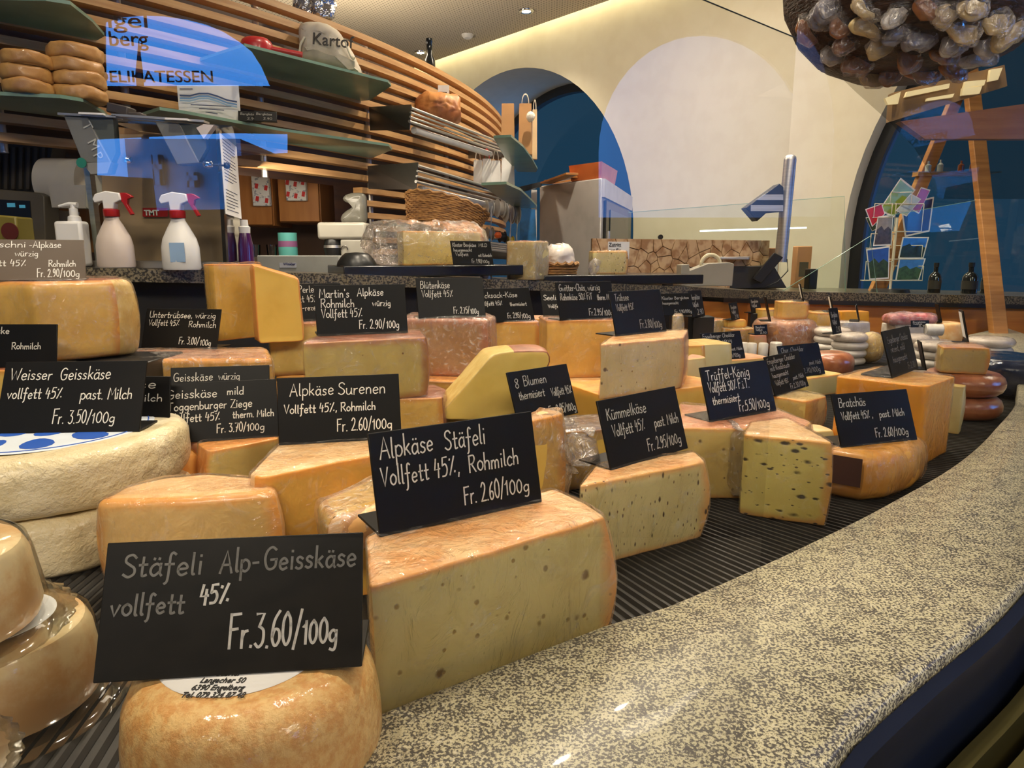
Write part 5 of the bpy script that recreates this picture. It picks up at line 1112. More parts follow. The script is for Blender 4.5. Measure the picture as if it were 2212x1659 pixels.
m = MB(); A_ = at(1686, 566, y0 + .03); B_ = at(1707, 345, y0 + .03); m.cyl(A_, B_, .023, .023, 24); m.lathe([(.023, 0), (.021, .010), (.012, .018), (0, .020)], B_, n=24); col_ = build('column', m, STEEL, t)
m = MB(); pr = [at(1611, 449, y0 - .01), at(1684, 396, y0 - .01), at(1690, 440, y0 - .01), at(1691, 455, y0 - .01), at(1655, 459, y0 - .01), at(1634, 478, y0 - .01)]
m.prism([at(1611, 449, y0 - .03), at(1684, 396, y0 - .03), at(1693, 404, y0 - .03), at(1693, 457, y0 - .03), at(1656, 460, y0 - .03), at(1636, 478, y0 - .03)], (0, .06, 0)); hd = build('display_head', m, BLKP, t, bevel=.003)
for (ya, yb) in ((420, 432), (443, 456)):
    m = MB(); m.prism([at(1652 - (ya - 420) * 1.3, ya, y0 - .032), at(1692, ya, y0 - .032), at(1692, yb, y0 - .032), at(1632 - (yb - 432) * .9 if ya < 430 else 1622, yb, y0 - .032)], (0, .004, 0)); build('steel_band', m, STEEL, hd)
m = MB(); m.tube([at(1700, 560, y0), at(1702, 585, y0), at(1680, 608, y0), at(1650, 622, y0)], .0022, 6); build('cable', m, BLKP, t)
# small packages behind the scale
for k, (xa, xb, ya, lab) in enumerate([(1522, 1565, 536, 'small kraft box behind the tape dispenser'), (1572, 1618, 534, 'kraft box behind the weighing plate'), (1630, 1680, 536, 'kraft box left of the steel column'), (1712, 1750, 532, 'kraft pouch with a dark label right of the steel column')]):
    a = at(xa, 612, y0 + .17); b = at(xb, ya, y0 + .17); z_ = ledge_z(a.x, a.y) + .001
    tb = thing('kraft_package', lab, 'package', ((a.x + b.x) / 2, a.y, z_), 'kraft packages behind the scale')
    m = MB(); m.box(((a.x + b.x) / 2, a.y, (b.z + z_) / 2), (b.x - a.x, .05, b.z - z_)); build('carton', m, mat('kraft_card', srgb(178, 128, 84), .7), tb, bevel=.003)
    m = MB(); m.box(((a.x + b.x) / 2, a.y - .0262, (b.z * .45 + z_ * .55)), ((b.x - a.x) * (.6 if k == 3 else .9), .001, (b.z - z_) * .35)); build('package_label', m, [WHITE, WHITE, WHITE, mat('label_olive', srgb(74, 70, 56), .6)][k], tb)
a = at(1700, 602, y0 + .1); z_ = ledge_z(a.x, a.y) + .001
for xa, lab in ((1748, 'black square tin right of the kraft pouch'),):
    a = at(xa, 580, y0 + .02); m = MB(); m.box((a.x + .018, a.y + .02, z_ + .04), (.036, .035, .08), rz=.2); tag(build('black_tin', m, BLKP, bevel=.003), lab, 'tin')
# upright glass screens on the counter
GP = glass('greenish_glass', (.90, .96, .92), 1.45, k=.6); GE = mat('green_glass_edge', srgb(120, 160, 140), .3, coat=.5)
yg = y0 - .06
def gpane(pts, label, th=.004):
    t = thing('glass_screen', label, 'glass pane', pts[0])
    m = MB(); m.add(pts, [tuple(range(len(pts)))]); build('pane', m, GP, t, recalc=False, smooth=0)
    m = MB(); m.tube([pts[1], pts[2], pts[3]], .0012, 6); build('pane_edge', m, GE, t)
gpane([at(1357, 618, y0 + .25), at(1357, 459, y0 + .25), at(1824, 424, y0 - .05), at(1826, 632, y0 - .05)], 'upright greenish glass screen behind the scale')
gpane([at(1690, 632, y0 - .10), at(1690, 629, y0 - .10), at(1880, 510, y0 - .12), at(1895, 634, y0 - .12)], 'small slanted glass screen left of the postcards')
m = MB(); s0 = at(1556, 492, y0 + .245); 
m = MB(); m.tube([at(1512, 499, y0 + .30), at(1742, 492, y0 + .30)], .0035, 8); tag(build('reflection_streak', m, mat('cool_streak', (1, 1, 1), .5, emit=(.85, .95, 1), es=2.2)), 'thin glowing tube imitating a cool white reflection in the glass screen', 'reflection')  # added glowing tube standing in for a reflection streak in the glass
# postcard rack
p = onledge(1930, .3); pr_ = p; yc = p.y
rack = thing('postcard_rack', 'white wire postcard rack on the granite ledge', 'rack', p)
RW_ = mat('white_wire', srgb(214, 206, 184), .4)
m = MB(); c_ = p.copy(); m.cyl(c_, c_ + Vector((0, 0, .012)), .07, .065, 32); build('base', m, BLKP, rack)
m = MB(); m.cyl(c_ + Vector((0, 0, .01)), Vector((c_.x, c_.y, at(1930, 470, yc).z)), .005, .005, 12); build('pole', m, RW_, rack)
def pocket(xa, ya, xb, yb, y):
    m = MB(); A_ = at(xa, ya, y); B_ = at(xb, yb, y)
    ring = [Vector((A_.x, y, A_.z)), Vector((A_.x, y, B_.z)), Vector((B_.x, y, B_.z)), Vector((B_.x, y, A_.z))]; m.tube(ring, .0018, 6)
    m.tube([ring[1], Vector((A_.x, y + .03, B_.z)), Vector((B_.x, y + .03, B_.z)), ring[2]], .0018, 6)
    m.tube([ring[0], Vector((c_.x, c_.y, ring[0].z)), ring[3]], .0018, 6); build('wire_pocket', m, RW_, rack)
for q in [(1871, 565, 1922, 606, yc - .055), (1882, 505, 1925, 536, yc - .04), (1932, 530, 1990, 560, yc - .05), (1930, 575, 1992, 606, yc - .06), (1890, 440, 1925, 470, yc - .03), (1936, 440, 1990, 500, yc - .03), (1925, 415, 1968, 440, yc - .02)]: pocket(*q)
def card(pts, y, label, col, col2, kind=0):
    P_ = [at(a_, b_, y) for a_, b_ in pts]; t = thing('postcard', label, 'postcard', P_[0], 'postcards in the wire rack')
    m = MB(); m.prism(P_, (0, .0012, 0)); build('card', m, WHITE, t)
    c0 = sum(P_, Vector()) / 4; Q = [c0 + (q - c0) * .90 + Vector((0, -.0006, 0)) for q in P_]
    lo_ = [Q[0].lerp(Q[3], .5), Q[1].lerp(Q[2], .5), Q[2], Q[3]] if len(Q) == 4 else Q
    m = MB(); m.prism(Q, (0, .0004, 0)); build('picture', m, mat('card_%s' % label[:14], col, .3, coat=.4, col2=tuple(c * .8 for c in col), nscale=30), t)
    if kind:
        mid = [Q[0].lerp(Q[3], .45), Q[0].lerp(Q[1], .3).lerp(Q[3].lerp(Q[2], .3), .30), Q[0].lerp(Q[1], .5).lerp(Q[3].lerp(Q[2], .5), .48), Q[0].lerp(Q[1], .75).lerp(Q[3].lerp(Q[2], .75), .36), Q[1].lerp(Q[2], .5), Q[2], Q[3]]
        m = MB(); m.prism([v + Vector((0, -.0006, 0)) for v in mid], (0, .0004, 0)); build('mountain', m, mat('cardm_%s' % label[:14], col2, .3, coat=.4, col2=tuple(c * .5 for c in col2), nscale=60), t)
GRN = srgb(150, 176, 60)
card([(1898, 455), (1946, 384), (1978, 410), (1930, 470)], yc + .03, 'green card standing tall and tilted at the rack top', GRN, GRN)
card([(1935, 455), (1968, 418), (1990, 430), (1958, 468)], yc + .0, 'pale green card behind the red one', srgb(200, 200, 150), GRN)
card([(1966, 452), (1990, 404), (2010, 410), (1985, 462)], yc + .01, 'red card with white edge at the upper right of the rack', srgb(180, 30, 40), GRN)
card([(1869, 452), (1905, 440), (1912, 462), (1884, 490)], yc - .02, 'red card at the upper left of the rack', srgb(200, 40, 44), srgb(220, 220, 210))
card([(1870, 470), (1880, 468), (1896, 494), (1884, 500)], yc + .01, 'dark green card edge below the upper left red card', srgb(20, 70, 50), GRN)
card([(1896, 468), (1930, 463), (1925, 530), (1886, 532)], yc - .03, 'grey mountain photo card in the middle left', srgb(150, 140, 125), srgb(80, 70, 60), 1)
card([(1871, 538), (1922, 531), (1920, 602), (1878, 605)], yc - .05, 'alpine meadow card at the lower left', srgb(50, 90, 170), srgb(60, 80, 40), 1)
card([(1950, 512), (2007, 512), (1995, 558), (1940, 558)], yc - .03, 'blue lake card at the middle right', srgb(50, 120, 210), srgb(40, 60, 40), 1)
card([(1942, 558), (2000, 558), (1985, 606), (1934, 607)], yc - .05, 'white peak card at the lower right', srgb(70, 130, 200), srgb(70, 100, 60), 1)
card([(1945, 440), (2018, 425), (2008, 500), (1955, 512)], yc + .05, 'dark blue card at the right side of the rack', srgb(30, 44, 96), srgb(50, 56, 80))
# bottles at the right
def bottle(px, py, h, r, label, name='bottle', mt=None, z=None, y=None):
    y = y or yc; b = at(px, py, y); z = ledge_z(b.x, b.y) + .001 if z is None else z
    t = thing(name, label, 'bottle', (b.x, b.y, z), 'dark bottles at the right end')
    m = MB(); m.lathe([(0, 0), (r, 0), (r, h * .52), (r * .8, h * .62), (r * .36, h * .70), (r * .34, h * .92), (0, h * .92)], (b.x, b.y, z), n=24); build('bottle_glass', m, mt or mat('dark_bottle_glass', (.008, .010, .010), .12, coat=.5), t)
    m = MB(); m.lathe([(0, h * .86), (r * .42, h * .86), (r * .42, h), (0, h)], (b.x, b.y, z), n=16); build('cap', m, BLKP, t)
    m = MB(); m.lathe([(r + .0008, h * .14), (r + .0008, h * .42)], (b.x, b.y, z), n=24); build('bottle_label', m, mat('black_gold_label', (.03, .025, .018), .5), t, recalc=False)
bottle(2018, 620, .115, .022, 'left dark bottle on the ledge right of the postcards')
bottle(2094, 620, .118, .027, 'middle dark bottle beside the wooden easel')
bottle(2132, 622, .112, .022, 'rightmost dark bottle behind the easel leg', y=yc + .04)

# ================================================================== CURVED SLATTED WALL
CC = Vector((-4.25, 4.79, 0)); CR = 4.21
def cy(px, py):                  # where a sight line meets the curved wall
    r0 = ray(px, py); A_ = r0.x ** 2 + r0.y ** 2; B_ = -2 * (r0.x * CC.x + r0.y * CC.y); C_ = CC.x ** 2 + CC.y ** 2 - CR * CR
    t_ = (-B_ - math.sqrt(max(0, B_ * B_ - 4 * A_ * C_))) / (2 * A_); return Vector((0, 0, EYE)) + r0 * t_
def ang(p): return math.atan2(p.y - CC.y, p.x - CC.x)
def cp_(a, z, r=0): return Vector((CC.x + (CR + r) * math.cos(a), CC.y + (CR + r) * math.sin(a), z))
sw = thing('slatted_wall', 'curved wall of horizontal oak slats on steel poles behind the staff counter', 'slatted wall', cp_(-.5, FLOOR, 0))
def slat(z, a0, a1, nseg=80, hgt=.021, dep=.045):
    V = []; 
    for i in range(nseg + 1):
        a = a0 + (a1 - a0) * i / nseg
        V += [cp_(a, z, 0), cp_(a, z - hgt, 0), cp_(a, z - hgt, -dep), cp_(a, z, -dep)]
    F = []
    for i in range(nseg):
        for k in range(4): F.append((4 * i + k, 4 * i + (k + 1) % 4, 4 * i + 4 + (k + 1) % 4, 4 * i + 4 + k))
    F += [(0, 1, 2, 3), tuple(4 * nseg + k for k in (3, 2, 1, 0))]
    m = MB(); m.add(V, F); build('slat', m, OAK, sw, smooth=30)
PT = .0462; aL = R(-100); aR = R(6); a780 = ang(cy(782, 400))
for k in range(12): slat(1.110 - k * PT, aL, aR - k * .0035)
for k in range(12, 18): slat(1.110 - k * PT, a780, aR - .05)
m = MB(); n = 60
V = []; F = []
for i in range(n + 1):
    a = aL + (aR - .02 - aL) * i / n; V += [cp_(a, 1.10, -.16), cp_(a, .57, -.16)]
for i in range(n): F.append((2 * i, 2 * i + 1, 2 * i + 3, 2 * i + 2))
o = len(V)
for i in range(n + 1):
    a = a780 + .004 + (aR - .06 - a780) * i / n; V += [cp_(a, .58, -.16), cp_(a, FLOOR, -.16)]
for i in range(n): F.append((o + 2 * i, o + 2 * i + 1, o + 2 * i + 3, o + 2 * i + 2))
m.add(V, F); build('backing_panel', m, GW, sw, recalc=False)
for px, lowz in ((18, .56), (302, .56), (596, .56), (826, .22), (992, .22)):
    a = ang(cy(px, 300)); m = MB(); m.cyl(cp_(a, lowz, -.07), cp_(a, 1.10, -.07), .011, .011, 12); build('steel_pole', m, STEEL, sw)
# frosted glass shelves
def shelf(front, z, label, back=.03, th=.008):
    """front: pixels along the front edge; the rear follows the slatted wall"""
    fr_ = [W(a_, b_, z) for a_, b_ in front]; aa0 = ang(fr_[0]); aa1 = ang(fr_[-1])
    rear = [cp_(aa1 + (aa0 - aa1) * i / 12, z, .002) for i in range(13)]
    m = MB(); m.prism([Vector((p.x, p.y, z)) for p in fr_ + rear], (0, 0, th))
    return tag(build('glass_shelf', m, FROST, smooth=0), label, 'shelf', 'frosted green glass shelves on the slatted wall')
shelf([(-260, -10), (0, 0), (100, 2), (152, 10), (200, 48), (226, 78)], .862, 'frosted green glass shelf at the upper left corner')
shelf([(-260, 200), (0, 206), (130, 212), (180, 220), (225, 246), (246, 266)], .655, 'frosted green glass shelf carrying the stacks of round cheeses')
shelf([(528, 100), (560, 108), (700, 143), (838, 178), (845, 186), (800, 216)], .868, 'frosted green glass shelf carrying the printed cloth bag')
shelf([(345, 238), (400, 246), (600, 282), (840, 316), (847, 324), (802, 342)], .668, 'frosted green glass shelf under the wave logo card')
def quarter(pts, z, label):
    m = MB(); m.prism([W(a_, b_, z) for a_, b_ in pts], (0, 0, .008)); return tag(build('glass_shelf', m, FROST, smooth=0), label, 'shelf', 'frosted green glass shelves on the slatted wall')
quarter([(1066, 298), (1104, 296), (1130, 318), (1150, 345), (1161, 366), (1158, 372), (1118, 371), (1090, 340)], .715, 'upper rounded glass shelf at the right end of the slats')
quarter([(1040, 400), (1094, 398), (1125, 412), (1146, 432), (1160, 446), (1156, 450), (1112, 449), (1075, 425)], .52, 'lower rounded glass shelf at the right end of the slats')
# steel wire racks
def wrack(L0, R0, L1, R1, dL, dR, label, tubeb=True):
    """top rail from L0 to R0 and lower rail from L1 to R1 (pixels) at distances dL, dR"""
    t = thing('bread_rack', label, 'rack', D(L0[0], L0[1], dL), 'steel bread racks on the slatted wall')
    A0_, A1_ = D(*L0, dL), D(*R0, dR); B0_, B1_ = D(*L1, dL), D(*R1, dR)
    for f in (0, .33, .66, 1):
        a_ = A0_.lerp(B0_, f); b_ = A1_.lerp(B1_, f); m = MB(); m.tube([a_, b_], .0055 if f in (0, 1) else .004, 8); build('rail', m, STEEL, t)
    wl = cp_(ang(A0_), B0_.z + .02, .004); wr = cp_(ang(A1_), B1_.z + .02, .004)
    for top_, bot_, wa in ((A0_, B0_, wl), (A1_, B1_, wr)):
        m = MB(); side = Vector((.7, .7, 0)) * .003
        wa2 = wa + Vector((0, 0, .05)); m.prism([top_ + Vector((0, 0, .012)), bot_ + Vector((0, 0, -.03)), wa + Vector((0, 0, -.035)), wa2], side); build('bracket', m, DSTEEL, t)
    if tubeb:
        m = MB(); q0_ = B0_.lerp(B1_, .02) + Vector((0, .05, -.02)); q1_ = B0_.lerp(B1_, .82) + Vector((0, .05, -.02)); m.cyl(q0_, q1_, .013, .013, 14); build('round_bar', m, WHITEP, t)
    return A0_, A1_, B0_, B1_
wrack((888, 233), (1118, 322), (884, 262), (1088, 330), 2.55, 3.35, 'upper slanted steel bread rack on the slatted wall')
wrack((903, 358), (1128, 426), (898, 392), (1098, 442), 2.55, 3.35, 'lower slanted steel bread rack on the slatted wall')
wrack((1052, 524), (1150, 536), (1052, 538), (1150, 550), 3.0, 3.4, 'low steel rack half hidden behind the wrapped pale block', False)
# bread and its card
q = D(946, 255, 2.95)
o = body('bread_loaf', [(p[0] * 1.3, p[1], 'r') for p in disc(0, 0, .075, 24)], .125, [rind('bread_crust', O_(206, 140, 76), O_(150, 84, 38), .9, 40, nscale=12)] * 3, loc=(q.x, q.y, q.z - .03), rf=.04, amp=.010, seed=130); tag(o, 'round rustic loaf lying in the upper steel rack', 'bread')
def cardboard(name, px, py0, px1, py1, d, mt, th=.002):
    a = D(px, py0, d); b = D(px1, py1, d); m = MB(); m.prism([Vector((a.x, a.y, a.z)), Vector((b.x, a.y, a.z)), Vector((b.x, a.y, b.z)), Vector((a.x, a.y, b.z))], (0, th, 0)); return m, a, b
m, a, b = cardboard('c', 946, 184, 970, 216, 2.9, WHITE); t = thing('price_card', 'small white price card clipped above the round loaf', 'price card', (a.x, a.y, b.z)); build('card', m, WHITE, t)
m = MB(); m.tube([D(957, 208, 2.895), D(957, 234, 2.895)], .002, 6); build('clip', m, STEEL, t)
m = MB(); c_ = D(958, 200, 2.895); m.box(c_, (.028, .0008, .005)); m.box(c_ + Vector((0, 0, -.012)), (.018, .0008, .003)); build('printed_lines', m, PR, t)
# round cheeses on the left shelf
ZS = .6635
def rstack(px, d, r, n, h, lab, sd):
    c = D(px, 250, d)
    for k in range(n):
        o = body('round_mountain_cheese', [(q[0], q[1], 'r') for q in disc(0, 0, r, 28)], h, [rind('rind_ochre_brown', O_(196, 150, 84), O_(164, 116, 60), .8, 40, nscale=18)] * 3, loc=(c.x + rnd.uniform(-.003, .003), c.y, ZS + k * h), rf=h * .2, bulge=.002, amp=.004, seed=sd + k, step=.010, nz=5)
        tag(o, '%s round brownish cheese, %s' % (['bottom', 'second', 'third', 'fourth', 'fifth'][k], lab), CH, 'round brownish cheeses: ' + lab)
rstack(72, 1.62, .052, 3, .030, 'stack of three at the far left of the shelf', 131)
rstack(176, 1.68, .057, 4, .0305, 'taller stack beside it on the glass shelf', 136)
# cloth bag and other things on the shelves
q = D(712, 130, 2.35)
bagp = [(640, 50), (652, 78), (648, 128), (778, 163), (770, 125), (748, 88), (722, 62), (690, 50), (662, 50)]
yb_ = q.y
PB = [at(a_, b_, yb_) for a_, b_ in [(652, 60), (650, 128), (700, 142), (778, 162), (768, 128), (748, 96), (728, 68), (700, 54), (672, 52)]]
cxb = sum(p.x for p in PB) / len(PB); zb0 = .8775
pts = [(p.x - cxb, p.z - zb0, 'r') for p in PB]
for_ = Matrix(((1, 0, 0), (0, 0, -1), (0, 1, 0))).to_4x4()
LIN = mat('linen_cloth', srgb(200, 188, 166), .8, col2=srgb(178, 166, 146), bs=.4, bscale=200, nscale=16)
o = body('cloth_bag', pts, .09, [LIN] * 3, M=for_, loc=(cxb, yb_ + .045, zb0), rf=.03, amp=.006, seed=140, step=.01, capkind=1, fscale=.7); tag(o, 'linen drawstring bag printed with the word Karto on the glass shelf', 'bag')
printed('Kartof', .052, mat('print_grey', srgb(66, 60, 54), .7), frame((at(682, 104, yb_).x, yb_ - .0478, at(682, 104, yb_).z), (1, 0, -.10), (0, 0, 1)), o, 'printed_word', ex=.003)
m = MB(); m.tube([at(658, 80, yb_ - .05), at(649, 95, yb_ - .055), at(647, 112, yb_ - .055), at(650, 128, yb_ - .05)], .004, 8); m2 = m; build('drawstring', m, mat('cream_cord', srgb(212, 204, 176), .7), o)
m = MB(); m.tube([at(744, 85, yb_ - .045), at(750, 104, yb_ - .05), at(758, 122, yb_ - .05), at(765, 127, yb_ - .05)], [.003, .003, .003, .007], 8); build('drawstring', m, mat('cream_cord', (1, 1, 1)), o)
FOIL = mat('silver_foil', (.62, .60, .60), .18, .9, bs=1.0, bscale=24, bdist=.02)
q = cp_(ang(cy(705, 45)), 1.1105, -.05); o = body('foil_bag', [(p[0] * 1.3, p[1] * .6, 'r') for p in disc(0, 0, .055, 18)], .10, [FOIL] * 3, loc=(q.x, q.y, q.z), rf=.02, amp=.01, seed=141); tag(o, 'silver foil bag lying on top of the slatted wall', 'bag')
a_ = ang(cy(942, 150)); q = cp_(a_, 1.1105, -.03); m = MB(); m.lathe([(0, 0), (.024, 0), (.024, .03), (.014, .05), (.013, .10), (.015, .105), (.015, .12), (0, .12)], q, n=20); tag(build('dark_bottle', m, mat('dark_bottle_glass', (.008, .01, .01))), 'black bottle neck standing on top of the slatted wall', 'bottle')
RED = mat('red_plastic', srgb(170, 24, 26), .35, coat=.3)
q = D(535, 75, 2.05); o = body('red_pot', [(p[0], p[1], 'r') for p in disc(0, 0, .045, 20)], .075, [RED] * 3, loc=(q.x, cy(535, 90).y - .06, .8765), rf=.02, amp=.001, seed=142); tag(o, 'red pot with a handle on the upper glass shelf', 'pot')
m = MB(); hx = o.location; m.cyl(hx + Vector((.04, -.005, .045)), hx + Vector((.135, .01, .03)), .007, .009, 12); build('handle', m, RED, o)
# wave logo card and small black signs on the middle shelf
m, a, b = cardboard('c', 382, 184, 515, 258, 1.98, WHITE); t = thing('logo_card', 'white card with blue wave lines standing on the middle glass shelf', 'card', (a.x, a.y, b.z)); build('card', m, WHITE, t)
for k, (col, dy) in enumerate([(srgb(60, 80, 120), 0), (srgb(110, 150, 190), 6), (srgb(150, 180, 205), 11)]):
    pts = [D(x_, y_ + dy, 1.976) for x_, y_ in [(388, 206), (410, 207), (430, 202), (450, 202), (470, 208), (490, 216), (512, 220)]]
    m = MB(); n_ = len(pts); V = [p + Vector((0, 0, .0022)) for p in pts] + [p - Vector((0, 0, .0022)) for p in pts]; m.add(V, [(i, i + 1, n_ + i + 1, n_ + i) for i in range(n_ - 1)]); build('wave_line', m, mat('wave_%d' % k, col, .6), t, recalc=False)
for x0_, x1_, y_ in ((412, 500, 226), (430, 484, 234), (444, 470, 242), (388, 416, 192)):
    m = MB(); a2 = D(x0_, y_, 1.977); b2 = D(x1_, y_ + (4 if x1_ > 450 else 0), 1.977); m.tube([a2, b2], .0012, 4); build('printed_line', m, mat('print_blue_grey', srgb(80, 84, 110), .7), t)
for k, (x_, lab) in enumerate([(537, 'left of two small black signs leaning on the middle glass shelf'), (572, 'right of two small black signs leaning on the middle glass shelf')]):
    q = at(x_, 262 + k * 4, 2.08); price_sign(q.x - .03, q.y, .6765, .25, .5, .062, .034, lab, [('Bergkäse', .1, .8, .6, .22), ('2.90', .4, .8, .15, .22)], v=140, pen=.001, foot=.02, group='two small black signs on the middle glass shelf')
# bags at the right end of the slats
def pbag(px, py0, px1, py1, d, label, mt, name='paper_bag', strap=None, dep=.03, grp=None):
    a = D(px, py0, d); b = D(px1, py1, d); t = thing(name, label, 'bag', ((a.x + b.x) / 2, a.y + dep / 2, b.z), grp); w_ = b.x - a.x
    bt = [Vector((a.x, a.y, b.z)), Vector((b.x, a.y, b.z)), Vector((b.x, a.y + dep, b.z)), Vector((a.x, a.y + dep, b.z))]
    tp_ = [Vector((a.x + w_ * .06, a.y + dep * .3, a.z)), Vector((b.x - w_ * .06, a.y + dep * .3, a.z)), Vector((b.x - w_ * .06, a.y + dep * .6, a.z)), Vector((a.x + w_ * .06, a.y + dep * .6, a.z))]
    m = MB(); m.hexa(bt, tp_); build('bag_body', m, mt, t)
    if strap:
        for yy in (.28, .62):
            m = MB(); m.tube([Vector((a.x + w_ * (.25 + .25 * (1 - math.cos(math.pi * i / 8))), a.y + dep * yy, a.z + .045 * math.sin(math.pi * i / 8))) for i in range(9)], .0018, 6); build('handle', m, strap, t)
    return t
CORD = mat('pale_cord', srgb(216, 206, 190), .7)
for k, (x0_, x1_, y0_, lab, st) in enumerate([(1022, 1042, 345, 'leftmost white gift bag on the lower rounded shelf', CORD), (1041, 1062, 342, 'second white gift bag with red cord', mat('red_cord', srgb(190, 60, 50), .6)), (1060, 1082, 346, 'third white gift bag with grey cord', CORD), (1082, 1112, 340, 'rightmost and largest white gift bag', CORD)]):
    pbag(x0_, y0_, x1_, 396 + k * 2, 3.2 + k * .02, lab, WHITE, 'gift_bag', st, grp='white gift bags at the end of the slats')
KR = mat('kraft_paper', srgb(176, 130, 82), .7)
for k, (x0_, x1_, y0_, y1_, d_, lab) in enumerate([(1082, 1112, 222, 312, 3.42, 'left tall brown paper bag on the upper rounded shelf'), (1120, 1150, 222, 330, 3.40, 'right tall brown paper bag on the upper rounded shelf'), (1150, 1161, 235, 340, 3.45, 'slim pale bag behind the right brown paper bag')]):
    pbag(x0_, y0_, x1_, y1_, d_, lab, KR if k < 2 else mat('pale_kraft', srgb(206, 180, 140), .7), 'kraft_bag', CORD if k else None, dep=.05, grp='brown paper bags on the upper rounded shelf')
q = D(1146, 255, 3.36); o = body('pompom', [(p[0], p[1], 'r') for p in disc(0, 0, .018, 14)], .05, [mat('white_fluff', (.75, .70, .62), .9, bs=1, bscale=120, bdist=.004)] * 3, loc=(q.x, q.y, q.z - .02), rf=.02, amp=.003, seed=143); tag(o, 'white fluffy pompom hanging on the right brown bag', 'pompom')
# ribbon spools
cols = [srgb(170, 170, 176), srgb(214, 206, 196), srgb(206, 190, 186), srgb(220, 214, 190)]
for k, (x_, y_, r_, lab, c_) in enumerate([(1056, 449, .038, 'left spool with grey ribbon under the lower shelf', cols[0]), (1080, 450, .042, 'second spool with white ribbon', cols[1]), (1098, 460, .044, 'third spool with yellowish ribbon', cols[2]), (1112, 462, .046, 'rightmost spool with hanging white ribbon', cols[3]), (1058, 505, .030, 'lower grey spool with four holes', srgb(150, 146, 140)), (1085, 512, .026, 'lower black ribbon spool', (.02, .02, .02)), (1102, 520, .022, 'lower small yellow ribbon spool', srgb(214, 190, 60))]):
    q = D(x_, y_, 3.15 + .02 * k); t = thing('ribbon_spool', lab, 'ribbon spool', q, 'ribbon spools hanging at the end of the slats')
    mt = mat('spool_%d' % k, c_, .5); ax_ = Vector((.75, .3, 0)).normalized()
    for s_ in (-1, 1):
        m = MB(); m.cyl(q + ax_ * .012 * s_, q + ax_ * .014 * s_, r_, r_, 28); build('flange', m, WHITEP if k < 4 else mt, t)
    m = MB(); m.cyl(q - ax_ * .011, q + ax_ * .011, r_ * .72, r_ * .72, 24); build('wound_ribbon', m, mt, t)
    if k in (0, 2, 3):
        m = MB(); m.tube([q + Vector((.01, -.03, .0)), q + Vector((.012, -.034, -.05)), q + Vector((.008, -.034, -.10)), q + Vector((.012, -.03, -.15 - .01 * k))], .003, 6); build('loose_end', m, mt if k else mat('twine', srgb(150, 150, 160), .6), t)
q = D(1076, 508, 3.1); m = MB(); m.lathe([(0, -.016), (.012, -.012), (.017, 0), (.012, .012), (0, .016)], q, n=16); tag(build('orange_ball', m, mat('orange_plastic', srgb(230, 100, 40), .4)), 'small orange ball hanging among the ribbons', 'ornament')
m = MB(); m.cyl(D(1040, 452, 3.2), D(1118, 462, 3.24), .004, .004, 8); tag(build('spool_rod', m, STEEL), 'thin steel rod carrying the ribbon spools', 'rod')
# large wicker basket behind the film
bk2 = thing('wicker_basket', 'large tilted wicker basket behind the film-covered cheese', 'basket', D(955, 500, 2.35))
Mt = Matrix.Rotation(R(14), 3, 'Y') @ Matrix.Rotation(R(-26), 3, 'X'); q = D(950, 500, 2.42); 
basket(bk2, q, .115, .055, .105, M=Mt, n=56, rows=14, flare=1.30)

# ================================================================== STAFF ROOM BEHIND
m = MB(); m.box((-2.6, 3.32, 0), (4.1, .04, 1.9)); tag(build('room_partition', m, mat('partition_wood', srgb(84, 56, 34), .6, col2=srgb(66, 42, 26), nscale=4)), 'dark wooden partition behind the staff area', 'partition')
yk = 3.0
def cabinet(x0_, x1_, y0_, y1_, label):
    a = at(x0_, y0_, yk); b = at(x1_, y1_, yk); t = thing('wall_cabinet', label, 'cabinet', ((a.x + b.x) / 2, yk + .12, b.z), 'wall cabinets with beech doors')
    m = MB(); m.box(((a.x + b.x) / 2, yk + .14, (a.z + b.z) / 2), (b.x - a.x, .24, a.z - b.z)); build('carcass', m, CAB, t)
    m = MB(); m.box(((a.x + b.x) / 2, yk + .01, (a.z + b.z) / 2), (b.x - a.x - .006, .018, a.z - b.z - .006)); build('door', m, CAB, t, bevel=.002)
    return t
cabinet(508, 590, 300, 487, 'left wall cabinet with a beech door and a patterned paper strip')
cabinet(592, 692, 300, 480, 'right wall cabinet with a beech door and a patterned paper strip')
DOT = mat('red_print', srgb(206, 44, 44), .6); PTN = mat('patterned_paper', (.78, .78, .76), .6, col2=srgb(150, 156, 170), nscale=70, lo=.56, hi=.62)
for k, (x0_, x1_, y0_, y1_, lab) in enumerate([(541, 583, 362, 445, 'patterned paper strip with red squares on the left cabinet door'), (614, 662, 357, 434, 'patterned paper strip with red squares on the right cabinet door')]):
    a = at(x0_, y0_, yk - .03); b = at(x1_, y1_, yk - .03); t = thing('paper_strip', lab, 'wrapping paper', ((a.x + b.x) / 2, a.y, b.z), 'patterned paper strips on the cabinet doors')
    m = MB(); m.box(((a.x + b.x) / 2, yk - .018, (a.z + b.z) / 2), (b.x - a.x, .03, a.z - b.z)); build('paper', m, PTN, t, bevel=.004)
    for i in range(2 + k):
        for j in range(3):
            fx = .3 + .55 * i if k == 0 else .12 + .38 * i; fz = .15 + .33 * j + .05 * (i % 2)
            m = MB(); m.box((a.x + (b.x - a.x) * fx, yk - .0342, a.z - (a.z - b.z) * fz), (.013, .001, .020), M=Matrix.Rotation(.2, 3, 'Y')); build('red_square', m, DOT, t)
m = MB(); a = at(694, 355, yk); b = at(800, 520, yk); m.box(((a.x + b.x) / 2, yk + .2, (a.z + b.z) / 2), (b.x - a.x, .02, a.z - b.z)); tag(build('niche_panel', m, DARK), 'dark niche right of the beech cabinets', 'panel')
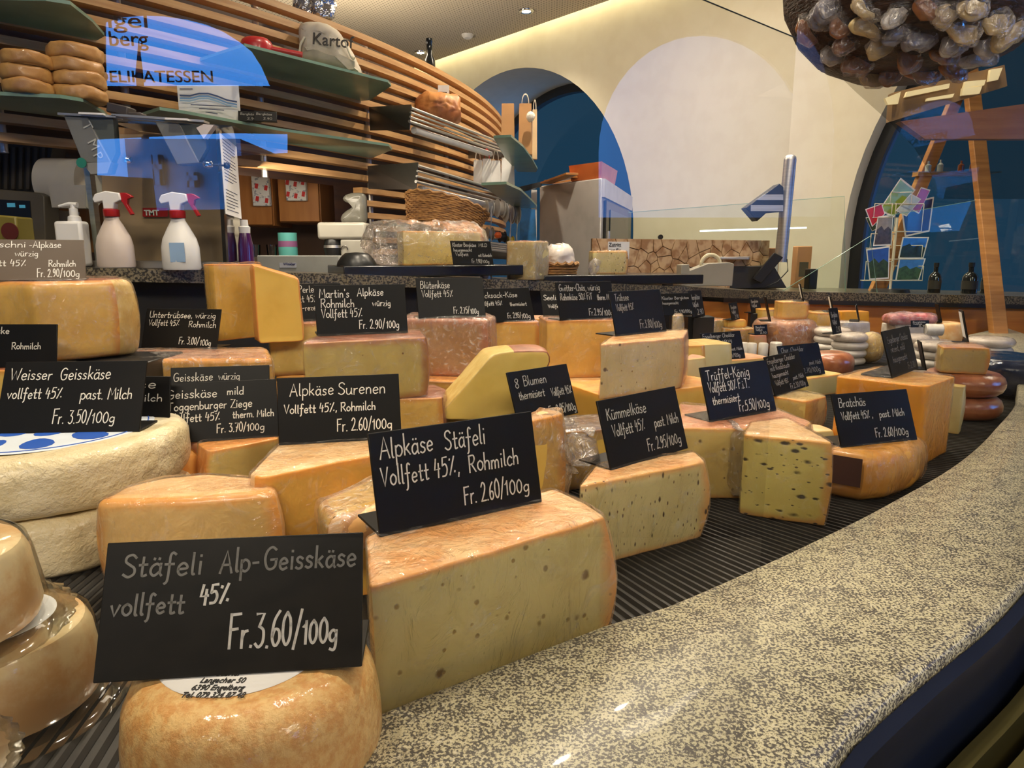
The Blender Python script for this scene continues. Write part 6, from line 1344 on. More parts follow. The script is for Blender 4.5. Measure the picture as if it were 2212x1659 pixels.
m = MB(); a = at(692, 352, yk - .05); b = at(800, 362, yk - .05); m.box(((a.x + b.x) / 2, yk - .02, a.z), (b.x - a.x, .1, .03)); tag(build('hood', m, mat('hood_metal', srgb(110, 100, 80), .4, .5)), 'thin metal hood edge right of the cabinets', 'hood')
# worktop with appliances
ZW = at(640, 556, 2.5).z
yw = 2.45
m = MB(); a = at(545, 556, yw); b = at(800, 556, yw); m.box(((a.x + b.x) / 2, yw + .25, a.z - .03), (b.x - a.x + .1, .5, .06)); m.box(((a.x + b.x) / 2, yw + .25, (a.z - .06 + FLOOR) / 2), (b.x - a.x + .1, .46, a.z - .06 - FLOOR)); tag(build('rear_worktop', m, mat('rear_top', srgb(90, 80, 66), .5)), 'low rear worktop carrying the white box and appliances', 'worktop')
zr = a.z + .001
a = at(556, 556, 2.32); b = at(735, 583, 2.32); m = MB(); zl = ledge_z(a.x, a.y)
bx = thing('white_box', 'long white plastic box with a small label behind the counter', 'box', ((a.x + b.x) / 2, 2.34, zl - .02)); m.box(((a.x + b.x) / 2, 2.34, (at(600, 552, 2.32).z + zl - .04) / 2), (b.x - a.x, .05, at(600, 552, 2.32).z - zl + .04)); build('box_body', m, mat('box_white', srgb(172, 174, 170), .4), bx, bevel=.003)
m = MB(); c_ = at(622, 573, 2.312); m.box(c_, (.055, .001, .016)); lb = build('box_label', m, mat('label_pale', srgb(196, 200, 214), .5), bx); printed('Winkler', .012, mat('print_navy', srgb(30, 40, 100), .6), frame((c_.x - .015, c_.y - .001, c_.z), (1, 0, 0), (0, 0, 1)), bx, 'label_print', ex=.0002, bold=.0003)
TEAL = mat('teal_tin', srgb(88, 168, 160), .4); c_ = at(623, 549, 2.62)
t = thing('teal_tin', 'teal round tin with a purple band on the rear worktop', 'tin', Vector((c_.x, c_.y, zr))); h_ = at(623, 503, 2.62).z - zr
m = MB(); m.lathe([(0, 0), (.034, 0), (.034, h_), (.030, h_), (.030, h_ - .004), (0, h_ - .004)], (c_.x, c_.y, zr), n=28); build('tin_body', m, TEAL, t)
m = MB(); m.lathe([(.0345, h_ * .42), (.0345, h_ * .66)], (c_.x, c_.y, zr), n=28); build('purple_band', m, mat('purple_band', srgb(130, 80, 120), .5), t, recalc=False)
for k, x_ in enumerate((552, 588)):
    c_ = at(x_, 549, 2.62); m = MB(); m.lathe([(0, 0), (.017, 0), (.020, .045), (.018, .045), (.015, .004), (0, .004)], (c_.x, c_.y, zr), n=20); tag(build('drinking_glass', m, glass('tumbler_glass', (.9, .92, .92))), ['left small tumbler on the rear worktop', 'right small tumbler next to the teal tin'][k], 'glass', 'small tumblers')
# coffee machine
x0_, x1_ = 688, 790; a = at(x0_, 553, 2.55); b = at(x1_, 480, 2.55)
t = thing('coffee_machine', 'white coffee machine with a dark glass jug on the rear worktop', 'coffee machine', ((a.x + b.x) / 2, 2.6, zr)); APP = mat('appliance_white', srgb(176, 172, 160), .35)
zt_ = b.z; wx = b.x - a.x
m = MB(); m.box(((a.x + b.x) / 2 + wx * .22, 2.62, (zr + zt_ - .06) / 2), (wx * .52, .14, zt_ - .06 - zr)); build('machine_body', m, APP, t, bevel=.006)
m = MB(); m.box(((a.x + b.x) / 2, 2.62, zt_ - .03), (wx, .15, .06)); build('water_tank', m, APP, t, bevel=.01)
m = MB(); m.lathe([(0, 0), (.030, 0), (.034, .03), (.03, .06), (.022, .07), (0, .07)], (a.x + wx * .27, 2.58, zr + .002), n=24); jug = build('glass_jug', m, BLKP, t); m = MB(); m.lathe([(.0345, .03), (.0335, .04)], (a.x + wx * .27, 2.58, zr + .002), n=24); build('steel_ring', m, STEEL, jug, recalc=False)
m = MB(); c_ = at(744, 540, 2.545); m.tube([c_ + Vector((.012 * math.cos(q_), 0, .016 * math.sin(q_))) for q_ in [math.pi * i / 8 for i in range(9)]], .002, 6); build('dial_ring', m, DSTEEL, t)
ft = [at(a_, b_, 2.66) for a_, b_ in [(738, 480), (742, 462), (765, 448), (768, 440), (738, 428), (755, 418), (790, 416), (792, 480)]]
xm_ = sum(p.x for p in ft) / 8; zm_ = min(p.z for p in ft)
o = body('plastic_bag', [(p.x - xm_, p.z - zm_, 'r') for p in ft], .05, [mat('grey_bag', srgb(120, 118, 108), .35, coat=.4, bs=.6, bscale=20, bdist=.005)] * 3, M=for_, loc=(xm_, 2.68, zt_ + .002), rf=.015, amp=.003, seed=145, step=.01, rnds=4); tag(o, 'crumpled grey plastic bag on top of the coffee machine', 'bag')
# purple bottle
p = onledge(532, .25); c_ = at(532, 570, p.y); t = thing('purple_bottle', 'purple bottle with a white cap right of the slicer', 'bottle', p); h_ = at(530, 475, p.y).z - p.z
m = MB(); m.lathe([(0, 0), (.019, 0), (.018, h_ * .5), (.013, h_ * .74), (0, h_ * .74)], p, n=24); build('bottle_body', m, mat('purple_plastic', srgb(70, 20, 76), .2, coat=.5), t)
m = MB(); m.lathe([(.013, h_ * .74), (.014, h_ * .86), (.010, h_ * .88), (.009, h_), (0, h_)], p, n=20); build('cap', m, WHITEP, t)

# ================================================================== BREAD SLICER AND BOTTLES
p = onledge(340, .12); ys = p.y; zs = ledge_z(p.x, p.y) + .001
sl_ = thing('slicing_machine', 'steel slicing machine with a clear guard and grey chutes on the staff counter', 'slicer', (at(340, 570, ys).x, ys + .08, zs))
PS = mat('polished_steel', (.55, .52, .49), .14, 1); BRP = mat('machine_interior', srgb(168, 138, 110), .45, .0)
def quad(p4, y, mt, name, th=.003, par=None, ys_=None, bev=0):
    P_ = [at(a_, b_, (ys_[i] if ys_ else y)) for i, (a_, b_) in enumerate(p4)]; m = MB(); m.prism(P_, (0, th, 0)); return build(name, m, mt, par or sl_, bevel=bev)
quad([(186, 578), (472, 580), (472, 566), (186, 563)], ys + .005, STEEL, 'base_plate', .2)
quad([(228, 562), (500, 566), (490, 290), (215, 290)], ys + .16, BRP, 'rear_panel', .01)
quad([(206, 564), (216, 564), (192, 362), (180, 362)], ys + .01, STEEL, 'left_column', .02)
quad([(482, 568), (490, 568), (474, 278), (466, 276)], ys + .01, PS, 'right_column', .012)
quad([(488, 568), (521, 562), (508, 300), (474, 278)], 0, PS, 'side_panel', .004, ys_=[ys + .02, ys + .17, ys + .17, ys + .02])
quad([(124, 248), (250, 254), (250, 249), (124, 243)], ys - .02, STEEL, 'top_bar', .03)
quad([(240, 250), (440, 264), (440, 259), (240, 245)], ys - .02, STEEL, 'top_bar', .03)
quad([(240, 264), (470, 278), (505, 272), (250, 250)], ys + .02, PS, 'hood', .14)
quad([(169, 246), (222, 248), (222, 244), (169, 242)], ys - .03, WHITEP, 'handle', .01); quad([(356, 258), (405, 260), (405, 256), (356, 254)], ys - .03, WHITEP, 'handle', .01)
GRC = mat('grey_chute', srgb(112, 112, 108), .3, coat=.4); GRL = mat('grey_chute_light', srgb(138, 136, 130), .35)
c1_ = quad([(137, 250), (188, 253), (240, 352), (178, 352)], ys - .015, GRC, 'chute', .03, bev=.002); quad([(178, 352), (240, 350), (232, 374), (196, 376)], ys - .015, GRL, 'chute_lip', .03)
quad([(188, 253), (244, 256), (250, 330), (240, 352)], ys - .012, mat('dark_clear_plastic', srgb(84, 88, 84), .2, coat=.5), 'chute_side', .02)
c2x = quad([(334, 262), (385, 265), (430, 352), (382, 356)], ys - .015, GRC, 'chute', .03, bev=.002); quad([(385, 265), (442, 270), (446, 320), (428, 352)], ys - .012, mat('dark_clear_plastic', srgb(84, 88, 84), .2), 'chute_side', .02)
quad([(424, 276), (440, 268), (462, 270), (440, 300)], ys - .02, mat('pale_bracket', srgb(200, 190, 184), .4), 'bracket', .02)
# letters on the chute, read downwards
for ch_, px_, py_ in (('T', 176, 268), ('M', 188, 306), ('P', 200, 334)):
    p_ = at(px_, py_, ys - .0162); printed(ch_, .030, mat('letter_light_grey', srgb(176, 176, 168), .5), frame((p_.x, p_.y, p_.z), (.42, 0, -.9), (.9, 0, .42)), sl_, 'raised_letter', ex=.0004)
quad([(308, 468), (362, 468), (362, 449), (308, 449)], ys + .15, RED, 'red_badge', .004)
p_ = at(312, 465, ys + .148); printed('TMT', .0185, WHITE, frame((p_.x, p_.y, p_.z), (1, 0, 0), (0, 0, 1)), sl_, 'badge_letters', ex=.0004, bold=.0006)
m = MB(); A_ = at(449, 355, ys - .02); B_ = at(490, 358, ys - .03); m.cyl(A_, B_, .0022, .0022, 8); m.lathe([(0, -.010), (.010, -.006), (.012, 0), (.010, .006), (0, .010)], A_, n=16); lv = build('lever', m, CHROME, sl_)
m = MB(); m.lathe([(0, -.008), (.006, -.005), (.0075, 0), (.006, .005), (0, .008)], B_, n=16); build('knob', m, BLKP, lv)
m = MB(); A_ = at(275, 346, ys - .02); m.lathe([(0, -.010), (.010, -.006), (.012, 0), (.010, .006), (0, .010)], A_, n=16); build('lever', m, CHROME, sl_)
m = MB(); m.add([at(188, 560, ys), at(482, 566, ys), at(466, 280, ys), at(180, 262, ys)], [(0, 1, 2, 3)]); build('clear_guard', m, GP, sl_, recalc=False, smooth=0)
m = MB(); m.lathe([(0, 0), (.011, 0), (.011, .003), (0, .003)], at(177, 352, ys - .02), n=20, M=Matrix.Rotation(R(90), 3, 'X')); build('green_button', m, mat('green_button', srgb(40, 120, 100), .4), sl_)
# notice on the machine side
nt_ = [at(471, 287, ys + .005), at(508, 318, ys + .155), at(519, 473, ys + .155), at(484, 462, ys + .005)]
nt_ = [q + Vector((.004, -.003, 0)) for q in nt_]; no = thing('notice_sheet', 'printed white notice with lines of text on the side of the slicer', 'notice', nt_[3]); m = MB(); m.prism(nt_, (.001, -.0006, 0)); build('paper', m, WHITE, no)
for j in range(22):
    if 13 <= j <= 14: continue
    f = .05 + j * .042; a_ = nt_[0].lerp(nt_[3], f); b_ = nt_[1].lerp(nt_[2], f); m = MB(); m.tube([a_.lerp(b_, .12) + Vector((.001, -.0015, 0)), a_.lerp(b_, .82 if j % 4 else .6) + Vector((.001, -.0015, 0))], .0011, 4); build('printed_line', m, mat('print_blue_grey', (1, 1, 1)), no)
# spray bottles
def spray(px, pyb, pyt, label, mt, lab):
    y_ = ys - .035; b_ = at(px, pyb, y_); z_ = ledge_z(b_.x, y_) + .001; H_ = at(px, pyt, y_).z - z_
    t = thing('spray_bottle', label, 'spray bottle', (b_.x, y_, z_), 'trigger spray bottles in front of the slicer'); s_ = H_ / .155
    m = MB(); m.lathe([(0, 0), (.037, 0), (.039, .004), (.038, .045), (.034, .062), (.022, .085), (.0145, .098), (.0135, .108), (0, .108)], (0, 0, 0), n=32, sy=.6)
    m.v = [v * s_ + Vector((b_.x, y_, z_)) for v in m.v]; build('bottle_body', m, mt, t)
    m = MB(); m.lathe([(.0145, .103), (.0155, .105), (.0155, .117), (.014, .118), (0, .118)], (0, 0, 0), n=24); m.v = [v * s_ + Vector((b_.x, y_, z_)) for v in m.v]; build('screw_collar', m, RED, t)
    m = MB(); m.prism([(-.011, -.009, .118), (.009, -.009, .118), (.012, -.009, .130), (.026, -.009, .136), (.024, -.009, .150), (-.004, -.009, .154), (-.026, -.009, .148), (-.032, -.009, .138), (-.028, -.009, .130), (-.012, -.009, .134)], (0, .018, 0)); m.v = [v * s_ + Vector((b_.x, y_, z_)) for v in m.v]; build('spray_head', m, WHITEP, t, bevel=.002)
    m = MB(); m.prism([(.020, -.005, .150), (.034, -.005, .151), (.044, -.005, .146), (.048, -.005, .142), (.038, -.005, .138), (.036, -.005, .128), (.046, -.005, .108), (.041, -.005, .106), (.028, -.005, .130), (.022, -.005, .138)], (0, .010, 0)); m.v = [v * s_ + Vector((b_.x, y_, z_)) for v in m.v]; build('trigger', m, RED, t, bevel=.001)
    if lab:
        m = MB(); m.box((b_.x + .004, y_ - .0228 * s_, z_ + .035 * s_), (.030 * s_, .0008, .038 * s_)); build('bottle_label', m, mat('label_pale_blue', srgb(150, 180, 214), .5), t)
spray(251, 560, 412, 'left white trigger spray bottle with milky liquid', mat('milky_plastic', srgb(212, 196, 184), .35), False)
spray(392, 564, 414, 'right white trigger spray bottle with a pale blue label', WHITEP, True)
# soap dispenser
y_ = ys - .02; b_ = at(163, 560, y_); z_ = ledge_z(b_.x, y_) + .001; t = thing('soap_dispenser', 'white pump soap dispenser left of the slicer', 'soap dispenser', (b_.x, y_, z_))
zt_ = at(163, 478, y_).z; m = MB(); m.box((b_.x, y_, (z_ + zt_) / 2), (.062, .036, zt_ - z_)); build('bottle_body', m, WHITEP, t, bevel=.007, seg=3)
m = MB(); m.lathe([(.014, 0), (.013, .012), (.009, .014), (.009, .030), (.006, .031), (.006, .040), (0, .040)], (b_.x + .008, y_, zt_ - .002), n=20); pm = build('pump', m, WHITEP, t); m = MB(); m.tube([(b_.x + .018, y_, zt_ + .036), (b_.x, y_, zt_ + .038), (b_.x - .024, y_, zt_ + .033)], [.006, .005, .003], 8); build('spout', m, WHITEP, t)
m = MB(); m.box((b_.x - .006, y_ - .0185, z_ + (zt_ - z_) * .45), (.034, .0008, .018)); build('bottle_label', m, mat('label_grey', srgb(170, 160, 164), .5), t)
# behind: towel roll, wooden post, black ribbed box, oven screen, cards
yq = ys + .30
def flat(name, label, cat, p4, y, mt, th, **kw):
    P_ = [at(a_, b_, y) for a_, b_ in p4]; m = MB(); m.prism(P_, (0, th, 0)); return tag(build(name, m, mt, **kw), label, cat)
flat('wooden_post', 'plain wooden board behind the paper towel roll', 'board', [(92, 545), (240, 545), (240, 300), (92, 300)], yq + .16, CAB, .02)
A_ = at(104, 396, yq + .02); B_ = at(192, 398, yq + .02); m = MB(); m.cyl(A_, B_, .066, .066, 40); t = thing('paper_towel_roll', 'big white paper towel roll hanging left of the slicer', 'paper towels', A_); build('paper', m, mat('towel_paper', srgb(196, 190, 178), .8, bs=.2, bscale=60), t)
m = MB(); m.prism([at(112, 448, yq - .04), at(186, 450, yq - .04), at(186, 400, yq - .046), at(104, 400, yq - .046)], (0, .001, 0)); build('hanging_sheet', m, mat('towel_paper', (1, 1, 1)), t)
bb = thing('black_ribbed_cover', 'black vertically ribbed cover in the upper left behind the sign', 'cover', at(50, 410, yq))
m = MB(); m.prism([at(-60, 412, yq + .02), at(96, 420, yq + .02), at(114, 312, yq + .02), at(-60, 306, yq + .02)], (0, .06, 0)); build('cover_body', m, BLKP, bb)
for i in range(9):
    x_ = -40 + i * 16; m = MB(); m.prism([at(x_, 408, yq + .012), at(x_ + 7, 409, yq + .012), at(x_ + 9, 318, yq + .012), at(x_ + 2, 318, yq + .012)], (0, .006, 0)); build('rib', m, mat('rib_dark_grey', srgb(58, 52, 42), .5), bb)
ov = thing('oven_display', 'grey framed dark display left of the soap dispenser', 'display', at(40, 560, yq - .05)); m = MB(); m.prism([at(-60, 560, yq - .06), at(100, 560, yq - .06), at(96, 424, yq - .06), at(84, 416, yq - .06), at(-60, 404, yq - .06)], (0, .06, 0)); build('frame', m, mat('frame_grey', srgb(96, 88, 72), .4), ov, bevel=.003)
m = MB(); m.prism([at(-60, 520, yq - .063), at(70, 512, yq - .063), at(64, 434, yq - .063), at(-60, 428, yq - .063)], (0, .003, 0)); build('screen', m, mat('dark_screen', (.006, .010, .02), .1, coat=.5), ov)
for (x_, y__, w_, h_) in ((24, 443, 16, 8), (48, 446, 12, 6), (62, 487, 8, 4), (52, 508, 14, 3)):
    q = at(x_, y__, yq - .0645); m = MB(); m.box(q, (w_ / FL * yq, .0008, h_ / FL * yq)); build('cyan_reflection', m, mat('cyan_glow', (.05, .2, .3), .4, emit=(.10, .45, .62), es=.35), ov)  # cyan reflections on the screen, imitated by glowing patches
bx = flat('yellow_green_tub', 'olive yellow tub behind the Urnerschni sign', 'tub', [(-30, 540), (42, 540), (34, 468), (-30, 462)], ys + .02, mat('olive_tub', srgb(120, 108, 44), .4), .06, bevel=.004)
q = at(22, 500, ys + .016); m = MB(); m.lathe([(0, 0), (.020, 0), (.020, .002), (0, .002)], q, n=24, sy=1, M=Matrix.Rotation(R(90), 3, 'X')); build('red_print', m, mat('dark_red_print', srgb(84, 24, 14), .5), bx)
cd = flat('info_card', 'white card with a blue letter shape behind the soap dispenser', 'card', [(112, 522), (170, 528), (170, 458), (104, 452)], yq + .06, CREAMP, .003)
q = [at(a_, b_, yq + .058) for a_, b_ in [(107, 468), (125, 468), (125, 474), (114, 476), (117, 500), (128, 500), (128, 508), (112, 506)]]; m = MB(); m.prism(q, (0, .001, 0)); build('blue_print', m, mat('blue_print', srgb(30, 50, 120), .5), cd)
# black mixer on the shelf over the slicer
q = at(262, 236, ys + .10); m = MB(); t = thing('machine_head', 'dark clamp lying on top of the slicing machine', 'clamp', q); m.box(q + Vector((.0, 0, -.003)), (.050, .04, .022), M=Matrix.Rotation(.2, 3, 'Y')); m.box(q + Vector((.028, 0, -.013)), (.05, .03, .008)); build('clamp_body', m, mat('charcoal_metal', srgb(62, 56, 56), .4), t, bevel=.003)

# ================================================================== FRIDGE CORNER
FR = mat('fridge_white', srgb(196, 192, 188), .35)
c0 = D(1300, 384, 3.35); zT = c0.z; lft = W(1166, 402, zT); rgt = W(1361, 424, zT); fr_ = thing('refrigerator', 'tall white glass-door refrigerator in front of the first arch', 'refrigerator', (c0.x, c0.y, FLOOR))
bkp = lft + (rgt - c0)
def vz(p, z): return Vector((p.x, p.y, z))
cab_ = [c0, rgt, bkp, lft]
m = MB(); m.hexa([vz(p, FLOOR) for p in cab_], [vz(p, zT) for p in cab_]); build('cabinet', m, FR, fr_, bevel=.006)
u_ = (rgt - c0).normalized(); n_ = Vector((u_.y, -u_.x, 0)); Lf = (rgt - c0).length
def fp(s_, z, o_=.004): p_ = c0 + u_ * (s_ * Lf) + n_ * o_; return Vector((p_.x, p_.y, z))
m = MB(); m.prism([fp(.06, FLOOR + .2), fp(.97, FLOOR + .2), fp(.97, zT - .10), fp(.06, zT - .10)], n_ * .012); dr_ = build('door', m, BLKP, fr_, bevel=.003)
m = MB(); m.prism([fp(.16, FLOOR + .25, .018), fp(.90, FLOOR + .25, .018), fp(.90, zT - .14, .018), fp(.16, zT - .14, .018)], n_ * .002); build('door_glass', m, mat('dark_door_glass', (.01, .03, .05), .3), dr_)
m = MB(); m.cyl(fp(.05, zT - .25, .03), fp(.05, zT - .55, .03), .008, .008, 10); build('door_handle', m, STEEL, dr_)
m = MB(); m.prism([fp(0, zT - .09, .002), fp(1, zT - .09, .002), fp(1, zT - .004, .002), fp(0, zT - .004, .002)], n_ * .014); build('top_fascia', m, FR, fr_)
m = MB(); p_ = lft + Vector((-.03, .02, 0)); m.box((p_.x, p_.y, (FLOOR + zT - .02) / 2), (.03, .05, zT - .02 - FLOOR)); build('side_strip', m, WHITEP, fr_)
TER = mat('orange_box_wood', srgb(206, 112, 54), .5, col2=srgb(186, 92, 40)); 
a = D(1228, 366, 3.45); b = D(1300, 350, 3.3); c = D(1338, 357, 3.5)
def lift(p, z): return Vector((p.x, p.y, z))
bt_ = [D(1232, 391, 3.50), D(1298, 384, 3.36), D(1326, 388, 3.62)]; zz_ = zT + .002; zu = zT + .075
ba = [lift(W(1234, 392, zz_), zz_), lift(W(1297, 385, zz_), zz_), lift(W(1328, 400, zz_), zz_)]; ba.append(ba[0] + ba[2] - ba[1])
ctr = sum(ba, Vector()) / 4; tpb = [ctr + (p - ctr) * 1.12 + Vector((0, 0, .075)) for p in ba]
t = thing('orange_crate', 'orange wooden crate with flared sides on top of the refrigerator', 'crate', ctr)
for i in range(4):
    j = (i + 1) % 4; nrm = ((ba[j] - ba[i]).cross(Vector((0, 0, 1)))).normalized() * -.006
    m = MB(); m.hexa([ba[i], ba[j], ba[j] + nrm, ba[i] + nrm], [tpb[i], tpb[j], tpb[j] + nrm, tpb[i] + nrm]); build('side_board', m, TER, t)
m = MB(); m.prism(ba, (0, 0, .005)); build('bottom_board', m, TER, t)
e_ = ba[0].lerp(ba[1], .45) + nrm * 0; q = ba[0].lerp(ba[1], .42) + Vector((0, 0, .04)) + ((ba[1] - ba[0]).cross(Vector((0, 0, 1)))).normalized() * .004
fx = (ba[1] - ba[0]).normalized(); m = MB(); m.tube([q + fx * (.018 * math.cos(i * .7)) + Vector((0, 0, .018 * math.sin(i * .7))) for i in range(10)], .0012, 5); build('burnt_stamp', m, mat('burnt_brown', srgb(120, 60, 28), .7), t)
for k, (A_, B_) in enumerate([((1178, 398), (1236, 366)), ((1186, 394), (1240, 372)), ((1196, 398), (1242, 380))]):
    a_ = W(A_[0], A_[1], zT + .003 + .012 * k); b_ = W(B_[0], B_[1] + 12, zT + .003 + .012 * k)
    m = MB(); d_ = (b_ - a_).normalized(); s_ = Vector((-d_.y, d_.x, 0)) * .03; m.prism([a_ - s_, b_ - s_, b_ + s_, a_ + s_], (0, 0, .010)); tag(build('wooden_board', m, CAB, bevel=.001), ['lowest', 'middle', 'topmost'][k] + ' of the thin wooden boards on the refrigerator', 'board', 'thin wooden boards on the refrigerator')
flat('blue_poster', 'blue shimmering cloth hanging left of the refrigerator', 'cloth', [(1122, 540), (1160, 540), (1156, 452), (1124, 452)], 3.75, mat('blue_cloth', srgb(40, 120, 190), .5, col2=srgb(20, 80, 110), nscale=8), .01)
flat('dark_beam', 'dark horizontal beam left of the refrigerator top', 'beam', [(1120, 416), (1170, 402), (1170, 392), (1120, 404)], 3.8, BLKP, .05)

# ================================================================== TOP RIGHT
yh = 1.05
BSK = mat('reflection_dark_brown', srgb(62, 40, 26), .5, col2=srgb(30, 18, 12), nscale=50, stretch=(1, 1, 4), bs=1, bscale=60, bdist=.004)
hb = thing('reflection_basket', 'large dark basket of wrapped goods at the top right, imitating a likely reflection', 'basket', at(1950, 60, yh + .15))  # solid basket and parcels standing in for a likely reflection of the cheeses
P_ = [at(a_, b_, yh) for a_, b_ in [(1690, -90), (1700, 0), (1722, 60), (1742, 92), (1790, 142), (1870, 160), (2000, 150), (2120, 120), (2230, 60), (2300, -90)]]
xm_ = sum(p.x for p in P_) / len(P_); zm_ = min(p.z for p in P_)
rr_ = []
prof = []
cxh = at(1990, 0, yh + .17).x; zlo = at(1900, 186, yh + .06).z; zhi = at(1900, -260, yh).z
m = MB(); m.lathe([(0, .040), (.09, .044), (.145, .070), (.178, .105), (.20, .15), (.222, .32)], (cxh - .005, yh + .17, zlo), n=96, wob=lambda a, k: 1 + .010 * math.sin(40 * a + 3 * k) + .012 * math.sin(7 * a)); build('reflection_shell', m, BSK, hb)
r3 = random.Random(11)
bc = Vector((cxh - .005, yh + .17, zlo))
gm_ = [mat('reflection_beige', srgb(200, 176, 120), .3, coat=.6, bs=.5, bscale=40), mat('reflection_white', srgb(190, 186, 176), .25, coat=.6, bs=.5, bscale=40), mat('reflection_brown', srgb(150, 96, 56), .3, coat=.6), mat('reflection_grey', srgb(120, 116, 120), .25, coat=.6, bs=.5, bscale=40)]
names = ['round', 'long', 'flat', 'small', 'bent', 'short', 'wide', 'narrow']
cn = ['beige', 'white', 'brown', 'grey']
spots_ = [(1745, 70), (1790, 20), (1830, 90), (1868, 20), (1855, 140), (1905, 95), (1940, 30), (1985, 85), (2010, 20), (2035, 120), (2075, 60), (2100, 15), (2130, 100), (2150, 45), (1960, 130), (2180, 70), (1800, 118), (1880, 165), (1925, 160), (1990, 158), (2060, 146), (2110, 128), (1770, 40), (1820, 55), (1880, 60), (1950, 72), (2045, 30), (2060, 92)]
for k, (a_, b_) in enumerate(spots_):
    r0 = ray(a_, b_); # meet the basket shell
    best = None
    for i in range(200):
        tt = .8 + i * .003; q = Vector((0, 0, EYE)) + r0 * tt; dz = q.z - zlo - .04; rad = math.hypot(q.x - bc.x, q.y - bc.y)
        lim = .09 + .12 * min(1, max(0, dz) / .10) ** .6
        if dz > 0 and rad < lim: best = q; break
    if best is None: continue
    q = best; sx_ = r3.uniform(.014, .027); sy_ = r3.uniform(.008, .014); an = r3.uniform(-1, 1); ci = r3.choice([0, 1, 1, 2, 3, 0])
    o = body('reflection_parcel', [(sx_ * math.cos(2 * math.pi * i / 16), sy_ * math.sin(2 * math.pi * i / 16), 'r') for i in range(16)], .010, [gm_[ci]] * 3, M=Matrix.Rotation(an, 4, 'Y') @ for_ @ Matrix.Translation((0, 0, -.006)), loc=(q.x, q.y, q.z), rf=.004, amp=.005, seed=150 + k, step=.004, fscale=1.4)
    body('reflection_wrapper', [(sx_ * 1.1 * math.cos(2 * math.pi * i / 14), sy_ * 1.25 * math.sin(2 * math.pi * i / 14), 'r') for i in range(14)], .014, [FILMH] * 3, parent=o, M=Matrix.Rotation(an + .2, 4, 'Y') @ for_ @ Matrix.Translation((0, 0, -.003)), rf=.005, amp=.007, seed=180 + k, step=.004, fscale=1.6)
    tag(o, '%s %s wrapped parcel in the basket imitating a reflection, %s' % (names[k % 8], cn[ci], ['at its left rim', 'upper left', 'left side', 'upper left centre', 'at its lower left edge', 'centre left', 'upper centre', 'centre', 'upper centre right', 'low right of centre', 'right of centre', 'upper right', 'right side', 'upper right side', 'low centre', 'far right', 'lower left rim', 'lowest on the left', 'lowest left of centre', 'lowest in the middle', 'lowest right of centre', 'lower right rim', 'near the top left rim', 'left of the centre top', 'between centre and left', 'just above the centre', 'top right of centre', 'between centre and right'][k]), 'parcel', 'wrapped parcels in the basket imitating a reflection')
# reflection of a wood soffit and its lamps, built as solid glowing parts
yf = 2.2
fa = thing('reflected_soffit', 'brown board with glowing panels above the easel, imitating a reflected soffit', 'soffit reflection', at(2100, 300, yf))
m = MB(); m.prism([at(1945, 262, yf), at(2230, 222, yf), at(2230, 300, yf), at(1998, 300, yf)], (0, .03, 0)); build('reflected_soffit_board', m, woodmat('reflected_soffit_wood', srgb(150, 104, 70), srgb(128, 84, 54), 3), fa)
LP = mat('lamp_reflection', (.9, .8, .5), .5, emit=(1, .80, .42), es=.55)
for q4 in [(1912, 212, 1990, 190, 1986, 202, 1950, 226)]: pass
for (p4) in [[(1960, 198), (2052, 180), (2050, 190), (1955, 210)], [(2004, 212), (2062, 202), (2058, 210), (2002, 218)], [(2086, 176), (2130, 172), (2126, 184), (2082, 190)], [(2080, 190), (2122, 186), (2116, 202), (2078, 206)], [(1912, 212), (1946, 198), (1940, 224), (1918, 226)], [(2140, 150), (2166, 146), (2156, 172), (2136, 176)]]:
    m = MB(); m.prism([at(a_, b_, yf - .01) for a_, b_ in p4], (0, .01, 0)); build('reflected_lamp', m, LP, fa)
m = MB(); m.prism([at(1930, 200, yf + .005), at(2170, 140, yf + .005), at(2176, 186, yf + .005), at(1925, 262, yf + .005)], (0, .03, 0)); build('reflected_rail', m, mat('reflected_rail_wood', srgb(150, 120, 84), .6), fa)
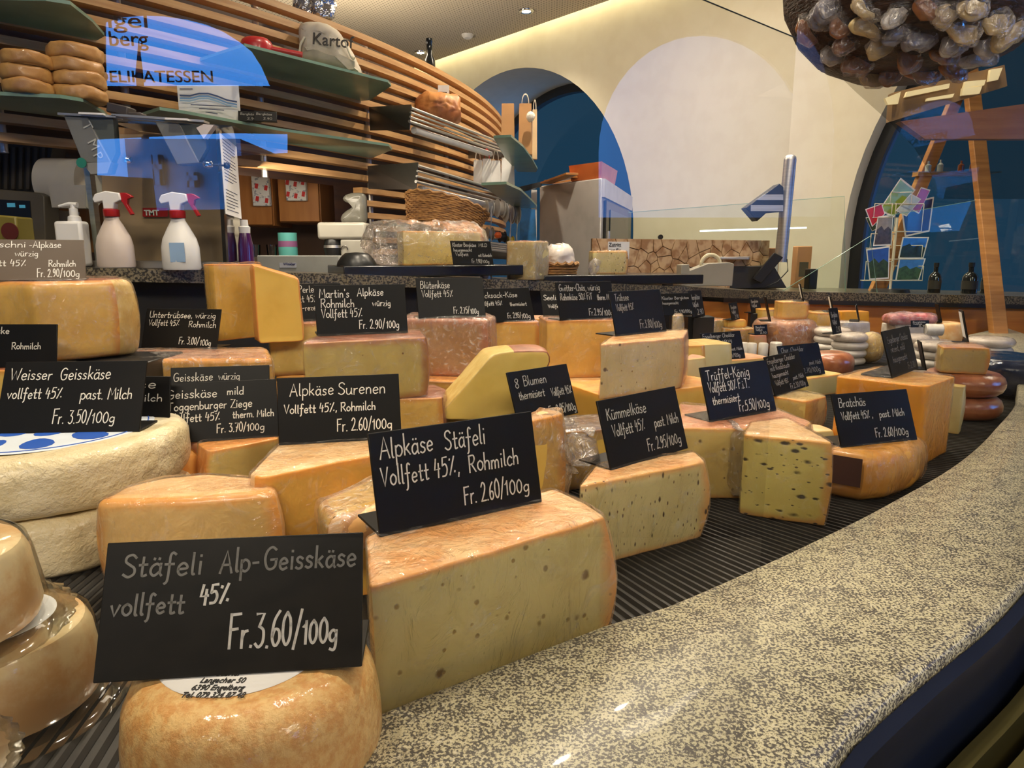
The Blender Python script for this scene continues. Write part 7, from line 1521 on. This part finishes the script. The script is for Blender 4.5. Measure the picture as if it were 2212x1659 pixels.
# wooden easel
ye = 2.45; EW = woodmat('easel_wood', srgb(190, 136, 76), srgb(160, 108, 56), 5)
ea = thing('wooden_easel', 'wooden easel with splayed legs at the right end of the counter', 'easel', at(2120, 740, ye))
for (p4) in [[(2094, 120), (2116, 124), (1968, 455), (1938, 455)], [(2082, 130), (2112, 130), (2150, 420), (2122, 420)], [(2122, 418), (2150, 418), (2184, 760), (2152, 760)]]:
    pass
def eleg(p4, ys4):
    m = MB(); m.prism([at(a_, b_, y_) for (a_, b_), y_ in zip(p4, ys4)], (0, .03, 0)); build('leg', m, EW, ea, bevel=.002)
yt_ = yc + .10
eleg([(2096, 120), (2118, 124), (1912, 634), (1880, 634)], [yt_] * 4)
eleg([(2084, 130), (2112, 130), (2184, 762), (2152, 762)], [yt_, yt_, 2.36, 2.36])
ye = yt_
m = MB(); m.prism([at(1985, 371, ye - .01), at(2125, 370, ye - .01), at(2125, 378, ye - .01), at(1982, 380, ye - .01)], (0, .04, 0)); build('crossbar', m, EW, ea)
m = MB(); m.prism([at(2086, 165, ye - .022), at(2108, 150, ye - .012), at(2098, 200, ye - .012), at(2068, 222, ye - .012)], (0, .01, 0)); build('hinge_plate', m, DSTEEL, ea)
# small glass shelf with little bottles
ysf = yc + .05
a = at(1955, 372, ysf); b = at(2160, 372, ysf)
m = MB(); m.box(((a.x + b.x) / 2, ysf + .04, a.z), (b.x - a.x, .10, .004)); tag(build('glass_shelf', m, GP, None), 'narrow clear glass shelf behind the postcards', 'shelf')
for k, (x_, h_) in enumerate([(2004, .040), (2030, .045), (2075, .042), (2100, .045)]):
    q = at(x_, 372, ysf + .02); q.z = a.z + .003; m = MB(); m.lathe([(0, 0), (.011, 0), (.011, h_ * .6), (.004, h_ * .75), (.004, h_), (0, h_)], q, n=16); tag(build('small_bottle', m, mat('amber_glass', srgb(120, 60, 20), .2, coat=.5) if k > 1 else mat('clear_bottle', srgb(150, 160, 160), .1, coat=.5)), ['first', 'second', 'third', 'fourth'][k] + ' little bottle from the left on the clear glass shelf', 'bottle', 'little bottles on the clear glass shelf')
gpane([at(1918, 470, yc - .1), at(1918, 466, yc - .1), at(2135, 428, yc - .1), at(2135, 640, yc - .1), at(1930, 640, yc - .1)], 'glass screen in front of the easel and the dark bottles')
# tinted end pane with a curved edge
TP = glass('tinted_glass', (.62, .60, .56), 1.5, 0, .4)
t = thing('curved_end_pane', 'smoky tinted glass pane with a curved left edge at the upper right', 'glass pane', at(2100, 600, yh + .5))
pts = [at(a_, b_, yh + .42) for a_, b_ in [(1760, 60), (1790, 142), (1850, 200), (1920, 262), (1975, 320), (2020, 392), (2026, 430), (2230, 430), (2230, 60)]]
m = MB(); m.add(pts, [tuple(range(len(pts)))]); build('pane', m, TP, t, recalc=False, smooth=0)
